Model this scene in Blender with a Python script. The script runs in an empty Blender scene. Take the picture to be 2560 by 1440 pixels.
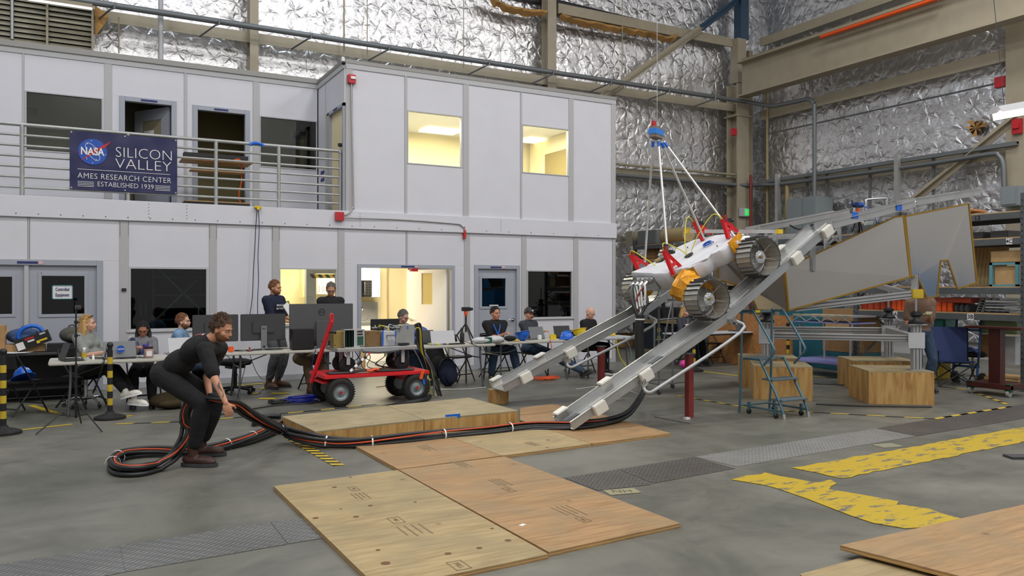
import bpy, bmesh, math, random
import numpy as np
from mathutils import Vector, Matrix, Euler
random.seed(7)
PI=math.pi
# ---------------------------------------------------------------- measured frame: X along the white facade, Y towards it
H0=1.7; F=2000.0; CX=1280.0; CY=721.0
CA,SA=0.8763,0.4818
def W(xc,zc,z=0.0): return Vector((CA*xc+SA*zc,-SA*xc+CA*zc,z))
def ray(px): return (px-CX)/F
def D(px,py,d): return W(ray(px)*d,d,H0+(CY-py)/F*d)
def fl(px,py,z=0.0):
    d=F*(H0-z)/(py-CY); return W(ray(px)*d,d,z)
def onY(px,py,Y): return D(px,py,Y/(CA-SA*ray(px)))
def onX(px,py,X): return D(px,py,X/(SA+CA*ray(px)))
def dep(p): return SA*p.x+CA*p.y
# ---------------------------------------------------------------- camera, world, lights, exposure
sc=bpy.context.scene
cam=bpy.data.objects.new('camera',bpy.data.cameras.new('camera'))
sc.collection.objects.link(cam); sc.camera=cam
cam.location=(0,0,H0); cam.rotation_euler=(PI/2,0,-math.atan2(SA,CA))
cam.data.sensor_width=36; cam.data.lens=36*F/2560; cam.data.shift_y=-1/2560
cam.data.clip_start=.1; cam.data.clip_end=200
wd=bpy.data.worlds.new('world'); sc.world=wd; wd.use_nodes=True
wd.node_tree.nodes['Background'].inputs[0].default_value=(.55,.6,.7,1)
wd.node_tree.nodes['Background'].inputs[1].default_value=.4
vs=sc.view_settings; vs.view_transform='Standard'; vs.look='None'; vs.exposure=-0.13; vs.gamma=1.0; vs.use_curve_mapping=False
def area(name,loc,size,power,col=(1,1,1),rot=(0,0,0),sy=None):
    l=bpy.data.lights.new(name,'AREA'); l.energy=power; l.color=col; l.size=size
    if sy: l.shape='RECTANGLE'; l.size_y=sy
    o=bpy.data.objects.new(name,l); sc.collection.objects.link(o); o.location=loc; o.rotation_euler=rot
    return o
# high bay lamps under the hall roof
for lx in (-5,1,7,13):
    for ly in (-6,1,8):
        area('high_bay_light',(lx,ly,12.6),1.6,300,(1,.975,.95))
area('high_bay_light',(6,14.5,12.6),1.6,170,(.85,.92,1)); area('high_bay_light',(16,8,12.6),1.6,260,(1,.975,.95)); area('high_bay_light',(15.5,-3,12.6),1.6,300,(1,.975,.95))  # the two lamps at far right are added to brighten the foil wall
area('high_bay_light',(-1,14.8,12.6),1.6,190,(.85,.92,1))
# ---------------------------------------------------------------- materials
def lin(c):
    if isinstance(c,str):
        c=tuple(int(c[i:i+2],16)/255 for i in (0,2,4))
    return tuple((x/12.92 if x<=.04045 else ((x+.055)/1.055)**2.4) for x in c[:3])+(1,)
MATS={}
def mat(name,col,rough=.5,metal=0.0,var=0.0,vs=8.0,bump=0.0,bs=40.0,emit=0.0,spec=None,coat=0.0,alpha=None,col2=None):
    if name in MATS: return MATS[name]
    m=bpy.data.materials.new(name); m.use_nodes=True; nt=m.node_tree; b=nt.nodes['Principled BSDF']
    c=lin(col); b.inputs['Base Color'].default_value=c
    b.inputs['Roughness'].default_value=rough; b.inputs['Metallic'].default_value=metal
    if spec is not None: b.inputs['Specular IOR Level'].default_value=spec
    if coat: b.inputs['Coat Weight'].default_value=coat
    if emit: b.inputs['Emission Color'].default_value=c; b.inputs['Emission Strength'].default_value=emit
    tc=nt.nodes.new('ShaderNodeTexCoord')
    if var or col2:
        n=nt.nodes.new('ShaderNodeTexNoise'); n.inputs['Scale'].default_value=vs; n.inputs['Detail'].default_value=6
        nt.links.new(tc.outputs['Object'],n.inputs['Vector'])
        r=nt.nodes.new('ShaderNodeValToRGB'); nt.links.new(n.outputs['Fac'],r.inputs[0])
        r.color_ramp.elements[0].position=.3; r.color_ramp.elements[1].position=.7
        c2=lin(col2) if col2 else c
        r.color_ramp.elements[0].color=tuple(x*(1-var) for x in c2[:3])+(1,)
        r.color_ramp.elements[1].color=tuple(min(1,x*(1+var*.5)) for x in c[:3])+(1,)
        nt.links.new(r.outputs[0],b.inputs['Base Color'])
    if bump:
        n=nt.nodes.new('ShaderNodeTexNoise'); n.inputs['Scale'].default_value=bs; n.inputs['Detail'].default_value=4
        nt.links.new(tc.outputs['Object'],n.inputs['Vector'])
        bp=nt.nodes.new('ShaderNodeBump'); bp.inputs['Strength'].default_value=bump; bp.inputs['Distance'].default_value=.02
        nt.links.new(n.outputs['Fac'],bp.inputs['Height']); nt.links.new(bp.outputs[0],b.inputs['Normal'])
    MATS[name]=m; return m
def nodes(m): return m.node_tree,m.node_tree.nodes['Principled BSDF']
def N(nt,t,**k):
    n=nt.nodes.new(t)
    for a,v in k.items():
        if a.startswith('i_'): n.inputs[int(a[2:])].default_value=v
        else: setattr(n,a,v)
    return n
def glassmat(name,tint,refl=.9,fr=1.5):
    m=bpy.data.materials.new(name); m.use_nodes=True; nt=m.node_tree; nt.nodes.clear()
    o=nt.nodes.new('ShaderNodeOutputMaterial'); t=nt.nodes.new('ShaderNodeBsdfTransparent'); t.inputs[0].default_value=lin(tint)
    g=nt.nodes.new('ShaderNodeBsdfGlossy'); g.inputs['Roughness'].default_value=.02; g.inputs[0].default_value=(refl,refl,refl,1)
    f=nt.nodes.new('ShaderNodeFresnel'); f.inputs[0].default_value=fr
    x=nt.nodes.new('ShaderNodeMixShader'); nt.links.new(f.outputs[0],x.inputs[0]); nt.links.new(t.outputs[0],x.inputs[1]); nt.links.new(g.outputs[0],x.inputs[2]); nt.links.new(x.outputs[0],o.inputs[0])
    MATS[name]=m; return m
# concrete floor
def mk_concrete():
    m=mat('concrete','86867f',.42); nt,b=nodes(m)
    tc=N(nt,'ShaderNodeTexCoord')
    n1=N(nt,'ShaderNodeTexNoise'); n1.inputs['Scale'].default_value=.7; n1.inputs['Detail'].default_value=12; n1.inputs['Roughness'].default_value=.68; n1.inputs['Distortion'].default_value=.5
    mp=N(nt,'ShaderNodeMapping'); mp.inputs['Scale'].default_value=(1,2.0,1); mp.inputs['Rotation'].default_value=(0,0,.3)
    n2=N(nt,'ShaderNodeTexNoise'); n2.inputs['Scale'].default_value=1.1; n2.inputs['Detail'].default_value=12; n2.inputs['Roughness'].default_value=.62; n2.inputs['Distortion'].default_value=.8
    nt.links.new(tc.outputs['Object'],n1.inputs['Vector']); nt.links.new(tc.outputs['Object'],mp.inputs[0]); nt.links.new(mp.outputs[0],n2.inputs['Vector'])
    r1=N(nt,'ShaderNodeValToRGB'); nt.links.new(n1.outputs['Fac'],r1.inputs[0])
    e=r1.color_ramp.elements; e[0].position=.32; e[0].color=lin('52534c'); e[1].position=.68; e[1].color=lin('74736a')
    r2=N(nt,'ShaderNodeValToRGB'); nt.links.new(n2.outputs['Fac'],r2.inputs[0])
    e=r2.color_ramp.elements; e[0].position=.28; e[0].color=(.6,.6,.6,1); e[1].position=.5; e[1].color=(1,1,1,1)
    mx=N(nt,'ShaderNodeMix',data_type='RGBA',blend_type='MULTIPLY'); mx.inputs[0].default_value=.75
    nt.links.new(r1.outputs[0],mx.inputs[6]); nt.links.new(r2.outputs[0],mx.inputs[7])
    nt.links.new(mx.outputs[2],b.inputs['Base Color'])
    rr=N(nt,'ShaderNodeMapRange'); rr.inputs[3].default_value=.28; rr.inputs[4].default_value=.6; nt.links.new(n1.outputs['Fac'],rr.inputs[0]); nt.links.new(rr.outputs[0],b.inputs['Roughness'])
    n3=N(nt,'ShaderNodeTexNoise'); n3.inputs['Scale'].default_value=25; n3.inputs['Detail'].default_value=6; nt.links.new(tc.outputs['Object'],n3.inputs['Vector'])
    bp=N(nt,'ShaderNodeBump'); bp.inputs['Strength'].default_value=.12; bp.inputs['Distance'].default_value=.01; nt.links.new(n3.outputs['Fac'],bp.inputs['Height']); nt.links.new(bp.outputs[0],b.inputs['Normal'])
mk_concrete()
def mk_foil():
    m=mat('foil','dedee0',.38,1.0); nt,b=nodes(m); L=nt.links.new
    tc=N(nt,'ShaderNodeTexCoord'); sp=N(nt,'ShaderNodeSeparateXYZ'); L(tc.outputs['Object'],sp.inputs[0])
    def mth(op,a,b_=None,c=None):
        n=N(nt,'ShaderNodeMath',operation=op)
        for i,v in enumerate((a,b_,c)):
            if v is None: continue
            if isinstance(v,(int,float)): n.inputs[i].default_value=v
            else: L(v,n.inputs[i])
        return n.outputs[0]
    u=mth('MULTIPLY',mth('ADD',sp.outputs[0],sp.outputs[1]),2.4); v=mth('MULTIPLY',sp.outputs[2],2.4)
    cb=N(nt,'ShaderNodeCombineXYZ'); L(u,cb.inputs[0]); L(v,cb.inputs[1])
    vo=N(nt,'ShaderNodeTexVoronoi',voronoi_dimensions='2D'); vo.inputs['Scale'].default_value=1.0; vo.inputs['Randomness'].default_value=.45; L(cb.outputs[0],vo.inputs['Vector'])
    sb=N(nt,'ShaderNodeVectorMath',operation='SUBTRACT'); L(cb.outputs[0],sb.inputs[0]); L(vo.outputs['Position'],sb.inputs[1])
    s2=N(nt,'ShaderNodeSeparateXYZ'); L(sb.outputs[0],s2.inputs[0]); th=mth('ARCTAN2',s2.outputs[1],s2.outputs[0]); r=vo.outputs['Distance']
    cs=N(nt,'ShaderNodeSeparateXYZ'); L(vo.outputs['Color'],cs.inputs[0])
    nz=N(nt,'ShaderNodeTexNoise'); nz.inputs['Scale'].default_value=2.6; nz.inputs['Detail'].default_value=5; L(tc.outputs['Object'],nz.inputs['Vector'])
    ph=mth('ADD',mth('MULTIPLY',cs.outputs[0],20.0),mth('MULTIPLY',nz.outputs['Fac'],9.0))
    w1=mth('SINE',mth('ADD',mth('MULTIPLY',th,5.0),ph)); w2=mth('SINE',mth('ADD',mth('MULTIPLY',th,9.0),mth('MULTIPLY',ph,1.7)))
    w=mth('ADD',w1,mth('MULTIPLY',w2,.5))
    fall=mth('MULTIPLY',mth('POWER',2.718,mth('MULTIPLY',mth('MULTIPLY',r,r),-3.2)),mth('MINIMUM',mth('MULTIPLY',r,1.8),1.0))
    amp=mth('ADD',mth('MULTIPLY',cs.outputs[1],.012),.003)
    h=mth('MULTIPLY',mth('MULTIPLY',w,fall),amp)
    pin=mth('MULTIPLY',mth('POWER',2.718,mth('MULTIPLY',r,-6.0)),-.022)
    h=mth('ADD',mth('ADD',h,pin),mth('MULTIPLY',nz.outputs['Fac'],.07))
    bp=N(nt,'ShaderNodeBump'); bp.inputs['Strength'].default_value=1.0; bp.inputs['Distance'].default_value=1.0; L(h,bp.inputs['Height']); L(bp.outputs[0],b.inputs['Normal'])
mk_foil()
def mk_wood(name,c1,c2,c3,sc_=(1,9,9),knots=True,rough=.6,wave=2.2):
    m=mat(name,c1,rough); nt,b=nodes(m); tc=N(nt,'ShaderNodeTexCoord')
    mp=N(nt,'ShaderNodeMapping'); mp.inputs['Scale'].default_value=sc_
    nt.links.new(tc.outputs['Object'],mp.inputs[0])
    n=N(nt,'ShaderNodeTexNoise'); n.inputs['Scale'].default_value=wave; n.inputs['Detail'].default_value=9; n.inputs['Distortion'].default_value=1.2
    nt.links.new(mp.outputs[0],n.inputs['Vector'])
    r=N(nt,'ShaderNodeValToRGB'); e=r.color_ramp.elements; e[0].position=.33; e[0].color=lin(c2); e[1].position=.62; e[1].color=lin(c1)
    nt.links.new(n.outputs['Fac'],r.inputs[0]); out=r.outputs[0]
    n2=N(nt,'ShaderNodeTexNoise'); n2.inputs['Scale'].default_value=2.6; n2.inputs['Detail'].default_value=7; nt.links.new(tc.outputs['Object'],n2.inputs['Vector'])
    r2=N(nt,'ShaderNodeValToRGB'); e=r2.color_ramp.elements; e[0].position=.40; e[0].color=(.0,.0,.0,1); e[1].position=.62; e[1].color=(1,1,1,1)
    nt.links.new(n2.outputs['Fac'],r2.inputs[0])
    mx=N(nt,'ShaderNodeMix',data_type='RGBA'); nt.links.new(r2.outputs[0],mx.inputs[0]); nt.links.new(out,mx.inputs[6]); mx.inputs[7].default_value=lin(c3)
    sub=N(nt,'ShaderNodeMath',operation='MULTIPLY'); sub.inputs[1].default_value=.45; nt.links.new(r2.outputs[0],sub.inputs[0]); nt.links.new(sub.outputs[0],mx.inputs[0]); out=mx.outputs[2]
    if knots:
        v=N(nt,'ShaderNodeTexVoronoi'); v.inputs['Scale'].default_value=3.1; nt.links.new(tc.outputs['Object'],v.inputs['Vector'])
        rk=N(nt,'ShaderNodeValToRGB'); e=rk.color_ramp.elements; e[0].position=.03; e[0].color=(.33,.22,.15,1); e[1].position=.105; e[1].color=(1,1,1,1)
        nt.links.new(v.outputs['Distance'],rk.inputs[0])
        mk=N(nt,'ShaderNodeMix',data_type='RGBA',blend_type='MULTIPLY'); mk.inputs[0].default_value=.65; nt.links.new(out,mk.inputs[6]); nt.links.new(rk.outputs[0],mk.inputs[7]); out=mk.outputs[2]
    nt.links.new(out,b.inputs['Base Color'])
    bp=N(nt,'ShaderNodeBump'); bp.inputs['Strength'].default_value=.15; bp.inputs['Distance'].default_value=.01; nt.links.new(n.outputs['Fac'],bp.inputs['Height']); nt.links.new(bp.outputs[0],b.inputs['Normal'])
    return m
mk_wood('ply_tan','a8946c','8f7a54','82775a')
mk_wood('ply_pink','a5835a','8a6a46','84765a')
mk_wood('ply_yellow','c9a878','ae8a5a','9a8a66')
mk_wood('ply_crate','c09a5e','946630','a8874f',(7,7,.8),True,.6,1.6)
mk_wood('ply_edge','b08c55','7a5a30','94734a',(3,3,60),False,.7,2.0)
mk_wood('ply_platform','a89a78','8d7f5e','857a60')
mk_wood('board_orange','b9824e','9a683a','a87848')
def mk_plate(name,col):
    m=mat(name,col,.45,.55); nt,b=nodes(m); tc=N(nt,'ShaderNodeTexCoord')
    mp=N(nt,'ShaderNodeMapping'); mp.inputs['Rotation'].default_value=(0,0,PI/4); nt.links.new(tc.outputs['Object'],mp.inputs[0])
    br=N(nt,'ShaderNodeTexChecker'); br.inputs['Scale'].default_value=26
    w1=N(nt,'ShaderNodeTexWave'); w1.inputs['Scale'].default_value=9; nt.links.new(mp.outputs[0],w1.inputs['Vector'])
    w2=N(nt,'ShaderNodeTexWave',bands_direction='Y'); w2.inputs['Scale'].default_value=4; nt.links.new(mp.outputs[0],w2.inputs['Vector'])
    mu=N(nt,'ShaderNodeMath',operation='MULTIPLY'); nt.links.new(w1.outputs['Fac'],mu.inputs[0]); nt.links.new(w2.outputs['Fac'],mu.inputs[1])
    bp=N(nt,'ShaderNodeBump'); bp.inputs['Strength'].default_value=.8; bp.inputs['Distance'].default_value=.01; nt.links.new(mu.outputs[0],bp.inputs['Height']); nt.links.new(bp.outputs[0],b.inputs['Normal'])
    n=N(nt,'ShaderNodeTexNoise'); n.inputs['Scale'].default_value=1.5; n.inputs['Detail'].default_value=6; nt.links.new(tc.outputs['Object'],n.inputs['Vector'])
    r=N(nt,'ShaderNodeValToRGB'); c=lin(col); e=r.color_ramp.elements; e[0].position=.35; e[0].color=tuple(x*.75 for x in c[:3])+(1,); e[1].position=.7; e[1].color=c
    nt.links.new(n.outputs['Fac'],r.inputs[0]); nt.links.new(r.outputs[0],b.inputs['Base Color'])
mk_plate('plate_grey','7c7d7c'); mk_plate('plate_dark','64615e'); mk_plate('plate_light','9a9a98')
mat('wall_white','cfd0d8',.5,var=.03,vs=2); mat('wall_grey','b0b0b2',.5); mat('frame_grey','9da2ad',.45); mat('cap_grey','8f8e8b',.5,.3)
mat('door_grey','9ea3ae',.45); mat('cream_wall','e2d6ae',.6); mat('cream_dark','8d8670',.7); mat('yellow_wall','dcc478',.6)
mat('steel_beige','a59c88',.5,.0,var=.08,vs=3); mat('steel_beige2','948b76',.55,0,var=.1,vs=2); mat('steel_blue','2c4a63',.5); mat('galv','a9abaa',.4,.45,var=.1); mat('galv_dark','72777a',.45,.4)
mat('black','17171a',.5); mat('black_gloss','0e0e10',.2); mat('black_cloth','141416',.9,bump=.2,bs=200); mat('dark_grey','3a3b3e',.5); mat('mid_grey','6f7275',.5); mat('light_grey','b4b6ba',.45)
mat('white','e6e6e6',.45); mat('white_plastic','d6d4cc',.4); mat('red','b8202a',.4); mat('red_dark','7c2a26',.5,var=.15); mat('orange','e0561c',.5); mat('yellow','e0c020',.5); mat('yellow_paint','c2a62a',.6,var=.2,vs=5)
mat('blue','1c62c8',.3); mat('blue_tape','2a7ad0',.6); mat('blue_dark','1c2f5e',.7); mat('tan_insul','b5894f',.85,var=.25,vs=4,bump=.5,bs=8)
mat('alu','d2d3d3',.3,.7,var=.08,vs=6); mat('alu_rough','b4b5b5',.36,.75,var=.1,vs=5); mat('alu_matte','a6a7a9',.5,.5,var=.06); mat('steel_bright','c8c8c8',.18,1.0)
mat('rack_grey','5a5e61',.5,.2,var=.1); mat('teal','2f6f80',.5); mat('teal_light','5f98a4',.5); mat('ladder_blue','4b6e7d',.4,.3); mat('green','1f9a48',.5); mat('green_dark','1f4f3c',.5)
mat('table_top','bdbbb2',.4); mat('table_leg','5b5d5f',.4,.5); mat('rubber','161616',.75,bump=.2,bs=60); mat('cable_black','1c1e20',.45); mat('cable_orange','c24a22',.5); mat('yellow_cord','d4cc34',.4)
mat('white_cloth','cfd0d6',.65,bump=.8,bs=5); mat('kapton','d8940e',.32,.25,var=.25,vs=9,bump=.8,bs=16); mat('wheel_metal','b6b6b0',.38,.45,var=.12,vs=9); mat('wheel_dark','4e4f50',.5,.2)
mat('brown_leather','3c211a',.5,bump=.15,bs=60); mat('gold_metal','98824c',.4,.5); mat('cardboard','a9845a',.8,var=.1); mat('purple','4a3a9c',.5); mat('pink','d83a9a',.6)
mat('lamp_warm','ffdccb',.5,emit=14); mat('panel_light','fff3c8',.5,emit=3.5); mat('exit_green','35d060',.5,emit=.8); mat('paper','dcdcdc',.7); mat('ink','20242a',.7); mat('ink_blue','22306e',.6)
mat('banner_blue','1d2050',.38,var=.06); mat('navy','141b33',.85); mat('lav','8a8cc4',.5); mat('wood_light','c09c6c',.6,var=.15); mat('pipe_beige','a6946a',.5,var=.1)
glassmat('glass_dark','b8c0c4'); glassmat('glass_clear','f0f2ee'); glassmat('glass_black','5a6266',.95,1.55)
# ---------------------------------------------------------------- mesh builder
WM={}
class M:
    def __init__(s): s.v=[]; s.f=[]
    def add(s,vs_,fs):
        b=len(s.v); s.v+= [Vector(v) for v in vs_]; s.f+=[tuple(b+i for i in f) for f in fs]; return s
    def bx(s,x0,x1,y0,y1,z0,z1,T=None):
        vs_=[Vector((x,y,z)) for x in (x0,x1) for y in (y0,y1) for z in (z0,z1)]
        if T is not None: vs_=[T@v for v in vs_]
        return s.add(vs_,[(0,1,3,2),(4,6,7,5),(0,4,5,1),(2,3,7,6),(0,2,6,4),(1,5,7,3)])
    def box(s,c,sz,rot=None):
        T=Matrix.Translation(Vector(c))
        if rot is not None: T=T@(rot if isinstance(rot,Matrix) else Euler((0,0,rot)).to_matrix().to_4x4() if not isinstance(rot,(tuple,list)) else Euler(rot).to_matrix().to_4x4())
        a,b,c_=[x/2 for x in sz]; return s.bx(-a,a,-b,b,-c_,c_,T)
    def beam(s,p0,p1,w,h,up=(0,0,1)):
        p0,p1=Vector(p0),Vector(p1); d=(p1-p0); L=d.length; d.normalize(); u=Vector(up)
        sx=d.cross(u)
        if sx.length<1e-4: sx=d.cross(Vector((0,1,0)))
        sx.normalize(); uz=sx.cross(d)
        T=Matrix((( d.x,sx.x,uz.x,p0.x),(d.y,sx.y,uz.y,p0.y),(d.z,sx.z,uz.z,p0.z),(0,0,0,1)))
        return s.bx(0,L,-w/2,w/2,-h/2,h/2,T)
    def hbeam(s,p0,p1,w,h,t=.02,up=(0,0,1)):
        p0,p1=Vector(p0),Vector(p1); d=(p1-p0).normalized(); u=Vector(up); sx=d.cross(u).normalized(); uz=sx.cross(d)
        s.beam(p0+uz*(h/2-t/2),p1+uz*(h/2-t/2),w,t,up); s.beam(p0-uz*(h/2-t/2),p1-uz*(h/2-t/2),w,t,up); return s.beam(p0,p1,t,h-2*t,up)
    def frame(s,d):
        d=Vector(d).normalized(); a=Vector((0,0,1)) if abs(d.z)<.9 else Vector((1,0,0)); x=d.cross(a).normalized(); return x,d.cross(x)
    def cyl(s,p0,p1,r0,r1=None,n=12,cap=True):
        p0,p1=Vector(p0),Vector(p1); r1=r0 if r1 is None else r1; x,y=s.frame(p1-p0); vs_=[]
        for p,r in ((p0,r0),(p1,r1)):
            for i in range(n):
                a=2*PI*i/n; vs_.append(p+x*(r*math.cos(a))+y*(r*math.sin(a)))
        fs=[(i,(i+1)%n,n+(i+1)%n,n+i) for i in range(n)]
        if cap: fs+=[tuple(range(n-1,-1,-1)),tuple(range(n,2*n))]
        return s.add(vs_,fs)
    def tube(s,pts,r,n=8,smooth=0,closed=False):
        pts=[Vector(p) for p in pts]
        if smooth: pts=catmull(pts,smooth)
        t=(pts[1]-pts[0]).normalized(); x,y=s.frame(t); vs_=[]; k=len(pts)
        for i,p in enumerate(pts):
            tn=(pts[min(i+1,k-1)]-pts[max(i-1,0)])
            if tn.length<1e-7: tn=t
            tn.normalize(); q=t.rotation_difference(tn); x=q@x; y=q@y; t=tn
            rr=r[i] if isinstance(r,(list,tuple)) and not smooth else (r if not isinstance(r,(list,tuple)) else r[0])
            for j in range(n):
                a=2*PI*j/n; vs_.append(p+x*(rr*math.cos(a))+y*(rr*math.sin(a)))
        fs=[(i*n+j,i*n+(j+1)%n,(i+1)*n+(j+1)%n,(i+1)*n+j) for i in range(k-1) for j in range(n)]
        fs+=[tuple(range(n-1,-1,-1)),tuple(range((k-1)*n,k*n))]
        return s.add(vs_,fs)
    def lathe(s,prof,p0=(0,0,0),ax=(0,0,1),n=24,cap=True):
        p0=Vector(p0); ax=Vector(ax).normalized(); x,y=s.frame(ax); vs_=[]
        for r,z in prof:
            for j in range(n):
                a=2*PI*j/n; vs_.append(p0+ax*z+x*(r*math.cos(a))+y*(r*math.sin(a)))
        k=len(prof); fs=[(i*n+j,i*n+(j+1)%n,(i+1)*n+(j+1)%n,(i+1)*n+j) for i in range(k-1) for j in range(n)]
        if cap: fs+=[tuple(range(n-1,-1,-1)),tuple(range((k-1)*n,k*n))]
        return s.add(vs_,fs)
    def ell(s,c,r,R=None,n=14,m=9,zmin=-1.0):
        c=Vector(c); vs_=[]; 
        if isinstance(r,(int,float)): r=(r,r,r)
        t0=math.asin(max(-1,zmin)) 
        for i in range(m+1):
            t=t0+(PI/2-t0)*i/m
            for j in range(n):
                a=2*PI*j/n; v=Vector((r[0]*math.cos(t)*math.cos(a),r[1]*math.cos(t)*math.sin(a),r[2]*math.sin(t)))
                if R is not None: v=R@v
                vs_.append(c+v)
        fs=[(i*n+j,i*n+(j+1)%n,(i+1)*n+(j+1)%n,(i+1)*n+j) for i in range(m) for j in range(n)]
        fs.append(tuple(range(n-1,-1,-1)))
        return s.add(vs_,fs)
    def prism(s,poly,vec):
        poly=[Vector(p) for p in poly]; vec=Vector(vec); n=len(poly)
        return s.add(poly+[p+vec for p in poly],[tuple(range(n-1,-1,-1)),tuple(range(n,2*n))]+[(i,(i+1)%n,n+(i+1)%n,n+i) for i in range(n)])
    def quad(s,*p): return s.add(p,[tuple(range(len(p)))])
    def build(s,name,mt,parent=None,world=False,smooth=False,bev=0.0,label=None,kind=None,recalc=True):
        me=bpy.data.meshes.new(name); vs_=s.v
        if world and parent is not None:
            inv=WM[parent.name].inverted(); vs_=[inv@v for v in vs_]
        me.from_pydata([tuple(v) for v in vs_],[],s.f); 
        if recalc:
            bm=bmesh.new(); bm.from_mesh(me); bmesh.ops.remove_doubles(bm,verts=bm.verts,dist=1e-6); bmesh.ops.recalc_face_normals(bm,faces=bm.faces)
            if bev>0: bmesh.ops.bevel(bm,geom=[e for e in bm.edges if len(e.link_faces)==2 and e.calc_face_angle(0)>.5],offset=bev,segments=1 if bev<.006 else 2,affect='EDGES',clamp_overlap=True)
            bm.to_mesh(me); bm.free()
        o=bpy.data.objects.new(name,me); sc.collection.objects.link(o)
        me.materials.append(MATS[mt] if isinstance(mt,str) else mt)
        if smooth:
            me.polygons.foreach_set('use_smooth',[True]*len(me.polygons))
            if smooth is True: me.set_sharp_from_angle(angle=1.0)
        if parent is not None: o.parent=parent; WM[o.name]=WM[parent.name]
        else: WM[o.name]=Matrix()
        if label: o['label']=label
        if kind: o['kind']=kind
        return o
def catmull(p,k=8):
    out=[]; n=len(p)
    for i in range(n-1):
        a,b,c,d=p[max(i-1,0)],p[i],p[i+1],p[min(i+2,n-1)]
        for j in range(k):
            t=j/k; out.append(.5*((2*b)+(c-a)*t+(2*a-5*b+4*c-d)*t*t+(3*b-a-3*c+d)*t**3))
    out.append(p[-1].copy()); return out
def tag(o,label,cat,group=None,kind=None):
    if label: o['label']=label
    if cat: o['category']=cat
    if group: o['group']=group
    if kind: o['kind']=kind
    return o
def thing(name,label,cat,loc=(0,0,0),rz=0.0,group=None,kind=None,T=None):
    o=bpy.data.objects.new(name,None); o.empty_display_size=.1; sc.collection.objects.link(o)
    m=T if T is not None else Matrix.Translation(Vector(loc))@Euler((0,0,rz)).to_matrix().to_4x4()
    o.matrix_world=m; o.location,o.rotation_euler=m.to_translation(),m.to_euler(); WM[o.name]=m
    return tag(o,label,cat,group,kind)
def solo(m,name,mt,label,cat,origin=None,group=None,kind=None,**k):
    o=m.build(name,mt,**k)
    if origin is not None:
        org=Vector(origin); o.data.transform(Matrix.Translation(-org)); o.location=org; WM[o.name]=Matrix.Translation(org)
    return tag(o,label,cat,group,kind)
def move(o,loc,rz=0.0,T=None):
    m=T if T is not None else Matrix.Translation(Vector(loc))@Euler((0,0,rz)).to_matrix().to_4x4()
    o.location,o.rotation_euler=m.to_translation(),m.to_euler(); WM[o.name]=m; return o
def ctree(o,parent=None):
    c=o.copy(); sc.collection.objects.link(c)
    if parent is not None: c.parent=parent
    for ch in list(o.children): ctree(ch,c)
    return c
def dup(o,loc,rz=0.0,label=None,group=None,T=None):
    c=ctree(o); move(c,loc,rz,T)
    if label: c['label']=label
    if group: c['group']=group
    return c
def text(s,size,mt,parent,T,name='lettering',al='CENTER',ext=.0015,sx=1.0,fit=None,shear=0,off=0.0,spacing=1.0):
    cu=bpy.data.curves.new(name,'FONT'); cu.body=s; cu.size=size; cu.align_x=al; cu.align_y='CENTER'; cu.extrude=ext; cu.shear=shear; cu.offset=off; cu.resolution_u=3; cu.space_character=spacing
    o=bpy.data.objects.new(name,cu); sc.collection.objects.link(o)
    bpy.context.view_layer.update()
    me=bpy.data.meshes.new_from_object(o.evaluated_get(bpy.context.evaluated_depsgraph_get())); bpy.data.objects.remove(o); bpy.data.curves.remove(cu)
    if fit: xs=[v.co.x for v in me.vertices]; sx=fit/(max(xs)-min(xs)); me.transform(TR((-(max(xs)+min(xs))/2,0,0)))
    me.transform(T@Matrix.Diagonal((sx,1,1,1))); me.name=name; me.materials.clear(); me.materials.append(MATS[mt])
    q=bpy.data.objects.new(name,me); sc.collection.objects.link(q)
    if parent is not None: q.parent=parent; WM[q.name]=WM[parent.name]
    return q
def Rz(a): return Euler((0,0,a)).to_matrix().to_4x4()
def Rx(a): return Euler((a,0,0)).to_matrix().to_4x4()
def Ry(a): return Euler((0,a,0)).to_matrix().to_4x4()
def TR(v): return Matrix.Translation(Vector(v))
def struct(m,name,mt,**k): return m.build(name,mt,kind='structure',**k)
def sempty(name,loc=(0,0,0),rz=0): return thing(name,None,None,loc,rz,kind='structure')
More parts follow.
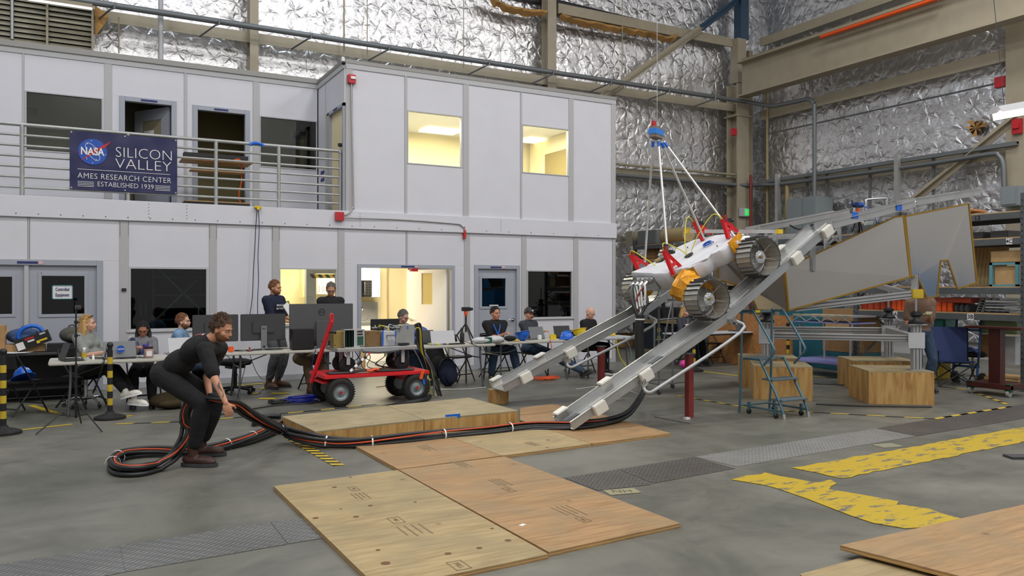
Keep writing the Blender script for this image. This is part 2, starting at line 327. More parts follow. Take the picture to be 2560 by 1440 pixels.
# ================================================================ hall shell
YB=18.7; XR=18.87
ZC=13.2
fo=M(); fo.bx(-9,XR+.2,-8,YB+.2,-.2,0); floor=struct(fo,'floor','concrete')
struct(M().bx(-9,XR+.2,-8,YB+.2,ZC,ZC+.2),'ceiling',mat('ceiling_grey','a6a9ae',.8))
struct(M().bx(-9.2,-9,-8,YB+.2,0,ZC),'wall_left',mat('hall_wall','c6c6c6',.7))
struct(M().bx(-9,XR+.2,-8.2,-8,0,ZC),'wall_near','hall_wall')
def foilwall(name,axis,const,a0,a1,z0,z1,step,sgn,seed,amp=1.0,pit=.42):
    rng=np.random.RandomState(seed)
    na=int((a1-a0)/step)+1; nz=int((z1-z0)/step)+1
    A,Z=np.meshgrid(np.linspace(a0,a1,na),np.linspace(z0,z1,nz),indexing='ij')
    U=(A-a0)/pit; V=(Z-z0)/pit; iu=np.floor(U).astype(int); iv=np.floor(V).astype(int)
    nu=iu.max()+4; nv=iv.max()+4
    jx=rng.uniform(-.16,.16,(nu,nv)); jy=rng.uniform(-.1,.1,(nu,nv)); ph=rng.uniform(0,6.28,(nu,nv)); kk=rng.randint(5,10,(nu,nv)).astype(float); am=rng.uniform(.5,1.4,(nu,nv))
    Hh=np.zeros_like(A); best=np.full_like(A,9.)
    for du in (-1,0,1):
        for dv in (-1,0,1):
            a=np.clip(iu+du,0,nu-1); b=np.clip(iv+dv,0,nv-1)
            dx=U-(iu+du+.5+jx[a,b]); dy=V-(iv+dv+.5+jy[a,b]); r=np.hypot(dx,dy); th=np.arctan2(dy,dx)
            best=np.minimum(best,r)
            Hh+=am[a,b]*.003*np.cos(kk[a,b]*th+ph[a,b]+1.5*np.sin(2*th+ph[a,b]))*np.exp(-(r/.42)**2)*np.clip(r*6,0,1)
    Hh+=.012*(1-np.exp(-best/.3))
    nz_=0
    for k in range(14):
        fx,fz=rng.normal(0,1.6),rng.normal(0,2.6); nz_=nz_+np.sin(fx*A+fz*Z+rng.uniform(0,6.28))
    for k in range(8):
        fx,fz=rng.normal(0,11),rng.normal(0,7); nz_=nz_+.16*np.sin(fx*A+fz*Z+rng.uniform(0,6.28))
    Hh+=.0028*nz_; Hh=Hh*amp
    co=const+sgn*Hh
    P=np.stack([A,co,Z],-1) if axis=='Y' else np.stack([co,A,Z],-1)
    P=P.reshape(-1,3); idx=np.arange(na*nz).reshape(na,nz)
    q=np.stack([idx[:-1,:-1],idx[1:,:-1],idx[1:,1:],idx[:-1,1:]],-1).reshape(-1,4)
    me=bpy.data.meshes.new(name); me.vertices.add(len(P)); me.vertices.foreach_set('co',P.ravel()); me.loops.add(q.size); me.loops.foreach_set('vertex_index',q.ravel().astype(np.int32))
    me.polygons.add(len(q)); me.polygons.foreach_set('loop_start',np.arange(0,q.size,4,dtype=np.int32)); me.polygons.foreach_set('use_smooth',[True]*len(q)); me.update(); me.validate()
    me.materials.append(MATS['foil']); o=bpy.data.objects.new(name,me); sc.collection.objects.link(o); o['kind']='structure'; WM[o.name]=Matrix(); return o
fb=foilwall('wall_back','Y',YB-.1,-6.5,XR-.05,.4,ZC,.09,-1,3,1.0,.40)
fr=foilwall('wall_right','X',XR-.1,4.5,YB-.05,.4,ZC,.09,-1,5,1.0,.44)
M().bx(-9,XR+.2,YB,YB+.2,0,ZC).build('sheathing','tan_insul',fb); M().bx(XR,XR+.2,-8,YB+.2,0,ZC).build('sheathing','hall_wall',fr)
# ================================================================ white two storey office building
Yf=14.92; Yr=16.77; ZB0=2.827; ZB1=3.163; ZT=5.99
def fx(px,Y=Yf): return onY(px,0,Y).x
def fz(px,py,Y=Yf): return onY(px,py,Y).z
wf=sempty('wall_front',(0,Yf,0))
def rects(x0,x1,z0,z1,op):
    if not op: return [(x0,x1,z0,z1)]
    a,b,c,d=op; out=[]
    a=max(a,x0); b=min(b,x1)
    if d<z1: out.append((x0,x1,d,z1))
    if c>z0: out.append((x0,x1,z0,c))
    if a>x0+.01: out.append((x0,a,c,d))
    if b<x1-.01: out.append((b,x1,c,d))
    return out
def panels(par,cols,Y,z0,z1,thick=.08):
    for x0,x1,op in cols:
        for r in rects(x0+.004,x1-.004,z0,z1,op):
            M().bx(r[0],r[1],Y,Y+thick,r[2],r[3]).build('panel','wall_white',par,world=True,bev=.003)
def battens(par,lst,Y,z0,z1,mt='wall_grey'):
    for x0,x1 in lst: M().bx(x0-.004,x1+.004,Y-.014,Y+.1,z0,z1).build('batten',mt,par,world=True)
XL=-6.4
# openings (x0,x1,z0,z1)
OD1=(fx(-190),fx(257),0,fz(160,652)); OWA=(fx(322),fx(520),fz(420,827),fz(420,670))
OWK=(fx(698),fx(842),fz(770,813),fz(770,673)); OPN=(fx(894),fx(1136),0,fz(1015,664)); OD2=(fx(1186),fx(1299),0,fz(1242,665)); OWE=(fx(1317),fx(1431),fz(1374,797),fz(1374,678))
def ovl(o,a,b): return (max(o[0],a),min(o[1],b),o[2],o[3])
c=lambda a,b,o=None:(fx(a),fx(b),ovl(o,fx(a),fx(b)) if o else None)
panels(wf,[(XL,fx(70),ovl(OD1,XL,fx(70))),c(74,300,OD1),c(321,524,OWA),c(541,681),c(698,845,OWK),c(860,1015,OPN),c(1019,1161,OPN),c(1174,1304,OD2),c(1315,1434,OWE),c(1445,1531)],Yf,0,ZB0)
battens(wf,[(fx(a),fx(b)) for a,b in ((300,321),(524,541),(681,698),(845,860),(1161,1174),(1304,1315),(1434,1445))],Yf,0,ZB0)
for a,b,o in ((70,74,OD1),(1015,1019,OPN)): M().bx(fx(a),fx(b),Yf-.008,Yf+.06,o[3],ZB0).build('batten','wall_grey',wf,world=True)
M().bx(fx(1531),fx(1538),Yf-.014,Yf+3.4,0,ZB0).build('corner_post','wall_grey',wf,world=True)
bd=M().bx(XL,fx(1538)+.01,Yf-.05,Yf+.1,ZB0,ZB1).build('fascia_band','wall_white',wf,world=True,bev=.004)
bo=M()
for px in range(40,1530,56): p=onY(px,0,Yf-.05); bo.cyl((p.x,Yf-.055,ZB0+.05),(p.x,Yf-.048,ZB0+.05),.009,n=8)
for px in (372,467,1252,900):
    p=onY(px,0,Yf-.05)
    for k in range(5): bo.cyl((p.x,Yf-.055,ZB0+.07+k*.055),(p.x,Yf-.048,ZB0+.07+k*.055),.007,n=6)
for px in (300,321,524,541,681,698):
    p=onY(px,0,Yf)
    for k in range(9): bo.cyl((p.x,Yf-.02,ZB0-.03-k*.028),(p.x,Yf-.005,ZB0-.03-k*.028),.006,n=6)
bo.build('screw','dark_grey',wf,world=True,kind='stuff')
# upper right block
OU1=(fx(1018),fx(1155),fz(1018,411),fz(1018,277)); OU2=(fx(1305),fx(1422),fz(1305,434),fz(1305,312))
panels(wf,[c(881,1012),c(1017,1158,OU1),c(1171,1301),c(1304,1422,OU2),c(1433,1529)],Yf,ZB1,ZT-.1)
battens(wf,[(fx(a),fx(b)) for a,b in ((865,881),(1012,1017),(1158,1171),(1301,1304),(1422,1433),(1528,1538))],Yf,ZB1,ZT-.1)
M().bx(fx(865)-.01,fx(1538)+.01,Yf-.02,Yf+.1,ZT-.1,ZT).build('roof_trim','light_grey',wf,world=True)
M().bx(fx(865)-.02,fx(1538)+.02,Yf-.03,Yf+3.4,ZT,ZT+.07).build('roof_cap','cap_grey',wf,world=True)
M().bx(fx(1538)-.1,fx(1538),Yf+.1,YB-.2,0,ZT).build('end_panel','wall_white',wf,world=True)
# return wall
Xr=fx(865); XI=onY(792,0,Yr).x; Xr=(Xr+XI)/2
rw=sempty('wall_return',(Xr,Yf,ZB1))
def ry(px): return onX(px,0,Xr).y
y812=ry(814); yd0=ry(822); yd1=ry(861)
zdt=onX(855,262,Xr).z
M().bx(Xr,Xr+.08,y812,Yr,ZB1,ZT-.1).build('panel','wall_white',rw,world=True,bev=.003)
M().bx(Xr,Xr+.08,Yf,y812-.03,zdt,ZT-.1).build('panel','wall_white',rw,world=True,bev=.003)
M().bx(Xr-.01,Xr+.08,y812-.03,y812,ZB1,ZT-.1).build('batten','wall_grey',rw,world=True)
M().bx(Xr-.02,Xr+.09,Yf,Yr,ZT-.1,ZT).build('roof_trim','light_grey',rw,world=True)
M().bx(Xr-.03,Xr+.1,Yf,Yr,ZT,ZT+.07).build('roof_cap','cap_grey',rw,world=True)
d=sempty('door_4',(Xr,yd0,ZB1))
for a,b,z0,z1 in ((yd0-.05,yd0+.02,ZB1,zdt),(Yf+.02,Yf+.08,ZB1,zdt),(Yf+.02,yd0+.02,zdt-.06,zdt)): M().bx(Xr-.02,Xr+.1,min(a,b),max(a,b),z0,z1).build('door_frame','frame_grey',d,world=True)
T=TR((Xr-.026,(Yf+yd0)/2,zdt-.03))@Rz(-PI/2)@Rx(PI/2)
M().bx(Xr-.03,Xr-.02,(Yf+yd0)/2-.12,(Yf+yd0)/2+.12,zdt-.05,zdt-.015).build('sign_plate','ink_blue',d,world=True)
M().bx(Xr-.006,Xr,y812+.09,y812+.35,4.05,4.12).bx(Xr-.006,Xr,y812+.09,y812+.35,3.9,3.97).build('sign_plate','ink_blue',rw,world=True)
# recess wall
wr=sempty('wall_recess',(0,Yr,ZB1))
gx=lambda px: fx(px,Yr)
gz=lambda px,py: fz(px,py,Yr)
OR1=(gx(63),gx(257),gz(63,378),gz(63,228)); OR2=(gx(299),gx(441),ZB1,gz(299,241)); OR3=(gx(482),gx(624),ZB1,gz(482,264)); OR4=(gx(649),gx(793),gz(649,419),gz(649,291))
panels(wr,[(XL,gx(57),None),(gx(60),gx(262),OR1),(gx(279),gx(461),OR2),(gx(467),gx(633),OR3),(gx(648),gx(794),OR4)],Yr,ZB1,ZT-.1)
battens(wr,[(gx(57),gx(60)),(gx(262),gx(279)),(gx(461),gx(467)),(gx(633),gx(648))],Yr,ZB1,ZT-.1)
M().bx(XL,Xr,Yr-.02,Yr+.1,ZT-.1,ZT).build('roof_trim','light_grey',wr,world=True)
M().bx(XL,Xr+.1,Yr-.05,Yr+1.0,ZT,ZT+.1).build('roof_cap','cap_grey',wr,world=True)
M().bx(XL,Xr,Yf+.05,Yr,ZB1-.15,ZB1-.02).build('balcony_floor','mid_grey',wr,world=True)
# rooms behind
def room(name,x0,x1,y0,y1,z0,z1,mt,fmt='mid_grey',cmt=None):
    r=sempty(name,((x0+x1)/2,y1,z0)); t=.05
    M().bx(x0-t,x0,y0,y1,z0,z1).bx(x1,x1+t,y0,y1,z0,z1).bx(x0,x1,y1,y1+t,z0,z1).build('wall_lining',mt,r,world=True)
    M().bx(x0,x1,y0,y1,z1-t,z1).build('room_ceiling',cmt or mt,r,world=True); M().bx(x0,x1,y0,y1,z0,z0+.01).build('room_floor',fmt,r,world=True)
    return r
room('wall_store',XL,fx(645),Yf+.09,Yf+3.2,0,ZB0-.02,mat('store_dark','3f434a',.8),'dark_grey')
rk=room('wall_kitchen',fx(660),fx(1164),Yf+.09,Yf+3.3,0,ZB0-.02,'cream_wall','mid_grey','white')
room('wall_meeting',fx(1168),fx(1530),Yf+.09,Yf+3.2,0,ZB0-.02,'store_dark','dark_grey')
ru=room('wall_office',Xr+.1,fx(1531),Yf+.09,Yf+3.52,ZB1,5.56,'cream_wall','mid_grey','white')
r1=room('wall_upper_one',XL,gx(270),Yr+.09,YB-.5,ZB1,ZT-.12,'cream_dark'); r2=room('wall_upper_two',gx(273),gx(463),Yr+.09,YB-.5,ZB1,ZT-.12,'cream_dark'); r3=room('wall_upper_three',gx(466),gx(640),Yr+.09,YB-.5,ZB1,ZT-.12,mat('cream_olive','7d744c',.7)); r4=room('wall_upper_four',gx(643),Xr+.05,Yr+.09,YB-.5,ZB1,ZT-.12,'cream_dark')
area('kitchen_light',(fx(1010),Yf+1.7,ZB0-.12),1.2,150,(1,.88,.64)); area('kitchen_light',(fx(780),Yf+1.5,ZB0-.12),1.0,110,(1,.88,.64))
area('office_light',(fx(1090),Yf+1.9,5.42),.8,230,(1,.93,.78),sy=.8); area('office_light',(fx(1370),Yf+1.6,5.42),.8,230,(1,.93,.78))
for px in (1100,1345):
    x=onY(px,0,Yf+2.9).x; M().bx(x-.45,x+.45,Yf+2.55,Yf+3.15,5.47,5.49).build('light_panel','panel_light',ru,world=True)
M().bx(Xr+.1,fx(1531),Yf+2.4,Yf+2.43,ZB1,ZB1+.9).build('partition','cream_wall',ru,world=True)
x=onY(1395,0,Yf+2.).x; M().bx(x,x+.02,Yf+1.2,Yf+3.4,ZB1,5.5).build('partition','cream_wall',ru,world=True); M().bx(x-.02,x,Yf+1.5,Yf+2.6,4.2,5.1).build('inner_pane',mat('office_dark','8a7a4a',.4),ru,world=True)
# windows
def window(n,op,Y,glass,fw=.03,sill=True,mt='light_grey'):
    x0,x1,z0,z1=op; w=sempty('window_%d'%n,((x0+x1)/2,Y,z0))
    for r in ((x0,x0+fw,z0,z1),(x1-fw,x1,z0,z1),(x0+fw,x1-fw,z1-fw,z1),(x0+fw,x1-fw,z0,z0+fw)): M().bx(r[0],r[1],Y-.012,Y+.07,r[2],r[3]).build('window_frame',mt,w,world=True)
    if sill: M().bx(x0-.04,x1+.04,Y-.03,Y+.02,z0-.03,z0).build('window_sill',mt,w,world=True,bev=.003)
    M().bx(x0+fw,x1-fw,Y+.03,Y+.036,z0+fw,z1-fw).build('window_pane',glass,w,world=True)
    return w
window(1,OWA,Yf,'glass_dark'); window(2,OWK,Yf,'glass_clear',.02); window(3,OWE,Yf,'glass_black',.025)
window(4,OU1,Yf,'glass_clear',.02,False); window(5,OU2,Yf,'glass_clear',.02,False)
window(6,OR1,Yr,'glass_clear',.02,False); window(7,OR4,Yr,'glass_clear',.02,False)
def dframe(par,op,Y,w=.06):
    x0,x1,z0,z1=op
    for r in ((x0,x0+w,z0,z1),(x1-w,x1,z0,z1),(x0+w,x1-w,z1-w,z1)): M().bx(r[0],r[1],Y-.025,Y+.1,r[2],r[3]).build('door_frame','frame_grey',par,world=True,bev=.004)
def leaf(par,x0,x1,z0,z1,Y,win=None,mt='door_grey',handle=None,glass='glass_black'):
    op=win
    m=M()
    for r in rects(x0,x1,z0,z1,op): m.bx(r[0],r[1],Y,Y+.045,r[2],r[3])
    o=m.build('door_leaf',mt,par,world=True)
    if win:
        a,b,c_,d_=win; f=M()
        for r in ((a-.05,a,c_-.05,d_+.05),(b,b+.05,c_-.05,d_+.05),(a,b,d_,d_+.05),(a,b,c_-.05,c_)): f.bx(r[0],r[1],Y-.012,Y+.05,r[2],r[3])
        f.build('window_trim',mt,o,world=True,bev=.003); M().bx(a,b,Y+.015,Y+.02,c_,d_).build('door_pane',glass,o,world=True)
    if handle is not None:
        hx,dr=handle; hz=1.02; hm=M().cyl((hx,Y,hz),(hx,Y-.03,hz),.035,n=14).cyl((hx,Y-.03,hz),(hx,Y-.07,hz),.012).tube([(hx,Y-.07,hz),(hx+dr*.06,Y-.075,hz),(hx+dr*.13,Y-.07,hz-.005)],.011)
        hm.build('door_handle','steel_bright',o,world=True,smooth=True)
    return o
d1=sempty('door_1',((OD1[0]+OD1[1])/2,Yf,0)); dframe(d1,OD1,Yf,.09)
xm=fx(66); zt=OD1[3]-.09
leaf(d1,OD1[0]+.09,xm-.02,.01,zt,Yf+.03,(OD1[0]+.35,fx(30),fz(20,787),fz(20,694)))
leaf(d1,xm+.02,OD1[1]-.09,.01,zt,Yf+.03,(fx(104),fx(211),fz(157,787),fz(157,692)),handle=(fx(78),1),glass='glass_dark')
M().bx(xm-.03,xm+.03,Yf-.01,Yf+.03,.01,zt).build('astragal','light_grey',d1,world=True)
M().bx(fx(43),fx(95),Yf-.032,Yf-.025,OD1[3]-.065,OD1[3]-.03).build('sign_plate','ink_blue',d1,world=True); M().bx(fx(96),fx(107),Yf-.032,Yf-.025,OD1[3]-.07,OD1[3]-.025).build('sticker',mat('sticker_pink','d6b0b4',.6),d1,world=True)
sx0,sx1=fx(130),fx(182); sz0,sz1=fz(155,750),fz(155,715)
M().bx(sx0,sx1,Yf+.018,Yf+.03,sz0,sz1).build('paper_sign','paper',d1,world=True)
fm=M(); t=.012
for r in ((sx0,sx0+t,sz0,sz1),(sx1-t,sx1,sz0,sz1),(sx0,sx1,sz0,sz0+t),(sx0,sx1,sz1-t,sz1)): fm.bx(r[0],r[1],Yf+.012,Yf+.02,r[2],r[3])
fm.build('sign_border','teal_light',d1,world=True)
cxs=(sx0+sx1)/2; czs=(sz0+sz1)/2
Rf=Rx(PI/2)
text('Controlled',.075,'ink_blue',d1,WM[d1.name].inverted()@TR((cxs,Yf+.014,czs+.045))@Rf,off=.001,fit=(sx1-sx0)*.66); text('Equipment',.075,'ink_blue',d1,WM[d1.name].inverted()@TR((cxs,Yf+.014,czs-.045))@Rf,off=.001,fit=(sx1-sx0)*.66)
d2=sempty('door_2',((OPN[0]+OPN[1])/2,Yf,0)); dframe(d2,OPN,Yf,.07)
M().bx(fx(1002),fx(1035),Yf-.032,Yf-.025,OPN[3]-.05,OPN[3]-.02).build('sign_plate','ink_blue',d2,world=True)
M().bx(fx(1036),fx(1042),Yf-.032,Yf-.025,OPN[3]-.055,OPN[3]-.015).build('sticker','sticker_pink',d2,world=True); M().bx(fx(1028),fx(1044),Yf-.02,Yf+.09,OPN[3]-.13,OPN[3]-.07).build('door_sensor','red',d2,world=True)
# open leaf seen inside the kitchen
P0=Vector((OPN[1]-.1,Yf+.12,0)); a=math.radians(122)
T=TR(P0)@Rz(a)
ol=M()
for r in rects(0,1.0,.01,OPN[3]-.08,(.35,.62,1.35,2.0)): ol.bx(r[0],r[1],0,.045,r[2],r[3],T=T)
ol.build('door_leaf','white',d2,world=True); M().bx(.35,.62,.015,.03,1.35,2.0,T=T).build('door_pane',mat('pane_yellow','c9b878',.3),d2,world=True)
M().tube([T@Vector((.9,.0,1.03)),T@Vector((.9,.07,1.03)),T@Vector((.78,.075,1.03))],.011).cyl(T@Vector((.9,.03,1.03)),T@Vector((.9,.055,1.03)),.032).build('door_handle','steel_bright',d2,world=True,smooth=True)
d3=sempty('door_3',((OD2[0]+OD2[1])/2,Yf,0)); dframe(d3,OD2,Yf,.08)
leaf(d3,OD2[0]+.08,OD2[1]-.08,.01,OD2[3]-.08,Yf+.03,(fx(1206),fx(1265),fz(1236,768),fz(1236,698)),handle=(fx(1283),-1))
M().bx(fx(1225),fx(1252),Yf-.032,Yf-.025,OD2[3]-.06,OD2[3]-.03).build('sign_plate','ink_blue',d3,world=True); M().bx(fx(1253),fx(1260),Yf-.032,Yf-.025,OD2[3]-.065,OD2[3]-.02).build('sticker','sticker_pink',d3,world=True)
M().bx(fx(1224),fx(1246),Yf+.0,Yf+.02,fz(1236,767),fz(1236,764)).build('paper_label','paper',d3,world=True)
for n,op,sg in ((5,OR2,(352,393)),(6,OR3,(535,570))):
    dd=sempty('door_%d'%n,((op[0]+op[1])/2,Yr,ZB1)); dframe(dd,op,Yr,.09)
    M().bx(gx(sg[0]),gx(sg[1]),Yr-.032,Yr-.025,op[3]-.065,op[3]-.03).build('sign_plate','ink_blue',dd,world=True)
    if n==5:
        T=TR((op[1]-.1,Yr+.12,0))@Rz(math.radians(125)); ol=M()
        for r in rects(0,.95,ZB1+.01,op[3]-.1,(.2,.75,4.1,5.0)): ol.bx(r[0],r[1],0,.045,r[2],r[3],T=T)
        ol.build('door_leaf','door_grey',dd,world=True); M().bx(.2,.75,.015,.03,4.1,5.0,T=T).build('door_pane','cream_dark',dd,world=True); M().bx(.4,.68,.045,.05,4.45,4.8,T=T).build('paper_notice','paper',dd,world=True)
# vents and ceiling hatch in upper rooms
for (px,py,w_,h_,r_) in ((76,281,.32,.22,r1),(746,342,.34,.24,r4)):
    p=onY(px,py,YB-.52); m=M().bx(p.x-w_/2,p.x+w_/2,YB-.52,YB-.5,p.z-h_/2,p.z+h_/2); m.build('vent_frame','light_grey',r_,world=True)
    m=M()
    for k in range(7): zz=p.z-h_/2+.03+k*(h_-.06)/6; m.bx(p.x-w_/2+.03,p.x+w_/2-.03,YB-.535,YB-.52,zz-.006,zz+.006)
    m.build('vent_slats','dark_grey',r_,world=True)
# trim at the base of the facade and the camera boxes
struct(M().bx(XL,OD1[0],Yf-.02,Yf,0,.1).bx(OD1[1],OPN[0],Yf-.02,Yf,0,.1).bx(OPN[1],OD2[0],Yf-.02,Yf,0,.1).bx(OD2[1],fx(1538),Yf-.02,Yf,0,.1),'baseboard_front',mat('base_trim','a8aab0',.5))
# ================================================================ hall steelwork and services
def column(px0,px1,Y,label,z1=12.8,mt='steel_beige'):
    a=onY(px0,0,Y); b=onY(px1,0,Y); w=abs(b.x-a.x)*.8; x=(a.x+b.x)/2
    r=thing('steel_column',label,'column',(x,Y,0))
    M().bx(-w/2,w/2,-.01,.01,0,z1).build('flange',mt,r); M().bx(-w/2,w/2,.3,.32,0,z1).build('flange',mt,r); M().bx(-.01,.01,.01,.3,0,z1).build('web',mt,r)
    return r
column(622,649,YB-.6,'beige steel column rising behind the office roof left of the corner camera')
column(1367,1393,YB-.6,'beige steel column rising behind the right end of the office roof')
# corner column
xc=XR-1.0; yc=YB-.75
r=thing('corner_column','tall beige steel column in the corner with the green exit sign','column',(onY(1857,0,yc).x,yc,0)); x0=r.location.x
M().bx(-.24,.24,-.02,.02,0,7.9).build('flange','steel_beige',r); M().bx(-.24,.24,.4,.44,0,7.9).build('flange','steel_beige',r); M().bx(-.015,.015,.02,.4,0,7.9).build('web','steel_beige',r)
M().bx(-.3,.3,-.05,.5,6.9,6.95).build('cap_plate','steel_beige',r); M().bx(.36,.52,.1,.3,0,9).build('side_post','steel_beige2',r)
M().bx(-.15,.2,.05,.35,7.95,9.3).build('upper_post','steel_beige',r); M().bx(-.02,.3,.05,.35,9.3,12.9).build('blue_post','steel_blue',r,label='dark blue upper length of the post')
# girts on back wall
def girt(Y,p0,p1,h_,label,mt='steel_beige',d_=.16,name='wall_girt'):
    a=onY(p0[0],p0[1],Y); b=onY(p1[0],p1[1],Y); z=(a.z+b.z)/2
    m=M().bx(a.x,b.x,Y,Y+d_,z-h_,z); m.bx(a.x,b.x,Y-.013,Y-.001,z-h_-.05,z+.02)
    return solo(m,name,mt,label,'beam',(a.x,Y,z-h_))
girt(YB-.45,(-60,-40),(1845,280),.16,'long beige wall beam running just above the white office roof')
girt(YB-.45,(1395,5),(1845,108),.2,'beige wall beam under the torn insulation up to the corner')
girt(YB-.45,(1540,420),(1845,452),.16,'beige wall beam level with the lower pipes left of the corner column')
# girts on the right wall
def girtx(X,p0,p1,h_,label,mt='steel_beige',d_=.16):
    a=onX(p0[0],p0[1],X); b=onX(p1[0],p1[1],X); z=(a.z+b.z)/2
    m=M().bx(X,X+d_,b.y,a.y,z-h_,z).bx(X-.013,X-.001,b.y,a.y,z-h_-.04,z+.02)
    return solo(m,'wall_girt',mt,label,'beam',(X,a.y,z-h_))
girtx(XR-.45,(1900,100),(2300,-45),.2,'upper beige wall beam above the crane girder')
girtx(XR-.45,(1900,283),(2541,118),.22,'beige wall beam below the crane girder on the right wall')
girtx(XR-.45,(1900,470),(2541,360),.2,'lowest beige wall beam on the right wall above the grey cabinet')
# crane girder
Xg=XR-1.3
a=onX(1862,158,Xg); b=onX(2600,-60,Xg); a2=onX(1885,208,Xg)
zt=a.z; zb=a2.z-.35
g=thing('crane_girder','deep beige steel crane girder along the right wall','girder',(Xg,a.y,zb))
y0,y1=b.y-1.5,a.y+.1
M().bx(Xg-.25,Xg+.25,y0,y1,zt-.04,zt).build('top_flange','steel_beige',g,world=True); M().bx(Xg-.2,Xg+.2,y0,y1,zb,zb+.05).build('bottom_flange','steel_beige',g,world=True); M().bx(Xg-.015,Xg+.015,y0,y1,zb+.05,zt-.04).build('web','steel_beige',g,world=True)
for k in range(3): M().bx(Xg-.19,Xg-.015,y1-.9-k*.02,y1-.88-k*.02,zb+.05,zt-.04) if False else None
M().bx(Xg-.03,Xg+.03,y0,y1,zt,zt+.12).build('crane_rail','steel_beige2',g,world=True)
solo(M().cyl(onX(2052,95,Xg-.3),onX(2345,-2,Xg-.3),.05,n=10),'conductor_bar','orange','orange conductor bar along the top of the crane girder','conductor bar',onX(2052,95,Xg-.3),smooth=True)
# right column near frame edge
xx=onX(2550,0,XR-.6); r=thing('steel_column','beige steel column at the right edge of the frame with a red alarm','column',(XR-.6,xx.y,0),PI/2)
M().bx(-.3,.3,-.01,.02,0,12.8).build('flange','steel_beige',r); M().bx(-.3,.3,-.33,-.3,0,12.8).build('flange','steel_beige',r); M().bx(-.012,.012,-.3,0,0,12.8).build('web','steel_beige',r)
# diagonal braces
def brace(p0,p1,w,h_,mt,label,name='diagonal_brace'):
    m=M().beam(p0,p1,w,.02).beam(p0,p1,.02,h_); return solo(m,name,mt,label,'brace',p0)
Yd=YB-.6
brace(onY(1500,248,Yd),onY(1752,73,Yd),.22,.2,'steel_beige','beige diagonal brace rising from the office roof corner')
brace(onY(1752,73,Yd),onY(1862,-12,Yd),.22,.2,'steel_blue','dark blue diagonal brace rising to the hall corner')
Xd=XR-.62
brace(onX(2262,520,Xd),onX(2545,292,Xd),.24,.22,'steel_beige','beige diagonal brace on the right wall over the lander panels')
# large pipe running along the back wall on brackets, turning along right wall and dropping
Yp=YB-1.0
pts=[onY(p[0],p[1],Yp) for p in ((150,-22),(625,57),(1000,118),(1400,186),(1740,248),(1865,270))]
xq=XR-1.0
pts2=[onX(p[0],p[1],xq) for p in ((1935,266),(1990,256),(2020,250))]
dn=[onX(2034,262,xq),onX(2036,290,xq),onX(2036,520,xq)]
zpl=sum(p.z for p in pts)/len(pts)
pts=[Vector((p.x,p.y,zpl)) for p in pts]
pp=M().tube([pts[0],pts[-1]],.062,10)
pp.tube([pts[-1],(pts[-1]+pts2[0])/2+Vector((.1,.0,-.02)),pts2[0],pts2[1],pts2[2],dn[0],dn[1],dn[2]],.06,10,smooth=6)
r=thing('overhead_pipe','long grey-green pipe on brackets running past the office roof to the right wall','pipe',pts[0])
pp.build('pipe','galv_dark',r,world=True,smooth=True)
for px in (278,540,770,965,1215,1375,1520,1665,1780):
    p=onY(px,0,Yp); p.z=zpl
    M().tube([p+Vector((.07,-.08,.03)),p+Vector((.05,-.09,-.08)),p+Vector((-.02,-.03,-.1)),p+Vector((-.25,.5,-.22))],.02,6).build('bracket','galv_dark',r,world=True)
# lower conduit on both walls
Yl=YB-.7; z=onY(1540,440,Yl).z
q=[onY(1540,440,Yl),onY(1840,463,Yl)]; zc_=(q[0].z+q[1].z)/2
xl=XR-.75
w1=[onX(1975,459,xl),onX(2300,415,xl),onX(2470,388,xl)]
w2=[onX(2497,392,xl),onX(2508,415,xl),onX(2510,470,xl)]
m=M().tube([Vector((q[0].x,Yl,zc_)),Vector((q[1].x,Yl,zc_)),(Vector((q[1].x,Yl,zc_))+w1[0])/2+Vector((.25,.1,0)),w1[0],w1[1],w1[2],w2[0],w2[1],w2[2]],.055,10,smooth=6)
solo(m,'lower_conduit','galv_dark','grey conduit running low along both walls to the grey switch box at right','pipe',q[0],smooth=True)
# tray line on top of lower girt at right wall
a=onX(1900,462,xl+.1); b=onX(2545,345,xl+.1)
zz=(a.z+b.z)/2
solo(M().bx(xl+.02,xl+.16,b.y,a.y,zz-.09,zz-.05).bx(xl+.02,xl+.05,b.y,a.y,zz-.05,zz).bx(xl+.13,xl+.16,b.y,a.y,zz-.05,zz),'cable_tray','galv_dark','narrow grey cable tray above the lowest right wall beam','cable tray',a)
q0=onY(1540,408,Yl+.1); q1=onY(1840,440,Yl+.1); zz=(q0.z+q1.z)/2
solo(M().bx(q0.x,q1.x,Yl,Yl+.12,zz-.05,zz),'cable_tray','steel_beige2','beige pipe tray left of the corner column','cable tray',q0)
# thin fire pipe with red boxes
a=onX(1902,339,XR-.5); b=onX(2545,201,XR-.5); zz=(a.z+b.z)/2; a.z=b.z=zz
fp=thing('fire_conduit','thin grey conduit with a red junction box crossing the right wall','conduit',a)
M().tube([a,b],.022,8).build('conduit','galv_dark',fp,world=True); p=onX(2503,209,XR-.52); p.z=zz; M().box(p,(.14,.24,.24)).build('junction_box','red',fp,world=True,bev=.01)
p=onX(2543,318,XR-.67); solo(M().box(p,(.08,.2,.32)).box(p+Vector((-.06,0,.0)),(.05,.14,.1)),'strobe_alarm','red','red strobe alarm on the right hand column','alarm',p)
p=onY(1834,332,YB-.8); solo(M().box(p,(.16,.1,.2)),'pull_box','red','small red alarm box left of the corner column','alarm',p)
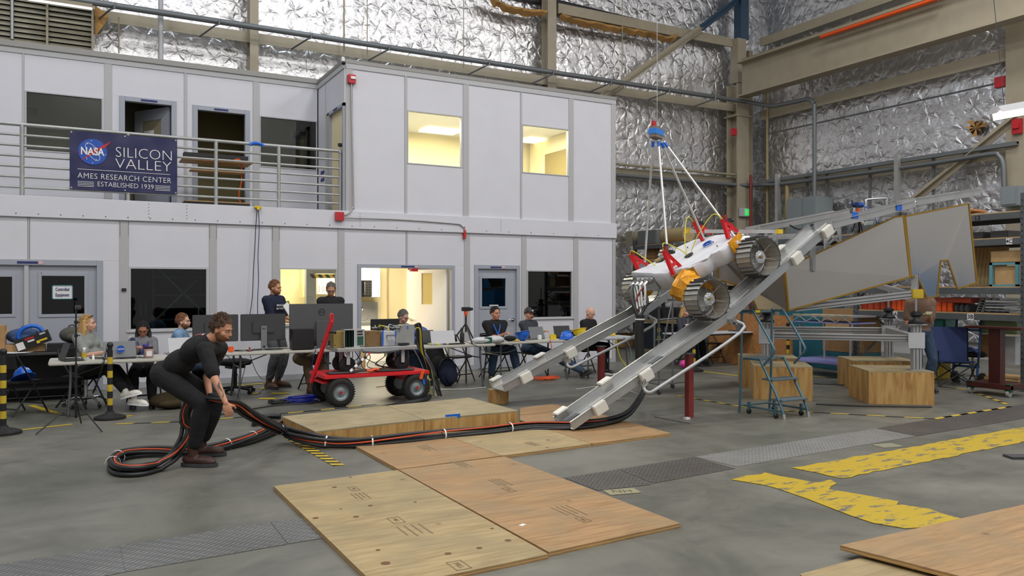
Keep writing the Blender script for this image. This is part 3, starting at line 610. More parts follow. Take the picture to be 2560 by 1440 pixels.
# vertical pipes and struts on right wall and corner
def vpipe(px,py0,py1,X,r_,mt,label,sq=False,cat='pipe',name='riser_pipe'):
    a=onX(px,py0,X); b=onX(px,py1,X); b.x,b.y=a.x,a.y
    if py1>=640: b.z=0
    m=M(); 
    if sq: m.beam(b,a,r_*2,r_*2,(1,0,0))
    else: m.cyl(b,a,r_,n=10)
    return solo(m,name,mt,label,cat,b,smooth=not sq)
vpipe(1877,440,640,XR-.9,.045,'red_dark','dark red riser pipe beside the corner column')
vpipe(1918,215,640,XR-.5,.04,'pipe_beige','beige riser pipe right of the corner column, full height')
vpipe(1968,462,650,XR-.7,.06,'pipe_beige','thick short beige riser pipe below the cable tray')
vpipe(1944,437,650,XR-.8,.055,'galv','light grey strut between the beige riser pipes',True,'strut','wall_strut')
vpipe(2243,390,560,XR-.8,.055,'galv','light grey strut behind the lander deck',True,'strut','wall_strut')
for px,lb in ((2018,'dark strut left of the grey cabinet top'),(2068,'dark strut above the grey cabinet'),(2175,'dark strut right of the grey cabinet'),(2334,'dark strut crossing the diagonal brace'),(2537,'dark strut beside the right column')):
    a_,b_=(438-(px-2018)*.16,545); vpipe(px,a_,b_,XR-.55,.028,'galv_dark',lb,True,'strut','wall_strut')
# thin vertical rods on back wall
for px,y0_,y1_,rr,mt_,lb in ((860,-20,150,.02,'steel_beige','thin beige rod hanging at the office corner'),(918,-20,146,.012,'steel_beige','thin rod hanging second from the office corner'),(1159,-20,172,.012,'steel_beige','thin rod hanging above the middle of the office block'),(402,-20,152,.05,'light_grey','white pipe rising behind the recessed office roof'),(30,-20,100,.03,'galv','grey pipe rising in front of the louvre'),(1556,-60,190,.012,'steel_beige','pair of thin rods left of the diagonal brace'),(297,45,135,.014,'steel_beige2','thin rod beside the torn foil edge')):
    Yq=YB-.75; a_=onY(px,y0_,Yq); b_=onY(px,y1_,Yq); solo(M().cyl(b_,a_,rr,n=8),'hanging_rod',mt_,lb,'rod',b_,smooth=True)
# electrical cabinets
a=onX(2001,503,XR-.6); b=onX(2073,548,XR-.6)
ec=thing('electrical_cabinet','grey electrical cabinet on the right wall below the drop pipe','cabinet',(XR-.75,a.y,b.z)); 
M().bx(XR-1.15,XR-.45,b.y,a.y,b.z-.5,a.z).build('body',mat('cab_grey','7f888c',.5),ec,world=True,bev=.01); M().bx(XR-1.17,XR-1.15,b.y+.45,a.y-.03,b.z-.46,a.z-.04).build('door','cab_grey',ec,world=True); M().bx(XR-1.17,XR-1.15,b.y+.03,b.y+.42,b.z-.46,a.z-.04).build('door','cab_grey',ec,world=True)
a=onX(2500,470,XR-1.0); b=onX(2545,515,XR-1.0)
ec=thing('switch_box','grey switch box under the conduit elbow at the right edge','cabinet',(XR-1.0,a.y,b.z)); M().bx(XR-1.0,XR-.5,b.y,a.y,b.z,a.z).build('body','cab_grey',ec,world=True,bev=.01); M().bx(XR-1.02,XR-1.0,b.y+.04,a.y-.04,b.z+.04,a.z-.04).build('door','cab_grey',ec,world=True)
# exit sign
p=onY(1862,533,YB-.84); ex=thing('exit_sign','small box with a green lit exit sign on the corner column','exit sign',p)
M().box((0,0,0),(.42,.1,.26)).build('housing','light_grey',ex,bev=.01); M().box((.07,-.055,0),(.24,.01,.2)).build('lit_panel','exit_green',ex)
text('EXIT',.13,'white',ex,TR((.07,-.064,0))@Rx(PI/2),sx=.75)
# louvre at top left
a=onY(-30,15,YB-.75); b=onY(234,100,YB-.75); z0=onY(234,124,YB-.75).z
lv=thing('louvre_vent','large dark slatted louvre at the top left of the back wall','vent',(a.x,YB-.75,z0))
zt_=b.z+1.1
M().bx(a.x,b.x,YB-.6,YB-.5,z0-.6,zt_).build('backing','black',lv,world=True)
for x in (a.x,onY(115,0,YB-.75).x,b.x-.04): M().bx(x,x+.04,YB-.8,YB-.6,z0-.6,zt_).build('mullion','steel_beige2',lv,world=True)
k=0; z=z0-.55
while z<zt_-.1:
    m=M().prism([(a.x+.04,YB-.72,z),(a.x+.04,YB-.67,z+.088),(a.x+.04,YB-.655,z+.088),(a.x+.04,YB-.705,z)],(b.x-a.x-.06,0,0)); m.build('slat',mat('louvre','8a8674',.6,var=.15),lv,world=True); z+=.1
M().bx(a.x,b.x+.35,YB-.82,YB-.55,zt_-.02,zt_+.14).build('head_beam','steel_beige2',lv,world=True)
tq=[onY(70,-4,YB-1.0),onY(231,28,YB-1.0)]; tq[1].z=tq[0].z=(tq[0].z+tq[1].z)/2; o=thing('tube_light','thin lit fluorescent tube under the beam at the top left','light fixture',tq[0]); M().beam(tq[0],tq[1],.05,.03).build('tube',mat('lamp_white','f2eef0',.5,emit=1.5),o,world=True); M().beam(tq[0]+Vector((0,0,.05)),tq[1]+Vector((0,0,.05)),.1,.06).build('housing','steel_beige2',o,world=True)
# orange insulation torn strips
rng=random.Random(4)
def insul(pts_top,drop,label):
    m=M(); top=[onY(x,y,YB-.5) for x,y in pts_top]; top=catmull(top,6); n=len(top); vs_=[]
    for i,p in enumerate(top):
        dd=drop*(.75+.5*rng.random())*(1 if 0<i<n-1 else .5)
        vs_+= [p+Vector((0,.05,0)),p+Vector((0,-.12-.05*rng.random(),-.25*dd)),p+Vector((0,-.16-.08*rng.random(),-.6*dd)),p+Vector((0,-.04,-dd))]
    fs=[(i*4+j,i*4+j+1,i*4+5+j,i*4+4+j) for i in range(n-1) for j in range(3)]
    m.add(vs_,fs); return solo(m,'torn_insulation','tan_insul',label,'insulation',top[0],smooth=True,recalc=False)
insul([(1222,-6),(1262,12),(1310,22),(1362,28)],.2,'brown torn insulation strip hanging left of the tall beige column')
insul([(1396,36),(1450,50),(1540,66),(1610,78),(1662,92),(1684,88)],.2,'brown torn insulation strip hanging right of the tall beige column')
solo(M().prism([onY(1250,-10,YB-.25),onY(1400,18,YB-.25),onY(1680,88,YB-.25),onY(1640,60,YB-.25),onY(1400,2,YB-.25),onY(1300,-30,YB-.25)],(0,.05,0)),'insulation_gap','black','dark gap above the torn insulation','gap',onY(1400,18,YB-.25))
x0=onY(234,0,YB-.6).x; a=onY(236,40,YB-.6); m=M().prism([onY(236,15,YB-.62),onY(272,38,YB-.62),onY(262,62,YB-.62),onY(238,92,YB-.62)],(0,.08,0)); solo(m,'torn_insulation','tan_insul','brown insulation corner showing beside the louvre','insulation',a)
# torn hole on the right wall
p=onX(2440,322,XR-.2); hh=thing('torn_foil_hole','brown torn hole in the foil of the right wall','hole',p)
m=M(); 
for k in range(7):
    a_=k*2*PI/7; rr=.32 if k%2 else .16; m.add([(0,0,0),(-.06,rr*math.cos(a_),rr*.7*math.sin(a_)),(-.02,.28*math.cos(a_+.5),.2*math.sin(a_+.5))],[(0,1,2)])
m.build('flap','tan_insul',hh); M().cyl((-.0,0,0),(.03,0,0),.16,n=9).build('cavity',mat('dark_brown','2a2018',.9),hh)
# hanging light fixture upper right, nearer than the wall
c0=D(2487,278,13.); c1=D(2640,250,13.)
lf=thing('strip_light','lit warm fluorescent strip light hanging at the right edge','light fixture',c0)
M().prism([c0+Vector((-.0,-.14,-.05)),c0+Vector((0,.14,-.05)),c0+Vector((0,.05,.06)),c0+Vector((0,-.05,.06))],c1-c0).build('housing','light_grey',lf,world=True); M().beam(c0+(c1-c0)*.03+Vector((0,0,-.1)),c1+Vector((0,0,-.1)),.2,.1).build('tube','lamp_warm',lf,world=True)
M().tube([c0+Vector((.1,-.1,0)),c0+Vector((.3,.2,2.)),c0+Vector((.35,.3,5.9))],.006,5).build('suspension_wire','black',lf,world=True)
# red alarm, conduits on the facade, cameras
p=onY(879,200,Yf-.05); fa=thing('fire_strobe','red fire strobe at the top left corner of the upper office block','alarm',p)
M().box((0,0,0),(.15,.08,.17)).build('body','red',fa,bev=.008); M().box((.015,-.05,.02),(.09,.03,.05)).build('lens','white',fa)
p2=onY(848,543,Yf-.07); p3=onY(1161,588,Yf-.04)
m=M().tube([p-Vector((0,0,.08)),p-Vector((0,0,.4)),onY(884,500,Yf-.06),onY(882,520,Yf-.07),onY(872,535,Yf-.08),onY(858,540,Yf-.08)],.014,8,smooth=5)
solo(m,'alarm_conduit','galv','grey conduit dropping from the red strobe to the red box','conduit',p2,smooth=True)
m=M().tube([p2+Vector((.08,-.02,-.02)),onY(1000,551,Yf-.07),onY(1135,561,Yf-.07),onY(1152,565,Yf-.07),onY(1161,575,Yf-.06),p3+Vector((0,-.02,.05))],.012,8,smooth=5)
solo(m,'alarm_conduit','galv','grey conduit running right from the red box to the red horn','conduit',p3,smooth=True)
solo(M().box(p2,(.16,.1,.16)),'junction_box','red','red square junction box on the white band','alarm',p2)
solo(M().box(p3,(.05,.06,.17)).cyl(p3+Vector((0,0,.08)),p3+Vector((0,0,.16)),.015),'alarm_horn','red','slim red alarm horn above the double doorway batten','alarm',p3)
p=onY(858,160,Yf-.08); cc=thing('security_camera','white dome camera on the top corner of the upper office block','camera',p); M().cyl((0,0,.02),(0,0,.1),.035).tube([(0,0,.1),(0,.05,.12)],.02).build('mount','white',cc); M().ell((0,-.02,0),.04).build('dome','black_gloss',cc,smooth=True)
p=onY(310,726,Yf-.03); solo(M().box(p,(.07,.03,.045)),'wall_box','black','small black box left of the dark shelf window','wall box',p)
# two data cables hanging down the facade
def hang(pts,r_,mt_,lb):
    m=M().tube([onY(x,y,Yf-.1) for x,y in pts],r_,6,smooth=6); return solo(m,'hanging_cable',mt_,lb,'cable',onY(pts[0][0],pts[0][1],Yf-.1),smooth=True)
hang([(643,520),(640,560),(637,620),(633,690),(631,740),(626,780),(622,800)],.007,'black','black cable hanging down the facade, left of the pair')
hang([(645,520),(648,570),(645,640),(646,700),(644,750),(644,790)],.007,'ink_blue','blue cable hanging down the facade, right of the pair')
p=onY(644,520,Yf-.06); solo(M().box(p+Vector((0,0,.0)),(.12,.14,.03)).box(p+Vector((0,-.06,-.02)),(.05,.03,.06)),'cable_tape','yellow','yellow tape holding the hanging cables on the balcony edge','tape',p)
# balcony railing
rl=thing('balcony_railing','galvanised pipe railing with seven rails along the balcony','railing',(0,Yf+.12,ZB1))
Yq=Yf+.14; ztop=onY(0,309,Yq).z; zlow=onY(0,467,Yq).z
for k in range(7):
    z=ztop+(zlow-ztop)*k/6; M().cyl((XL,Yq,z),(onY(858,0,Yq).x,Yq,z),.03 if k==0 else .021,n=10).build('rail','galv',rl,world=True,smooth=True)
for px in (-125,55,320,540,697,851):
    x=onY(px,0,Yq).x; M().cyl((x,Yq,ZB1-.1),(x,Yq,ztop),.033,n=12).build('post','galv',rl,world=True,smooth=True)
# banner
Yb_=Yq-.06
TL=onY(174,328,Yb_); TRr=onY(443,350,Yb_); BL=onY(174,474,Yb_)
bw=TRr.x-TL.x; bh=TL.z-BL.z
bn=thing('banner','dark blue banner with a round logo and white lettering tied to the balcony railing','banner',((TL.x+TRr.x)/2,Yb_,(TL.z+BL.z)/2))
m=M(); nx=24; nz=10
for i in range(nx+1):
    for j in range(nz+1): m.v.append(Vector((bw*(i/nx-.5),.004*math.sin(i*1.1+j*.7)+.003*math.sin(j*1.9-i*.4),bh*(j/nz-.5))))
m.f=[(i*(nz+1)+j,(i+1)*(nz+1)+j,(i+1)*(nz+1)+j+1,i*(nz+1)+j+1) for i in range(nx) for j in range(nz)]
m.build('sheet','banner_blue',bn,smooth=True)
m=M()
for i in (0,.5,1):
    for j in (0,1): m.cyl((bw*(i-.5)*.97,-.006,bh*(j-.5)*.95),(bw*(i-.5)*.97,-.012,bh*(j-.5)*.95),.014,n=8)
m.build('grommets','galv',bn)
Tb=lambda u,v:TR((bw*(u-.5),-.012,bh*(.5-v)))@Rx(PI/2)
text('SILICON',.25,'white',bn,Tb(.68,.32),fit=bw*.53,off=-.005); text('VALLEY',.25,'white',bn,Tb(.675,.52),fit=bw*.53,off=-.005)
text('AMES RESEARCH CENTER',.13,'white',bn,Tb(.505,.765),fit=bw*.87,spacing=1.08,off=-.0015); text('ESTABLISHED 1939',.115,'white',bn,Tb(.51,.895),fit=bw*.52,off=-.0015)
m=M().bx(-bw*.43,bw*.43,-.014,-.011,bh*(.5-.655),bh*(.5-.648))
for k in range(4):
    z=bh*(.5-.865-k*.026)
    for s_ in (-1,1): m.bx(*sorted((s_*bw*.43,s_*bw*.285)),-.014,-.011,z-.0035,z+.0035)
m.build('rules','white',bn)
cx_,cz_=bw*(.205-.5),bh*(.5-.34); R_=bh*.225
M().cyl((cx_,-.01,cz_),(cx_,-.014,cz_),R_,n=40).build('logo_disc',mat('logo_blue','1a4fae',.4),bn)
m=M(); sw=[(-1.28,-.18),(-.4,-.02),(.5,.35),(1.3,.92),(.95,.5),(.3,.05),(-.3,-.3),(-.95,-.78),(-.3,-.22),(.25,.12),(-.5,-.12)]
m.prism([(cx_+R_*a_,-.0155,cz_+R_*b_) for a_,b_ in [(-1.28,-.15),(-.3,.02),(.45,.38),(1.28,.92),(.9,.42),(.35,.13),(-.3,-.05)]],(0,-.002,0)); m.prism([(cx_+R_*a_,-.0155,cz_+R_*b_) for a_,b_ in [(.5,.16),(.0,-.18),(-.95,-.82),(-.15,-.12),(.3,.18)]],(0,-.002,0))
m.build('logo_swoosh','red',bn)
m=M(); m.tube([(cx_+R_*(.75*math.cos(t)*math.cos(-1.0)-.33*math.sin(t)*math.sin(-1.0)),-.0165,cz_+R_*(.75*math.cos(t)*math.sin(-1.0)+.33*math.sin(t)*math.cos(-1.0))) for t in [k*2*PI/36 for k in range(37)]],.004,4); m.build('logo_orbit','white',bn)
m=M()
for k in range(14): a_=rng.random()*6.28; r0=R_*(.3+.6*rng.random()); m.box((cx_+r0*math.cos(a_),-.0165,cz_+r0*math.sin(a_)),(.012,.002,.012))
m.build('logo_stars','white',bn)
text('NASA',.17,'white',bn,TR((cx_,-.019,cz_))@Rx(PI/2),fit=R_*1.6,off=.004)
# things on the balcony
p=onY(641,366,Yq); m=M(); m.tube([p+Vector((.12*math.cos(t)-.0,-.03,-.01+.05*math.sin(t))) for t in [PI*k/8 for k in range(9)]],.03,8); solo(m,'neck_cushion','blue','blue arched pad clipped on the top rail','pad',p,smooth=True)
p=onY(850,384,Yq-.02); ac=thing('action_camera','small black camera clamped on the balcony end post','camera',p); M().box((0,0,.02),(.05,.05,.05)).tube([(0,0,.03),(.02,0,.07),(0,0,.11)],.012).build('clamp','galv',ac); M().box((.01,0,.15),(.09,.05,.065)).cyl((.01,-.025,.15),(.01,-.045,.15),.025).build('body','black',ac,bev=.004)
Yw=Yr-.75
p=onY(540,500,Yw); T0=TR((p.x,Yw,ZB1)); dk=thing('standing_desk','wooden standing desk with a black column behind the railing','desk',(p.x,Yw,ZB1))
M().box((0,0,.91),(1.25,.55,.03)).build('tabletop','wood_light',dk,bev=.005); M().box((.0,-.1,.72),(.95,.3,.02)).build('keyboard_shelf','wood_light',dk); M().box((0,0,.45),(.07,.07,.88)).build('column','black',dk); M().box((0,0,.08),(1.15,.5,.1)).build('base','black',dk); M().box((0,0,.14),(1.15,.5,.02)).build('base_board','wood_light',dk)
solo(M().box((p.x,Yw,ZB1+1.02),(1.15,.2,.07)).box((p.x-.3,Yw,ZB1+.955),(.06,.1,.06)).box((p.x+.3,Yw,ZB1+.955),(.06,.1,.06)),'sound_bar','black','long black bar lying on the standing desk','bar',(p.x,Yw,ZB1+.93))
m=M().tube([onY(x,y,Yw-.15) for x,y in ((583,403),(600,402),(604,430),(603,460),(598,480),(598,500),(606,516))],.012,6,smooth=5); solo(m,'extension_cord','orange','orange extension cord hanging from the standing desk','cord',onY(583,403,Yw-.15),smooth=True)
# shelf with cross brace behind the dark window
Ys=Yf+.55; sh=thing('braced_shelf','grey shelf frame with an X brace behind the dark window','shelf',(fx(450),Ys,0))
def sp(x,y): return onY(x,y,Ys)
for x in (383,519): a_=sp(x,660); b_=sp(x,828); M().bx(a_.x-.02,a_.x+.02,Ys-.01,Ys+.03,0,a_.z+.1).build('post','galv_dark',sh,world=True)
for y in (693,738,800): a_=sp(383,y); b_=sp(519,y); M().bx(a_.x,b_.x,Ys,Ys+.4,a_.z-.03,a_.z).build('shelf_board','galv_dark',sh,world=True)
for p_,q_ in (((393,672),(519,792)),((384,806),(519,676))): M().beam(sp(*p_)-Vector((0,.04,0)),sp(*q_)-Vector((0,.04,0)),.01,.035).build('cross_brace','galv',sh,world=True)
for i_,(px_,hh_) in enumerate(((352,.09),(364,.09),(411,.06))):
    a_=onY(px_,790,Ys); solo(M().cyl(a_,a_+Vector((0,0,hh_*2.5)),.012,n=8),'test_tube','light_grey',('pale upright tube behind the dark window, leftmost','pale upright tube behind the dark window, second','short pale tube behind the dark window')[i_],'tube',a_)
# kitchen contents
Yk=Yf+3.25
def kb(px0,px1,py0,py1,Y,dp,mt_,name,label,cat='cabinet',**k):
    a_=onY(px0,py0,Y); b_=onY(px1,py1,Y); return solo(M().bx(a_.x,b_.x,Y,Y+dp,b_.z,a_.z),name,mt_,label,cat,(a_.x,Y,b_.z),bev=.004,**k)
def cab(px0,px1,py0,py1,Y,dp,label,nd=1,mt_='cream_wall'):
    a_=onY(px0,py0,Y); b_=onY(px1,py1,Y); r_=thing('wall_cabinet',label,'cabinet',(a_.x,Y,b_.z)); w_=b_.x-a_.x; h_=a_.z-b_.z
    M().bx(0,w_,0,dp,0,h_).build('body',mt_,r_)
    for k in range(nd):
        x_=w_*k/nd; dd_=M().bx(x_+.004,x_+w_/nd-.004,-.02,0,.004,h_-.004).build('door',mt_,r_,bev=.003); M().bx(x_+w_/nd-.05,x_+w_/nd-.04,-.035,-.02,.05,.2).build('handle','galv',dd_)
    return r_
cab(893,929,664,704,Yk-.4,.35,'cream wall cabinet above the black microwave',1,'white'); cab(930,950,664,745,Yk-.4,.35,'tall cream cabinet right of the microwave',1,'white')
a_=onY(899,702,Yk-.42); b_=onY(929,744,Yk-.42); mw=thing('microwave','black microwave under the kitchen cabinet','microwave',(a_.x,Yk-.42,b_.z)); w_=b_.x-a_.x; h_=a_.z-b_.z
M().bx(-.2,w_,0,.35,0,h_).build('body','black',mw,bev=.006); M().bx(-.18,w_*.35,-.015,0,.02,h_-.02).build('door','black_gloss',mw); m=M()
for i in range(3):
    for j in range(5): m.box((w_*.5+i*.06,-.006,.06+j*.06),(.03,.01,.03))
m.build('buttons','dark_grey',mw); M().tube([(w_*.38,-.02,.05),(w_*.38,-.045,.12),(w_*.38,-.045,h_-.1),(w_*.38,-.02,h_-.05)],.008,6).build('handle','mid_grey',mw)
a_=onY(893,804,Yk-.55); b_=onY(963,804,Yk-.55); kc=thing('kitchen_counter','stainless kitchen counter with backsplash in the lit doorway','counter',(a_.x-.5,Yk-.6,0))
w_=b_.x-a_.x+.5; M().bx(0,w_,0,.6,0,.86).build('body','white',kc); M().bx(-.0,w_+.02,-.02,.6,.86,.91).build('worktop','alu_rough',kc); M().bx(0,w_,.56,.58,.91,1.36).build('backsplash','alu_rough',kc); M().tube([(w_-.5,.4,.91),(w_-.5,.4,1.2),(w_-.5,.3,1.26),(w_-.5,.18,1.2),(w_-.5,.18,1.14)],.016,8,smooth=4).cyl((w_-.62,.4,.93),(w_-.38,.4,.93),.02).tube([(w_-.62,.4,.93),(w_-.66,.3,.98)],.012).tube([(w_-.38,.4,.93),(w_-.34,.3,.98)],.012).build('faucet','steel_bright',kc,smooth=True)
for px in (968,1052):
    x_=onY(px,0,Yk).x; M().bx(x_,x_+.012,Yk-.03,Yk+.02,0,ZB0-.1).build('panel_joint','wood_light',rk,world=True)
kp=onY(766,0,Yf+.8); kq=onY(790,0,Yf+.8); solo(M().bx(kp.x,kq.x,Yf+.8,Yf+.95,0,ZB0-.08),'door_post','frame_grey','grey door post behind the kitchen window','post',(kp.x,Yf+.8,0))
a_=onY(781,688,Yf+.78); b_=onY(845,696,Yf+.78); hz=thing('hazard_bar','yellow and black striped bar across the inner doorway','bar',(a_.x,Yf+.78,a_.z-.07)); n=7; w_=(b_.x-a_.x)/n
for k in range(n): M().prism([(w_*k,0,0),(w_*(k+1),0,0),(w_*(k+1)-.05,0,.075),(w_*k-.05,0,.075)],(0,.03,0)).build('stripe','yellow' if k%2 else 'black',hz)
solo(M().bx(kq.x,kq.x+.7,Yf+.8,Yf+.9,a_.z+.02,ZB0-.08),'door_header','frame_grey','grey header above the striped bar','header',(kq.x,Yf+.8,a_.z))
cab(793,812,697,738,Yk-.45,.35,'white wall cabinet behind the inner doorway, left of the standing man',2,'white'); cab(812,845,697,738,Yk-.45,.35,'white wall cabinet behind the head of the man in black',2,'white'); cab(758,766,670,745,Yk-.9,.35,'cream wall cabinet at the edge of the kitchen wall',1)
a_=onY(706,780,Yf+.5); solo(M().bx(a_.x-.1,a_.x+.9,Yf+.4,Yf+.9,.86,.9),'window_shelf','alu_rough','grey counter below the kitchen window','counter',(a_.x,Yf+.4,.86))
a_=onY(716,800,Yf+.6); m=M().tube([a_+Vector((0,0,-.02)),a_+Vector((.02,0,.12)),a_+Vector((.0,.01,.28)),a_+Vector((-.01,.02,.33))],.07,9,smooth=3); solo(m,'yellow_bag','yellow_paint','yellow crumpled bag standing behind the kitchen window','bag',a_,smooth=True)
# ================================================================ floor plates, paint, tape
def slab(name,px,mt,label,cat,z0=0.0,th=.02,parent=None,edge=None,**k):
    top=[fl(x,y,z0+th) if not isinstance(x,Vector) else x for x,y in px]; m=M().prism(top,(0,0,-th))
    if parent is not None: return m.build(name,mt,parent,world=True)
    return solo(m,name,mt,label,cat,top[0],**k)
# two runs of steel cover plates set in the floor
def plate(px,mt): M().prism([fl(x,y,.004) for x,y in px],(0,0,-.003)).build('cover_plate',mt,floor)
plate([(-120,1431),(299,1366),(313,1431),(60,1480),(-120,1500)],'plate_grey'); plate([(300,1366),(675,1307),(718,1362),(314,1431)],'plate_grey'); plate([(677,1306),(765,1296),(812,1346),(720,1361)],'plate_grey')
plate([(1410,1196),(1546,1175),(1628,1213),(1494,1228)],'plate_dark'); plate([(1547,1175),(1735,1144),(1838,1173),(1632,1210)],'plate_dark'); plate([(1738,1144),(2190,1073),(2290,1092),(1842,1168)],'plate_light'); plate([(2193,1072),(2560,1012),(2700,1010),(2560,1048),(2292,1092)],'plate_dark')
def paint(name,pts,mt,label,cat='floor paint',z=.006,seed=1,rag=.02,step=.12):
    rng=random.Random(seed); P=[fl(x,y,z) for x,y in pts]; out=[]
    for i,p in enumerate(P):
        q=P[(i+1)%len(P)]; n=max(1,int((q-p).length/step))
        for k in range(n):
            v=p.lerp(q,k/n); out.append(v+Vector((rng.uniform(-rag,rag),rng.uniform(-rag,rag),0)))
    return solo(M().add(out,[tuple(range(len(out)))]).prism(out,(0,0,-.003)),name,mt,label,cat,out[0])
def mk_worn():
    m=mat('yellow_worn','c8a81c',.55); nt,b=nodes(m); tc=N(nt,'ShaderNodeTexCoord'); n=N(nt,'ShaderNodeTexNoise'); n.inputs['Scale'].default_value=5.5; n.inputs['Detail'].default_value=11; n.inputs['Roughness'].default_value=.7
    mp=N(nt,'ShaderNodeMapping'); mp.inputs['Scale'].default_value=(.7,2,1); nt.links.new(tc.outputs['Object'],mp.inputs[0]); nt.links.new(mp.outputs[0],n.inputs['Vector'])
    r=N(nt,'ShaderNodeValToRGB'); e=r.color_ramp.elements; e[0].position=.41; e[0].color=lin('5f5e56'); e[1].position=.46; e[1].color=lin('b0951c'); nt.links.new(n.outputs['Fac'],r.inputs[0]); nt.links.new(r.outputs[0],b.inputs['Base Color'])
mk_worn()
paint('yellow_floor_line',[(1984,1171),(2600,1062),(2640,1090),(2106,1197)],'yellow_worn','long worn yellow floor line running to the right edge')
paint('yellow_floor_line',[(1832,1200),(1868,1190),(1922,1183),(1975,1198),(2030,1208),(2070,1200),(2096,1212),(2064,1224),(2110,1232),(2172,1240),(2242,1256),(2245,1266),(2262,1266),(2330,1275),(2400,1300),(2330,1318),(2260,1322),(2180,1308),(2090,1276),(1990,1240),(1908,1214),(1866,1208)],'yellow_worn','shorter broken yellow floor line ending at the plywood stack',seed=3,rag=.03)
for px,py,lb in ((1555,1231,'small cream oval stencil on the floor beside the dark plates'),(2219,1116,'small faded rectangular stencil on the floor near the long yellow line')):
    mat('stencil_ink','5b5a4c',.8); p=fl(px,py,.002); o=thing('floor_stencil',lb,'floor marking',p,-.2)
    (M().bx(-.14,.14,-.08,.08,0,.003) if px<2000 else M().bx(-.13,.13,-.09,.09,0,.003)).build('field',mat('stencil','8a8468',.7),o)
    if px<2000: text('NH',.12,'stencil_ink',o,TR((0,0,.004))@Rz(-.2),ext=.0008)
    else: M().bx(-.09,.09,-.05,.05,.003,.005).build('inner_field',mat('stencil_in','7d7b70',.7),o)
def hazard(pts,label,w=.07,n_len=.16,z=.004,mode='stripe',skew=.6):
    P=[fl(x,y,z) for x,y in pts]; o=thing('hazard_tape',label,'tape',P[0])
    for a,b in zip(P,P[1:]):
        L=(b-a).length; d=(b-a).normalized(); s=Vector((-d.y,d.x,0)); k=0; t=0
        m=M().prism([a-s*w/2,b-s*w/2,b+s*w/2,a+s*w/2],(0,0,-.002)); m.build('black_backing' if mode=='stripe' else 'tape_strip','black' if mode=='stripe' else 'yellow_paint',o,world=True)
        if mode=='stripe':
            m=M()
            while t<L-n_len*.5:
                q=a+d*t+Vector((0,0,.001)); e=min(n_len*.5,L-t); m.prism([q-s*w/2,q+d*e-s*w/2,q+d*(e+w*skew)+s*w/2,q+d*(w*skew)+s*w/2],(0,0,-.001)); t+=n_len
            m.build('yellow_stripe','yellow_paint',o,world=True,kind='stuff')
    return o
hazard([(726,1097),(846,1165)],'bold yellow and black hazard tape strip in front of the wooden platform',.11,.15)
hazard([(285,1062),(450,1056),(640,1042),(800,1027),(940,1012)],'yellow and black tape line running past the front of the tables',.05,.42)
hazard([(20,1080),(180,1062)],'plain yellow tape line between the striped posts',.06,mode='plain')
hazard([(78,1015),(145,1036)],'plain yellow tape strip under the folding chair at left',.09,mode='plain')
hazard([(1690,990),(1850,1018)],'striped tape left of the rolling ladder',.06,.3)
hazard([(1850,1018),(1985,1030),(2336,1049)],'striped tape line passing under the rolling ladder to the right',.05,.45)
hazard([(2336,1049),(2528,1018)],'striped tape line rising to the right hand corner point',.06,.4)
hazard([(2518,1013),(2422,976),(2345,968)],'striped tape line from the corner point towards the blue chair',.06,.35)
hazard([(1740,928),(1862,943)],'plain bright yellow tape on the floor behind the red post',.08,mode='plain')
hazard([(2030,942),(2112,948)],'thin striped tape behind the crates',.05,.5)
for a,b,lb in (((640,1023),(560,1030),'short yellow tape tab beside the standing cable, near the bending man'),((295,1046),(330,1040),'short yellow tape tab at the foot of the striped post')):
    hazard([a,b],lb,.07,mode='plain')
# ================================================================ plywood
def sheet(px,mt,label,z0=0.0,th=.03,mark=None,group=None,grade=True):
    top=[fl(x,y,z0+th) for x,y in px]; o=thing('plywood_sheet',label,'plywood',top[0]-Vector((0,0,th)))
    M().prism([p for p in top],(0,0,-th*.22)).build('face_veneer',mt,o,world=True); M().prism([p-Vector((0,0,th*.22)) for p in top],(0,0,-th*.26)).build('core_ply','ply_edge',o,world=True); M().prism([p-Vector((0,0,th*.48)) for p in top],(0,0,-th*.2)).build('dark_ply','wood_light',o,world=True); M().prism([p-Vector((0,0,th*.68)) for p in top],(0,0,-th*.32)).build('bottom_ply','ply_edge',o,world=True)
    return o,top
B1=(1371,1387); TLv,TRv,BRv=fl(684,1217,.03),fl(994,1177,.03),fl(1371,1387,.03); BLv=TLv+(BRv-TRv)
def topx(p):
    d=dep(p); xc=CA*p.x-SA*p.y; return (CX+F*xc/d, CY+F*(H0-p.z)/d)
s1,t1=sheet([(684,1217),(994,1177),(1371,1387),topx(BLv)],'ply_tan','tan plywood sheet nearest the camera with knots and stamps, left of the pink sheet')
s2,t2=sheet([(997,1176),(1261,1143),(1701,1310),(1372,1382)],'ply_pink','large pinkish plywood sheet right of the near tan sheet')
s3,t3=sheet([(996,1175),(880,1112),(1095,1084),(1254,1141)],'ply_pink','pinkish plywood sheet in front of the left half of the platform')
s4,t4=sheet([(1256,1141),(1097,1084),(1298,1059),(1338,1065),(1479,1111)],'ply_tan','yellowish plywood sheet in front of the right half of the platform')
s5,t5=sheet([(1481,1111),(1340,1065),(1300,1052),(1300,1040),(1455,1024),(1540,1048),(1678,1085)],'ply_pink','orange-toned plywood sheet under the foot of the near ramp')
s6,t6=sheet([(1300,1039),(1300,1022),(1378,1012),(1454,1023)],'ply_pink','small visible strip of plywood sheet behind the near ramp foot')
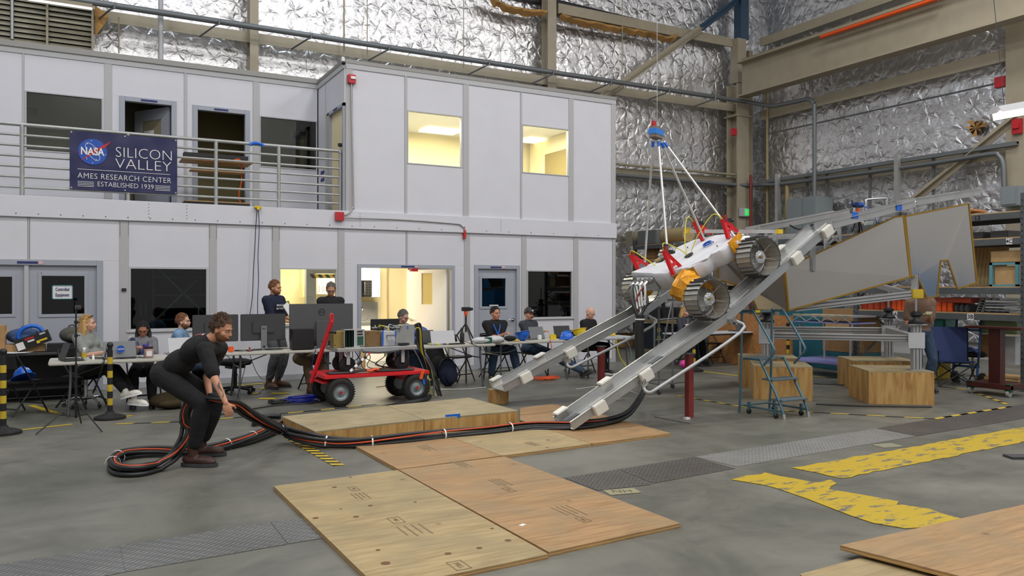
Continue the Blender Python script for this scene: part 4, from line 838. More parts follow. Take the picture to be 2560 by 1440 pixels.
def stamp(o,px,py,w,h_,ang,z=.031,kind=0):
    p=fl(px,py,z); T=WM[o.name].inverted()@TR(p)@Rz(ang); t=.006
    if kind==0:
        m=M()
        for r in ((-w/2,w/2,-h_/2,-h_/2+t),(-w/2,w/2,h_/2-t,h_/2),(-w/2,-w/2+t,-h_/2,h_/2),(w/2-t,w/2,-h_/2,h_/2)): m.bx(r[0],r[1],r[2],r[3],0,.0008,T=T)
        m.build('stamp_box','stamp_ink',o); text('MILL',h_*.5,'stamp_ink',o,T@TR((0,0,.0004)),name='stamp_text',ext=.0003)
    else:
        m=M()
        for k in range(4): m.bx(-w/2,w/2-(k%2)*w*.2,h_/2-k*h_*.27-.012,h_/2-k*h_*.27,0,.0008,T=T)
        m.build('stamp_lines','stamp_ink',o)
mat('stamp_ink','7c6a50',.8); mat('knot','6a4a30',.8)
angS=math.atan2((BRv-TRv).y,(BRv-TRv).x)
for o,l in ((s1,[(885,1224,.14,.07,0),(990,1302,.16,.09,0),(1147,1415,.16,.1,0),(900,1242,.2,.12,1),(1032,1328,.26,.2,1)]),(s2,[(1272,1226,.14,.07,0),(1458,1301,.12,.07,0),(1250,1208,.26,.12,1),(1420,1280,.3,.16,1),(1155,1163,.26,.1,1)]),(s3,[(1065,1122,.3,.12,1)]),(s4,[(1330,1112,.22,.1,1)])):
    for a in l: stamp(o,a[0],a[1],a[2],a[3],angS,kind=a[4])
def knots(o,l,z=.0305):
    for px,py,r_ in l:
        p=fl(px,py,z); T=WM[o.name].inverted(); M().cyl(T@p,T@(p+Vector((0,0,.0012))),r_*.75,n=12).build('knot','knot',o)
knots(s1,[(876,1195,.02),(836,1220,.028),(926,1266,.026),(890,1294,.03),(789,1297,.03),(1038,1257,.018),(1120,1386,.03),(1198,1372,.026),(1270,1353,.03),(945,1377,.02),(964,1410,.04),(1230,1323,.018),(852,1274,.014)])
knots(s4,[(1368,1121,.02),(1370,1102,.025),(1282,1079,.02),(1213,1087,.025)])
p=fl(1306,1314,.031); solo(M().box(p,(.05,.03,.002),.4),'paper_scrap','paper','tiny white paper scrap on the pink plywood sheet','paper',p)
# stack at lower right
sheet([(2000,1437),(2160,1394),(2330,1420),(2700,1480),(2700,1640),(2200,1640)],'ply_tan','lower plywood sheet poking out under the stack at bottom right',0,.03)
sheet([(2100,1365),(2640,1245),(2900,1300),(2900,1600),(2640,1520),(2392,1440)],'ply_pink','upper plywood sheet of the stack at bottom right',.05,.03)
for q in ((2300,1405),(2560,1440)): M().box(fl(q[0],q[1],.04),(.3,.12,.02)).build('packing_strip','ply_edge',bpy.data.objects['plywood_sheet.007'],world=True)
# wooden platform in two boxes
ZP=.168
def boxthing(name,px,z0,z1,mt,label,cat,edge=None,lid=.02):
    T_=[fl(x,y,z1) for x,y in px]; o=thing(name,label,cat,T_[0]-Vector((0,0,z1-z0)))
    M().prism(T_,(0,0,-lid)).build('top_board',mt,o,world=True,bev=.002)
    c_=sum(T_,Vector())/len(T_)
    for a,b in zip(T_,T_[1:]+T_[:1]):
        d=(b-a).normalized(); nrm=Vector((-d.y,d.x,0)); nrm=nrm if nrm.dot(c_-a)>0 else -nrm
        M().prism([a-Vector((0,0,lid)),b-Vector((0,0,lid)),b-Vector((0,0,z1-z0)),a-Vector((0,0,z1-z0))],nrm*.018).build('side_board',edge or mt,o,world=True)
    return o
boxthing('wooden_platform',[(787,1080),(1059,1050),(965,1016),(705,1043)],0,ZP,'ply_platform','left half of the low wooden platform','platform','ply_crate')
boxthing('wooden_platform',[(1061,1050),(1295,1028),(1174,996),(967,1016)],0,ZP,'ply_platform','right half of the low wooden platform','platform','ply_crate')
p=fl(1132,1043,ZP); solo(M().box(p+Vector((0,-.0,.001)),(.19,.012,.05),-.0),'tape_patch','blue','blue tape patch on the front edge of the platform','tape',p)
# ================================================================ red support posts
def rpost(px,pyb,pyt,w,label,base=None):
    p=fl(px,pyb); d=dep(p); zt=H0+(CY-pyt)/F*d; o=thing('red_post',label,'post',p)
    M().box((0,0,zt/2+.006),(w,w,zt-.012)).build('post','red_dark',o,bev=.004); M().box((0,0,zt+.0),(w*1.5,w*1.3,.012)).build('head_plate','galv_dark',o)
    if base: b=[WM[o.name].inverted()@fl(x,y,.012) for x,y in base]; M().prism(b,(0,0,-.012)).build('base_plate',mat('base_steel','8a8784',.45,.5,var=.1),o)
    else: M().box((0,0,.006),(.5,.5,.012)).build('base_plate','base_steel',o)
    return o
rpost(1723,1047,886,.085,'near red steel post under the near ramp on a wide steel plate',[(1636,1043),(1726,1060),(1812,1049),(1740,1034)])
rpost(1503,1000,868,.085,'far red steel post under the far ramp')
p=fl(1717,1050,.012); solo(M().box(p+Vector((0,0,.012)),(.07,.05,.024)),'paper_tag','paper','white tag at the foot of the near red post','tag',p)
# ================================================================ ramps
PH=math.radians(25); AX=W(math.cos(PH),math.sin(PH)).normalized(); PX=Vector((-AX.y,AX.x,0))
def onV(px,py,P0):
    # pixel -> vertical plane through P0 along AX
    xc0=CA*P0.x-SA*P0.y; zc0=dep(P0); r=ray(px); a=math.cos(PH); b=math.sin(PH); t=(r*zc0-xc0)/(a-r*b); d=zc0+b*t
    return D(px,py,d)
R0=W(.368*H0,5.57*H0,.055); R1=onV(1795,800,R0)+Vector((0,0,-.02)); R2=onV(2056,575,R0)
L0=W(-.108*H0,6.757*H0,.235); L1=onV(1590,792,L0); L2=onV(1880,583,L0)
def ramp(P,label,near_pads,far_pads,patches):
    o=thing('ramp',label,'ramp',P[0]); wd_=.38; fh=.1
    for i,(a,b) in enumerate(zip(P,P[1:])):
        d=(b-a).normalized(); up=PX.cross(d)*-1
        if up.z<0: up=-up
        sec=thing_part(o,'ramp_section')
        c_=M(); hw=wd_/2
        prof=[(-hw-.03,fh),(-hw-.03,fh-.008),(-hw-.008,fh-.008),(-hw-.008,-.012),(hw+.008,-.012),(hw+.008,fh-.008),(hw+.03,fh-.008),(hw+.03,fh),(hw,fh),(hw,0),(-hw,0),(-hw,fh)]
        def pr_(pf): return [a+PX*u+up*v for u,v in pf]
        dv=b-a
        for pf in ([(-hw,-.012),(hw,-.012),(hw,0),(-hw,0)],[(-hw-.008,-.012),(-hw,-.012),(-hw,fh),(-hw-.008,fh)],[(hw,-.012),(hw+.008,-.012),(hw+.008,fh),(hw,fh)],[(-hw-.03,fh-.006),(-hw,fh-.006),(-hw,fh),(-hw-.03,fh)],[(hw,fh-.006),(hw+.03,fh-.006),(hw+.03,fh),(hw,fh)]): c_.prism(pr_(pf),dv)
        c_.build('ramp_section','alu_rough',o,world=True)
        g=M()
        for u in (-.09,0,.09): g.prism(pr_([(u-.008,0),(u+.008,0),(u+.008,.004),(u-.008,.004)]),dv)
        g.build('tread_strip','alu',o,world=True,kind='stuff')
    def along(px,py):
        q=onV(px,py,P[0]); best=None
        for a,b in zip(P,P[1:]):
            t=(q-a).dot(AX)/((b-a).dot(AX))
            if best is None or 0<=t<=1: best=(a.lerp(b,t),(b-a).normalized())
        return best
    for s_,l in ((-1,near_pads),(1,far_pads)):
        for px,py in l:
            c0,d=along(px,py); up=PX.cross(d); up=-up if up.z<0 else up
            T=Matrix.Translation(c0+PX*s_*(wd_/2+.035)+up*.045)@Matrix(((d.x,PX.x,up.x,0),(d.y,PX.y,up.y,0),(d.z,PX.z,up.z,0),(0,0,0,1)))
            M().bx(-.09,.09,-.035,.035,-.075,.06,T=T).bx(-.09,.09,-.05*s_-.04*(s_>0),.04+.01*(s_<0),.06,.085,T=T).build('foam_pad','white_plastic',o,world=True,bev=.01)
    for px,py in patches:
        c0,d=along(px,py); up=PX.cross(d); up=-up if up.z<0 else up
        T=Matrix.Translation(c0+PX*.06+up*.005)@Matrix(((d.x,PX.x,up.x,0),(d.y,PX.y,up.y,0),(d.z,PX.z,up.z,0),(0,0,0,1)))
        M().bx(-.09,.09,-.05,.02,0,.003,T=T).build('grip_patch','dark_grey',o,world=True); M().bx(-.09,.09,.05,.1,0,.003,T=T).build('grip_patch','mid_grey',o,world=True)
    # tubular support bar with bolted clamps below the near side
    a,b=P[0].lerp(P[1],.42),P[0].lerp(P[1],1.02); off=-PX*(wd_/2+.06)
    M().tube([a+off*.8+Vector((0,0,-.03)),a+off*1.3+Vector((0,0,-.12)),a.lerp(b,.15)+off*1.5+Vector((0,0,-.13)),b+off*1.5+Vector((0,0,-.16)),b+off*1.2+Vector((0,0,-.02))],.022,8,smooth=4).build('support_bar','alu_matte',o,world=True,smooth=True)
    for q in (a,b): M().box(q+off*.95+Vector((0,0,-.03)),(.09,.06,.07)).cyl(q+off+Vector((-.03,-.03,-.02)),q+off+Vector((-.03,-.05,.04)),.015,n=8).build('clamp','steel_bright',o,world=True)
    return o
def thing_part(o,n): return None
rr=ramp([R0,R1,R2],'near aluminium ramp channel rising from the plywood to the lander deck',[(1479,1044),(1593,960),(1965,655),(2040,593)],[(1431,1030),(1542,948),(1983,620)],[(1440,1045),(1650,870)])
lr_=ramp([L0,L1,L2],'far aluminium ramp channel rising from the small wooden block',[(1301,950),(1412,890)],[(1260,950),(1370,890)],[])
# wooden block under far ramp
bq=fl(1248,1011); solo(M().bx(-.13,.13,-.1,.1,0,.20).bx(-.13,.13,-.1,.1,.2,.2001),'wooden_block','ply_crate','small wooden block under the foot of the far ramp','block',None,bev=.004)
bpy.data.objects['wooden_block'].location=bq+AX*.02+PX*.08; bpy.data.objects['wooden_block'].rotation_euler=(0,0,math.atan2(AX.y,AX.x)-.12)
# ================================================================ crates and lower frame
def crate(xf,zf,dx,dz,w,dd,h_,label):
    ux=W(dx,dz).normalized(); uy=Vector((-ux.y,ux.x,0)); o_=W(xf*H0,zf*H0)
    T=Matrix(((ux.x,uy.x,0,o_.x),(ux.y,uy.y,0,o_.y),(0,0,1,0),(0,0,0,1))); o=thing('plywood_crate',label,'crate',T=T); w*=H0; dd*=H0; h_*=H0; t=.018
    M().bx(0,w,0,dd,h_-t,h_).build('lid','ply_platform',o); M().bx(0,w,0,t,0,h_-t).build('front_panel','ply_crate',o); M().bx(0,w,dd-t,dd,0,h_-t).build('back_panel','ply_crate',o); M().bx(0,t,t,dd-t,0,h_-t).build('side_panel','ply_crate',o); M().bx(w-t,w,t,dd-t,0,h_-t).build('side_panel','ply_crate',o)
    m=M()
    for k in range(6): m.cyl((w*(.04+.92*k/5),-.002,h_*.93),(w*(.04+.92*k/5),.002,h_*.93),.006,n=6)
    m.build('screws','dark_grey',o,kind='stuff'); return T,w,dd,h_
crate(2.165,7.168,.97,-.22,.50,.52,.30,'front left plywood crate under the lander frame, behind the rolling ladder')
crate(2.30,8.02,.97,-.2,.55,.5,.30,'rear left plywood crate under the lander frame')
crate(3.065,6.873,.991,-.11,.535,.56,.284,'front right plywood crate with bold wood grain under the lander frame')
crate(3.35,7.86,.991,-.11,.6,.52,.284,'rear right plywood crate under the lander frame')
bfm=thing('base_frame','aluminium extrusion base frame with four posts standing on the crates','frame',W(3.0*H0,7.6*H0,.49))
posts={'nl':(2.325,7.30,.51),'nr':(3.50,6.93,.485),'fl':(2.68,8.45,.51),'fr':(3.86,8.20,.485)}
PW={}
for k,(x,z,hb) in posts.items():
    p=W(x*H0,z*H0,hb); PW[k]=p; ht=1.15-hb; a12=-.61
    T=TR(p)@Rz(a12)
    M().bx(-.1,.1,-.09,.09,0,.012,T=T).build('foot_plate','alu_matte',bfm,world=True)
    m=M().bx(-.06,.06,-.06,.06,.012,ht,T=T)
    m.build('post','alu_matte',bfm,world=True,bev=.006)
    for u in (-.025,.025): M().bx(u-.005,u+.005,-.063,-.058,.02,ht-.01,T=T).build('post_slot','dark_grey',bfm,world=True)
    M().bx(-.12,.12,-.1,.1,ht,ht+.014,T=T).build('top_plate','alu_matte',bfm,world=True)
    M().bx(-.14,.1,-.075,-.063,.32,.56,T=T).build('gusset_plate','light_grey',bfm,world=True,bev=.01)
def ext(par,a,b,w,h_,name='beam',mt='alu_matte'):
    M().beam(a,b,w,h_).build(name,mt,par,world=True,bev=.004); d=(b-a).normalized(); s_=Vector((d.y,-d.x,0)).normalized()
    if s_.y>0: s_=-s_
    for u in (-.22,.22): M().beam(a+s_*(w/2+.001)+Vector((0,0,u*h_)),b+s_*(w/2+.001)+Vector((0,0,u*h_)),.004,.01).build('beam_slot','dark_grey',par,world=True)
zb_=.955
for a,b in (('nl','nr'),('fl','fr'),('nl','fl'),('nr','fr')):
    pa,pb=PW[a].copy(),PW[b].copy(); pa.z=pb.z=zb_; d=(pb-pa).normalized(); ext(bfm,pa+d*.06,pb-d*.06,.1,.1)
for k in PW:
    p=PW[k]+Vector((0,0,0)); o=thing('screw_jack',{'nl':'black screw jack on the near left post, seen through the rolling ladder','nr':'black screw jack with a tall threaded rod on the near right post','fl':'black screw jack on the far left post','fr':'black screw jack on the far right post'}[k],'jack',(p.x,p.y,1.164))
    M().lathe([(.11,0),(.11,.03),(.06,.06),(.055,.11),(.085,.13),(.08,.17),(.03,.19)],n=16).build('housing','black',o,smooth=True); M().cyl((0,0,.19),(0,0,{'nl':.30,'fl':.33,'nr':.5,'fr':.52}[k]),.016,n=10).build('threaded_rod','steel_bright',o,smooth=True)
    M().cyl((-.06,0,.08),(-.2,-.03,.08),.01,n=6).build('crank','galv_dark',o)
# ================================================================ lander upper structure
ld=thing('lander_mockup','silver lander mock-up with yellow taped side panels and a tilted upper frame','lander',W(3.1*H0,7.5*H0,1.5))
def Dp(px,py,dh): return D(px,py,dh*H0)
def panel(pts,name='side_panel',mt='lander_panel',th=.02):
    P=[Dp(*q) for q in pts]; c_=sum(P,Vector())/len(P); n=(P[1]-P[0]).cross(P[-1]-P[0])
    n=Vector((0,0,0))
    for i in range(len(P)): n+=P[i].cross(P[(i+1)%len(P)])
    n.normalize(); 
    if n.dot(Vector((0,0,H0))-c_)>0: n=-n
    o=M().prism(P,n*th).build(name,mt,ld,world=True)
    for a,b in zip(P,P[1:]+P[:1]): M().beam(a-n*.003,b-n*.003,.022,.012,up=n).build('edge_tape','kapton_tape',o,world=True)
    return o
def mk_lp():
    m=mat('lander_panel','b4b1ae',.28,.92,bump=.05,bs=2)
mk_lp(); mat('kapton_tape','93700f',.35,.2)
fbl=M()
panel([(1962,673,6.92),(2238,544,6.88),(2259,542,6.88),(2276,694,6.86),(1972,778,6.92)])
panel([(2263,543,6.90),(2422,511,7.15),(2442,708,7.18),(2394,724,7.10),(2369,652,7.05),(2352,654,7.03),(2343,741,7.02),(2318,748,6.98),(2293,692,6.94),(2278,694,6.92)])
panel([(1959,673,6.94),(1970,779,6.94),(1893,777,7.3),(1868,720,7.42),(1795,700,7.6),(1795,640,7.6),(1880,650,7.38)],'front_panel')
# cyan reflection side card: an added, unseen blue box stands off frame -> panel picks its colour up
# deck channels
def channel(a,b,w=.34,h_=.1,name='deck_channel',mt='alu_rough'):
    d=(b-a).normalized(); s_=Vector((-d.y,d.x,0)).normalized()
    m=M().beam(a,b,w,.012); m.beam(a+s_*w/2+Vector((0,0,h_/2)),b+s_*w/2+Vector((0,0,h_/2)),.01,h_); m.beam(a-s_*w/2+Vector((0,0,h_/2)),b-s_*w/2+Vector((0,0,h_/2)),.01,h_); m.beam(a-s_*(w/2+.015)+Vector((0,0,h_)),b-s_*(w/2+.015)+Vector((0,0,h_)),.04,.008)
    return m.build(name,mt,ld,world=True)
Rt=R2+AX*.02; Re=onV(2262,522,R0); Lt=L2+AX*.02; Le=onV(2105,540,L0)
channel(Rt,Re); channel(Lt,Le)
channel(onV(2266,518,R0),onV(2425,492,R0),.34,.1)
# cross bars, legs and lattice below the deck
ext(ld,Rt+Vector((0,0,-.09)),Lt+Vector((0,0,-.09)),.06,.08); ext(ld,Re+Vector((0,0,-.1)),Le+AX*.9+Vector((0,0,.05)),.06,.08)
BT=.10
q1=Dp(1985,772,6.97); q2=Dp(2290,737,6.93)
ext(ld,q1,q2,.11,.11,'lower_beam')
q3=Dp(2180,712,7.9); ext(ld,q2+Vector((0,.1,.0)),q3,.08,.08,'lower_beam'); ext(ld,q3,Dp(1990,742,8.2),.08,.08,'lower_beam')
M().box(q2+Vector((0,0,.0)),(.16,.16,.14),-.6).build('corner_joint','yellow_paint',ld,world=True,bev=.01)
ext(ld,q2+Vector((.0,.02,.05)),Dp(2288,690,6.95),.09,.09,'upright')
for px,pt,pb,dh in ((1938,586,640,7.3),(2032,600,680,6.9),(1912,583,626,7.9),(2245,530,560,7.1)): ext(ld,Dp(px,pb,dh),Dp(px,pt,dh),.06,.06,'upright')
for a_,b_ in (((2060,600),(2080,625)),((2092,568),(2103,612)),((2060,612),(2095,570)),((2070,585),(2103,612)),((2062,620),(2096,590))): M().beam(Dp(a_[0],a_[1],7.2),Dp(b_[0],b_[1],7.2),.02,.03).build('lattice_bar','alu',ld,world=True)
M().beam(Dp(2062,585,7.2),Dp(2064,640,7.2),.03,.03).build('lattice_bar','alu',ld,world=True); M().beam(Dp(2098,565,7.2),Dp(2103,620,7.2),.03,.03).build('lattice_bar','alu',ld,world=True)
M().tube([Dp(1975,565,7.2),Dp(2000,575,7.3),Dp(2040,560,7.2)],.012,6,smooth=4).build('cable','black',ld,world=True)
# clear plastic sheeting between ramp and panel
pl=glassmat('plastic_clear','e4e8ea',.9,1.35)
P_=[Dp(2000,640,7.35),Dp(2060,600,7.35),Dp(2110,600,7.4),Dp(2110,640,7.4),Dp(2000,690,7.35)]
m=M(); m.add([p+Vector((0,.05*math.sin(i*2.2),0)) for i,p in enumerate(P_)],[(0,1,2,3,4)]); m.build('plastic_sheet','plastic_clear',ld,world=True)
# handles on top
for a_,b_ in (((2287,534,7.1),(2345,520,7.15)),((2165,528,7.3),(2217,522,7.35))):
    A_,B_=Dp(*a_),Dp(*b_); M().tube([A_,A_+Vector((0,0,.13)),A_+Vector((.03,0,.17)),B_+Vector((-.03,0,.15)),B_+Vector((0,0,.11)),B_],.013,8,smooth=3).build('grab_handle','alu',ld,world=True,smooth=True)
for px,py in ((2112,552),(2221,532)): c_=onV(px,py,R0)-PX*.182; M().box(c_+Vector((0,0,.05)),(.11,.012,.09),PH-.503).build('tape_patch','blue_tape2' if False else 'blue',ld,world=True)
# camera on a small tripod standing on the lander deck
tb=Dp(2145,583,7.05); o=thing('camera_tripod','small tripod with orange collar and blue strapped camera on the lander deck','tripod',tb)
for k in range(3): a_=k*2.09+.4; M().cyl((.09*math.cos(a_),.09*math.sin(a_),0),(0,0,.26),.012,n=6).build('leg','black',o)
M().cyl((0,0,.26),(0,0,.36),.028,n=10).build('collar','orange',o,smooth=True); M().box((0,0,.41),(.17,.08,.07)).cyl((-.08,0,.41),(-.14,0,.42),.032).build('camera_body','blue_dark',o,bev=.008); M().box((.02,-.045,.42),(.12,.01,.03)).build('strap','blue',o)
solo(M().tube([tb+Vector((.05,0,.42)),tb+Vector((.25,-.05,.32)),tb+Vector((.4,-.05,.1)),Dp(2196,558,7.05)],.008,6,smooth=6),'camera_cable','blue','blue cable trailing from the tripod camera','cable',tb)
p=Dp(2188,562,7.15); solo(M().box(p+Vector((0,0,.0)),(.3,.2,.08)),'plastic_tub',mat('tub','b7c0c0',.3),'clear plastic tub behind the panel edge','tub',p,bev=.02)
# ================================================================ rover
O_=W(2.60982937,11.591875,1.87624814)
def cv(v): return W(v[0],v[1],v[2])
ex,ey,ez=cv((.75607951,.35270357,.55131114)),cv((-.39544206,.91740755,-.04459784)),cv((-.52150682,-.1842921,.83310687))
TRV=Matrix(((ex.x,ey.x,ez.x,O_.x),(ex.y,ey.y,ez.y,O_.y),(ex.z,ey.z,ez.z,O_.z),(0,0,0,1)))
rv=thing('rover','white blanketed four wheeled rover with slatted metal wheels driving down the ramps','rover',T=TRV)
def wheel(c,side):
    c=Vector(c); R_=.255; w=.30; n=24
    def P(r,a,y): return (c.x+r*math.cos(a),c.y+y,c.z+r*math.sin(a))
    s=side # +1: near side faces -y
    dr=M(); wl=M()
    for k in range(n):
        a0=2*PI*k/n; a1=2*PI*(k+1)/n-.012
        am=(a0+a1)/2
        dr=M(); ro,ri=R_,R_-.006
        dr.add([P(ro,a0,-w/2),P(ro,a1,-w/2),P(ro,a1,w/2),P(ro,a0,w/2),P(ri,a0,-w/2),P(ri,a1,-w/2),P(ri,a1,w/2),P(ri,a0,w/2)],[(0,1,2,3),(7,6,5,4),(0,4,5,1),(1,5,6,2),(2,6,7,3),(3,7,4,0)])
        if k==0: wo=M().lathe([(R_-.008,-w/2),(R_+.002,-w/2),(R_+.002,-w/2+.012),(R_-.008,-w/2+.012),(R_-.008,-w/2)],c,(0,1,0),n,False).lathe([(R_-.008,w/2-.012),(R_+.002,w/2-.012),(R_+.002,w/2),(R_-.008,w/2),(R_-.008,w/2-.012)],c,(0,1,0),n,False).build('wheel','wheel_dark',rv)
        dr.build('tread_slat','wheel_metal',wo)
        m=M(); da=.012; m.add([P(R_,a0-da,-w/2),P(R_+.028,a0-.004,-w/2),P(R_+.028,a0+.004,-w/2),P(R_,a0+da,-w/2),P(R_,a0-da,w/2),P(R_+.028,a0-.004,w/2),P(R_+.028,a0+.004,w/2),P(R_,a0+da,w/2)],[(0,1,2,3),(7,6,5,4),(0,4,5,1),(1,5,6,2),(2,6,7,3),(3,7,4,0)]); m.build('grouser','wheel_dark',wo)
    f=-w*.1
    M().lathe([(.02,f-.03),(.085,f-.02),(.095,f+.02),(.15,f+.07),(.16,f+.09),(.03,f+.09)],c,(0,1,0),14).build('hub_cover',mat('clear_foil','c9ccce',.18,.9,bump=.9,bs=18),wo,smooth=True)
    M().lathe([(.10,f+.06),(.14,f+.08),(.15,f+.10),(.1,f+.11)],c+Vector((.0,.0,.0)),(0,1,0),10).build('hub_wrap','kapton',wo)
    for k in range(6): a=k*PI/3+.3; M().cyl(P(.07,a,f-.01),P(R_-.01,a,-w/2+.05),.0022,n=5).build('spoke','galv',wo)
    M().cyl(P(0,0,f-.05),P(0,0,f-.02),.022,n=8).build('axle_cap','gold_metal',wo)
    return wo
for c in ((-.684,-1.087,.003),(.335,-1.087,-.003),(-.239,1.087,-.003),(.588,1.087,.003)): wheel(c,1)
OUT=[(-.5,.64),(-.52,.0),(-.5,-.22),(-.36,-.34),(-.33,-.55),(-.12,-.66),(.0,-.62),(.12,-.80),(.36,-.86),(.44,-.66),(.60,-.55),(.64,-.1),(.60,.40),(.42,.62),(.20,.60),(.12,.70),(-.1,.76),(-.2,.66)]
def hull(out,z0,z1,inset=.03,bot=.9,wr=.012,lift=.20):
    m=M(); rng=random.Random(5); rings=[]
    P=[Vector((x,y,0)) for x,y in out]; dense=[]
    for a,b in zip(P,P[1:]+P[:1]):
        for k in range(4): dense.append(a.lerp(b,k/4))
    n=len(dense)
    for lv,(zz,s_) in enumerate(((z0,bot),(z0+.02,bot+.04),((z0+z1)/2,.985),(z1-.03,1.0),(z1,.975))):
        ring=[Vector((p.x*s_+rng.uniform(-wr,wr),p.y*s_+rng.uniform(-wr,wr),zz+rng.uniform(-wr,wr)*.6)) for p in dense]; rings.append(ring)
    for s_ in (.8,.55,.3): rings.append([Vector((p.x*s_+rng.uniform(-wr,wr),p.y*s_+rng.uniform(-wr,wr),z1+.015*(1-s_)+rng.uniform(-wr,wr)*.9)) for p in dense])
    for r in rings[2:]:
        for v in r: v.z+=max(0,-v.x)*lift*(v.y+.7)*(1 if v.z>z1-.06 else .5)
    for r in rings: m.v+=r
    for i in range(len(rings)-1):
        for j in range(n): m.f.append((i*n+j,i*n+(j+1)%n,(i+1)*n+(j+1)%n,(i+1)*n+j))
    m.f.append(tuple(range(n-1,-1,-1))); m.f.append(tuple(range((len(rings)-1)*n,len(rings)*n))); return m
hull(OUT,.06,.29,wr=.0055).build('body_blanket','white_cloth',rv,smooth=True)
# seam flap along the near side, lower skirt and rear flap
M().prism([(-.36,-.42,.31),(-.1,-.70,.30),(.02,-.66,.31),(.0,-.60,.33),(-.28,-.40,.335)],(0,0,-.012)).build('blanket_flap','white_cloth',rv)
M().prism([(-.60,-.50,.03),(-.42,-.74,.02),(-.42,-.74,-.16),(-.60,-.50,-.14)],(.012,.01,0)).build('blanket_flap','white_cloth',rv)
m=M(); rng=random.Random(8)
m.prism([(-.535,.60,.10),(-.535,.08,.10),(-.535,.08,.33),(-.535,.60,.37)],(.02,0,0)); m.build('connector_panel','clear_foil',rv,bev=.01)
CONN=[]
for k in range(4):
    y=.52-.12*k; M().cyl((-.53,y,.27),(-.60,y,.29),.042,n=14).cyl((-.60,y,.29),(-.68,y+.01,.27),.033,n=14).build('connector','steel_bright',rv,smooth=True); CONN.append(TRV@Vector((-.68,y+.01,.27)))
def redbr(base,lean,h_,label=None):
    b=Vector(base); t=b+Vector(lean)+Vector((0,0,h_)); o=M(); w=.05
    o.beam(b+Vector((-.09,0,0)),t,.05,.05).beam(b+Vector((.09,0,0)),t,.05,.05).beam(b.lerp(t,.35)+Vector((-.06,0,0)),b.lerp(t,.35)+Vector((.06,0,0)),.045,.045)
    o=o.build('lifting_bracket','red_gloss',rv); M().box(t+Vector((.03,-.0,-.01)),(.06,.07,.10),(0,.5,0)).build('camera_body','red_dark',o,bev=.006); M().box(t+Vector((.07,0,-.07)),(.07,.07,.06),(0,.5,0)).cyl(t+Vector((.08,0,-.08)),t+Vector((.14,0,-.11)),.022).build('camera_lens','black',o); return t
mat('red_gloss','d01f28',.35)
ta=redbr((-.36,-.30,.27),(.0,.05,0),.36); tb_=redbr((-.22,.72,.33),(-.05,.04,0),.28); tc_=redbr((.58,.05,.30),(-.05,.02,0),.30); td=redbr((.50,-.62,.30),(-.0,.02,0),.27)
for a,b,c_ in ((ta,(-.1,-.1,.6),(.0,-.15,.34)),(tb_,(-.2,.6,.5),(-.2,.40,.33)),(tc_,(.3,-.0,.7),(.02,-.12,.34)),(td,(.35,-.4,.66),(.06,-.18,.34))):
    M().tube([a,a.lerp(Vector(b),.4)+Vector((0,0,.08)),Vector(b).lerp(Vector(c_),.5),Vector(c_)],.007,6,smooth=6).build('yellow_cord','yellow_cord',rv,smooth=True)
M().lathe([(.045,0),(.07,0),(.07,.02),(.045,.02)],(.30,-.28,.318),(0,0,1),20,False).build('tape_roll_patch','blue',rv); M().lathe([(.07,0),(.07,.004)],(.03,-.14,.318),(0,0,1),14).build('cable_port','black',rv)
M().cyl((-.05,.52,.33),(-.05,.52,.36),.05,n=12).build('round_cover','gold_metal',rv); M().box((.22,.62,.30),(.25,.16,.1)).build('far_equipment','clear_foil',rv,bev=.02); M().box((-.02,.5,.315),(.14,.08,.03)).build('dark_patch','black',rv)
for k,(x,y) in enumerate(((-.3,-.2),(.2,-.6),(.35,-.35),(-.1,.3),(.3,.2))): M().cyl((x,y,.305),(x,y,.325),.008,n=8).build('stud','dark_grey',rv)
# kapton wrapped suspension pods at the near wheels, silver wrap at the rear
def pod(a,b,mt,sa=.16,sb=.1,name='suspension_wrap'):
    a,b=Vector(a),Vector(b); m=M(); rng=random.Random(int(a.x*100)); n=10; k=8; d=(b-a).normalized(); x,y=m.frame(d); vs_=[]
    for i in range(k):
        t=i/(k-1); r=sa+(sb-sa)*t
        for j in range(n):
            an=2*PI*j/n; q=r*(1+rng.uniform(-.13,.13))*(1.15 if j%5 in (0,1) else 1); vs_.append(a.lerp(b,t)+x*q*math.cos(an)+y*q*math.sin(an))
    m.add(vs_,[(i*n+j,i*n+(j+1)%n,(i+1)*n+(j+1)%n,(i+1)*n+j) for i in range(k-1) for j in range(n)]+[tuple(range(n)),tuple(range((k-1)*n,k*n))]); return m.build(name,mt,rv)
pod((-.46,-.44,.12),(-.62,-.90,.04),'kapton',.20,.17); M().prism([(-.50,-.34,.30),(-.30,-.60,.30),(-.30,-.60,.06),(-.50,-.34,.02)],(-.02,-.03,0)).build('wrap_flange','gold_metal',rv)
pod((.40,-.74,.12),(.34,-.95,.03),'kapton',.15,.12); pod((.50,-.66,.16),(.42,-.9,.12),'clear_foil',.14,.12); M().prism([(.20,-.84,.34),(.48,-.80,.34),(.48,-.82,.08),(.20,-.86,.08)],(0,-.02,0)).build('wrap_flange','kapton',rv)
pod((-.42,.66,.08),(-.28,.95,.0),'kapton',.13,.11); pod((.5,.62,.1),(.56,.95,.0),'clear_foil',.13,.1)
# measuring bar with yellow ends behind the rover
a,b=D(1722,580,11.9),D(1948,581,11.2); mb=M().beam(a,b,.03,.05); mb.build('cross_bar','alu',rv,world=True)
for q in (a,b): M().box(q,(.09,.05,.06)).build('bar_end_tag','yellow',rv,world=True)
M().beam(D(1835,585,11.5),D(1848,600,11.5),.03,.05).build('bar_mount','black',rv,world=True)
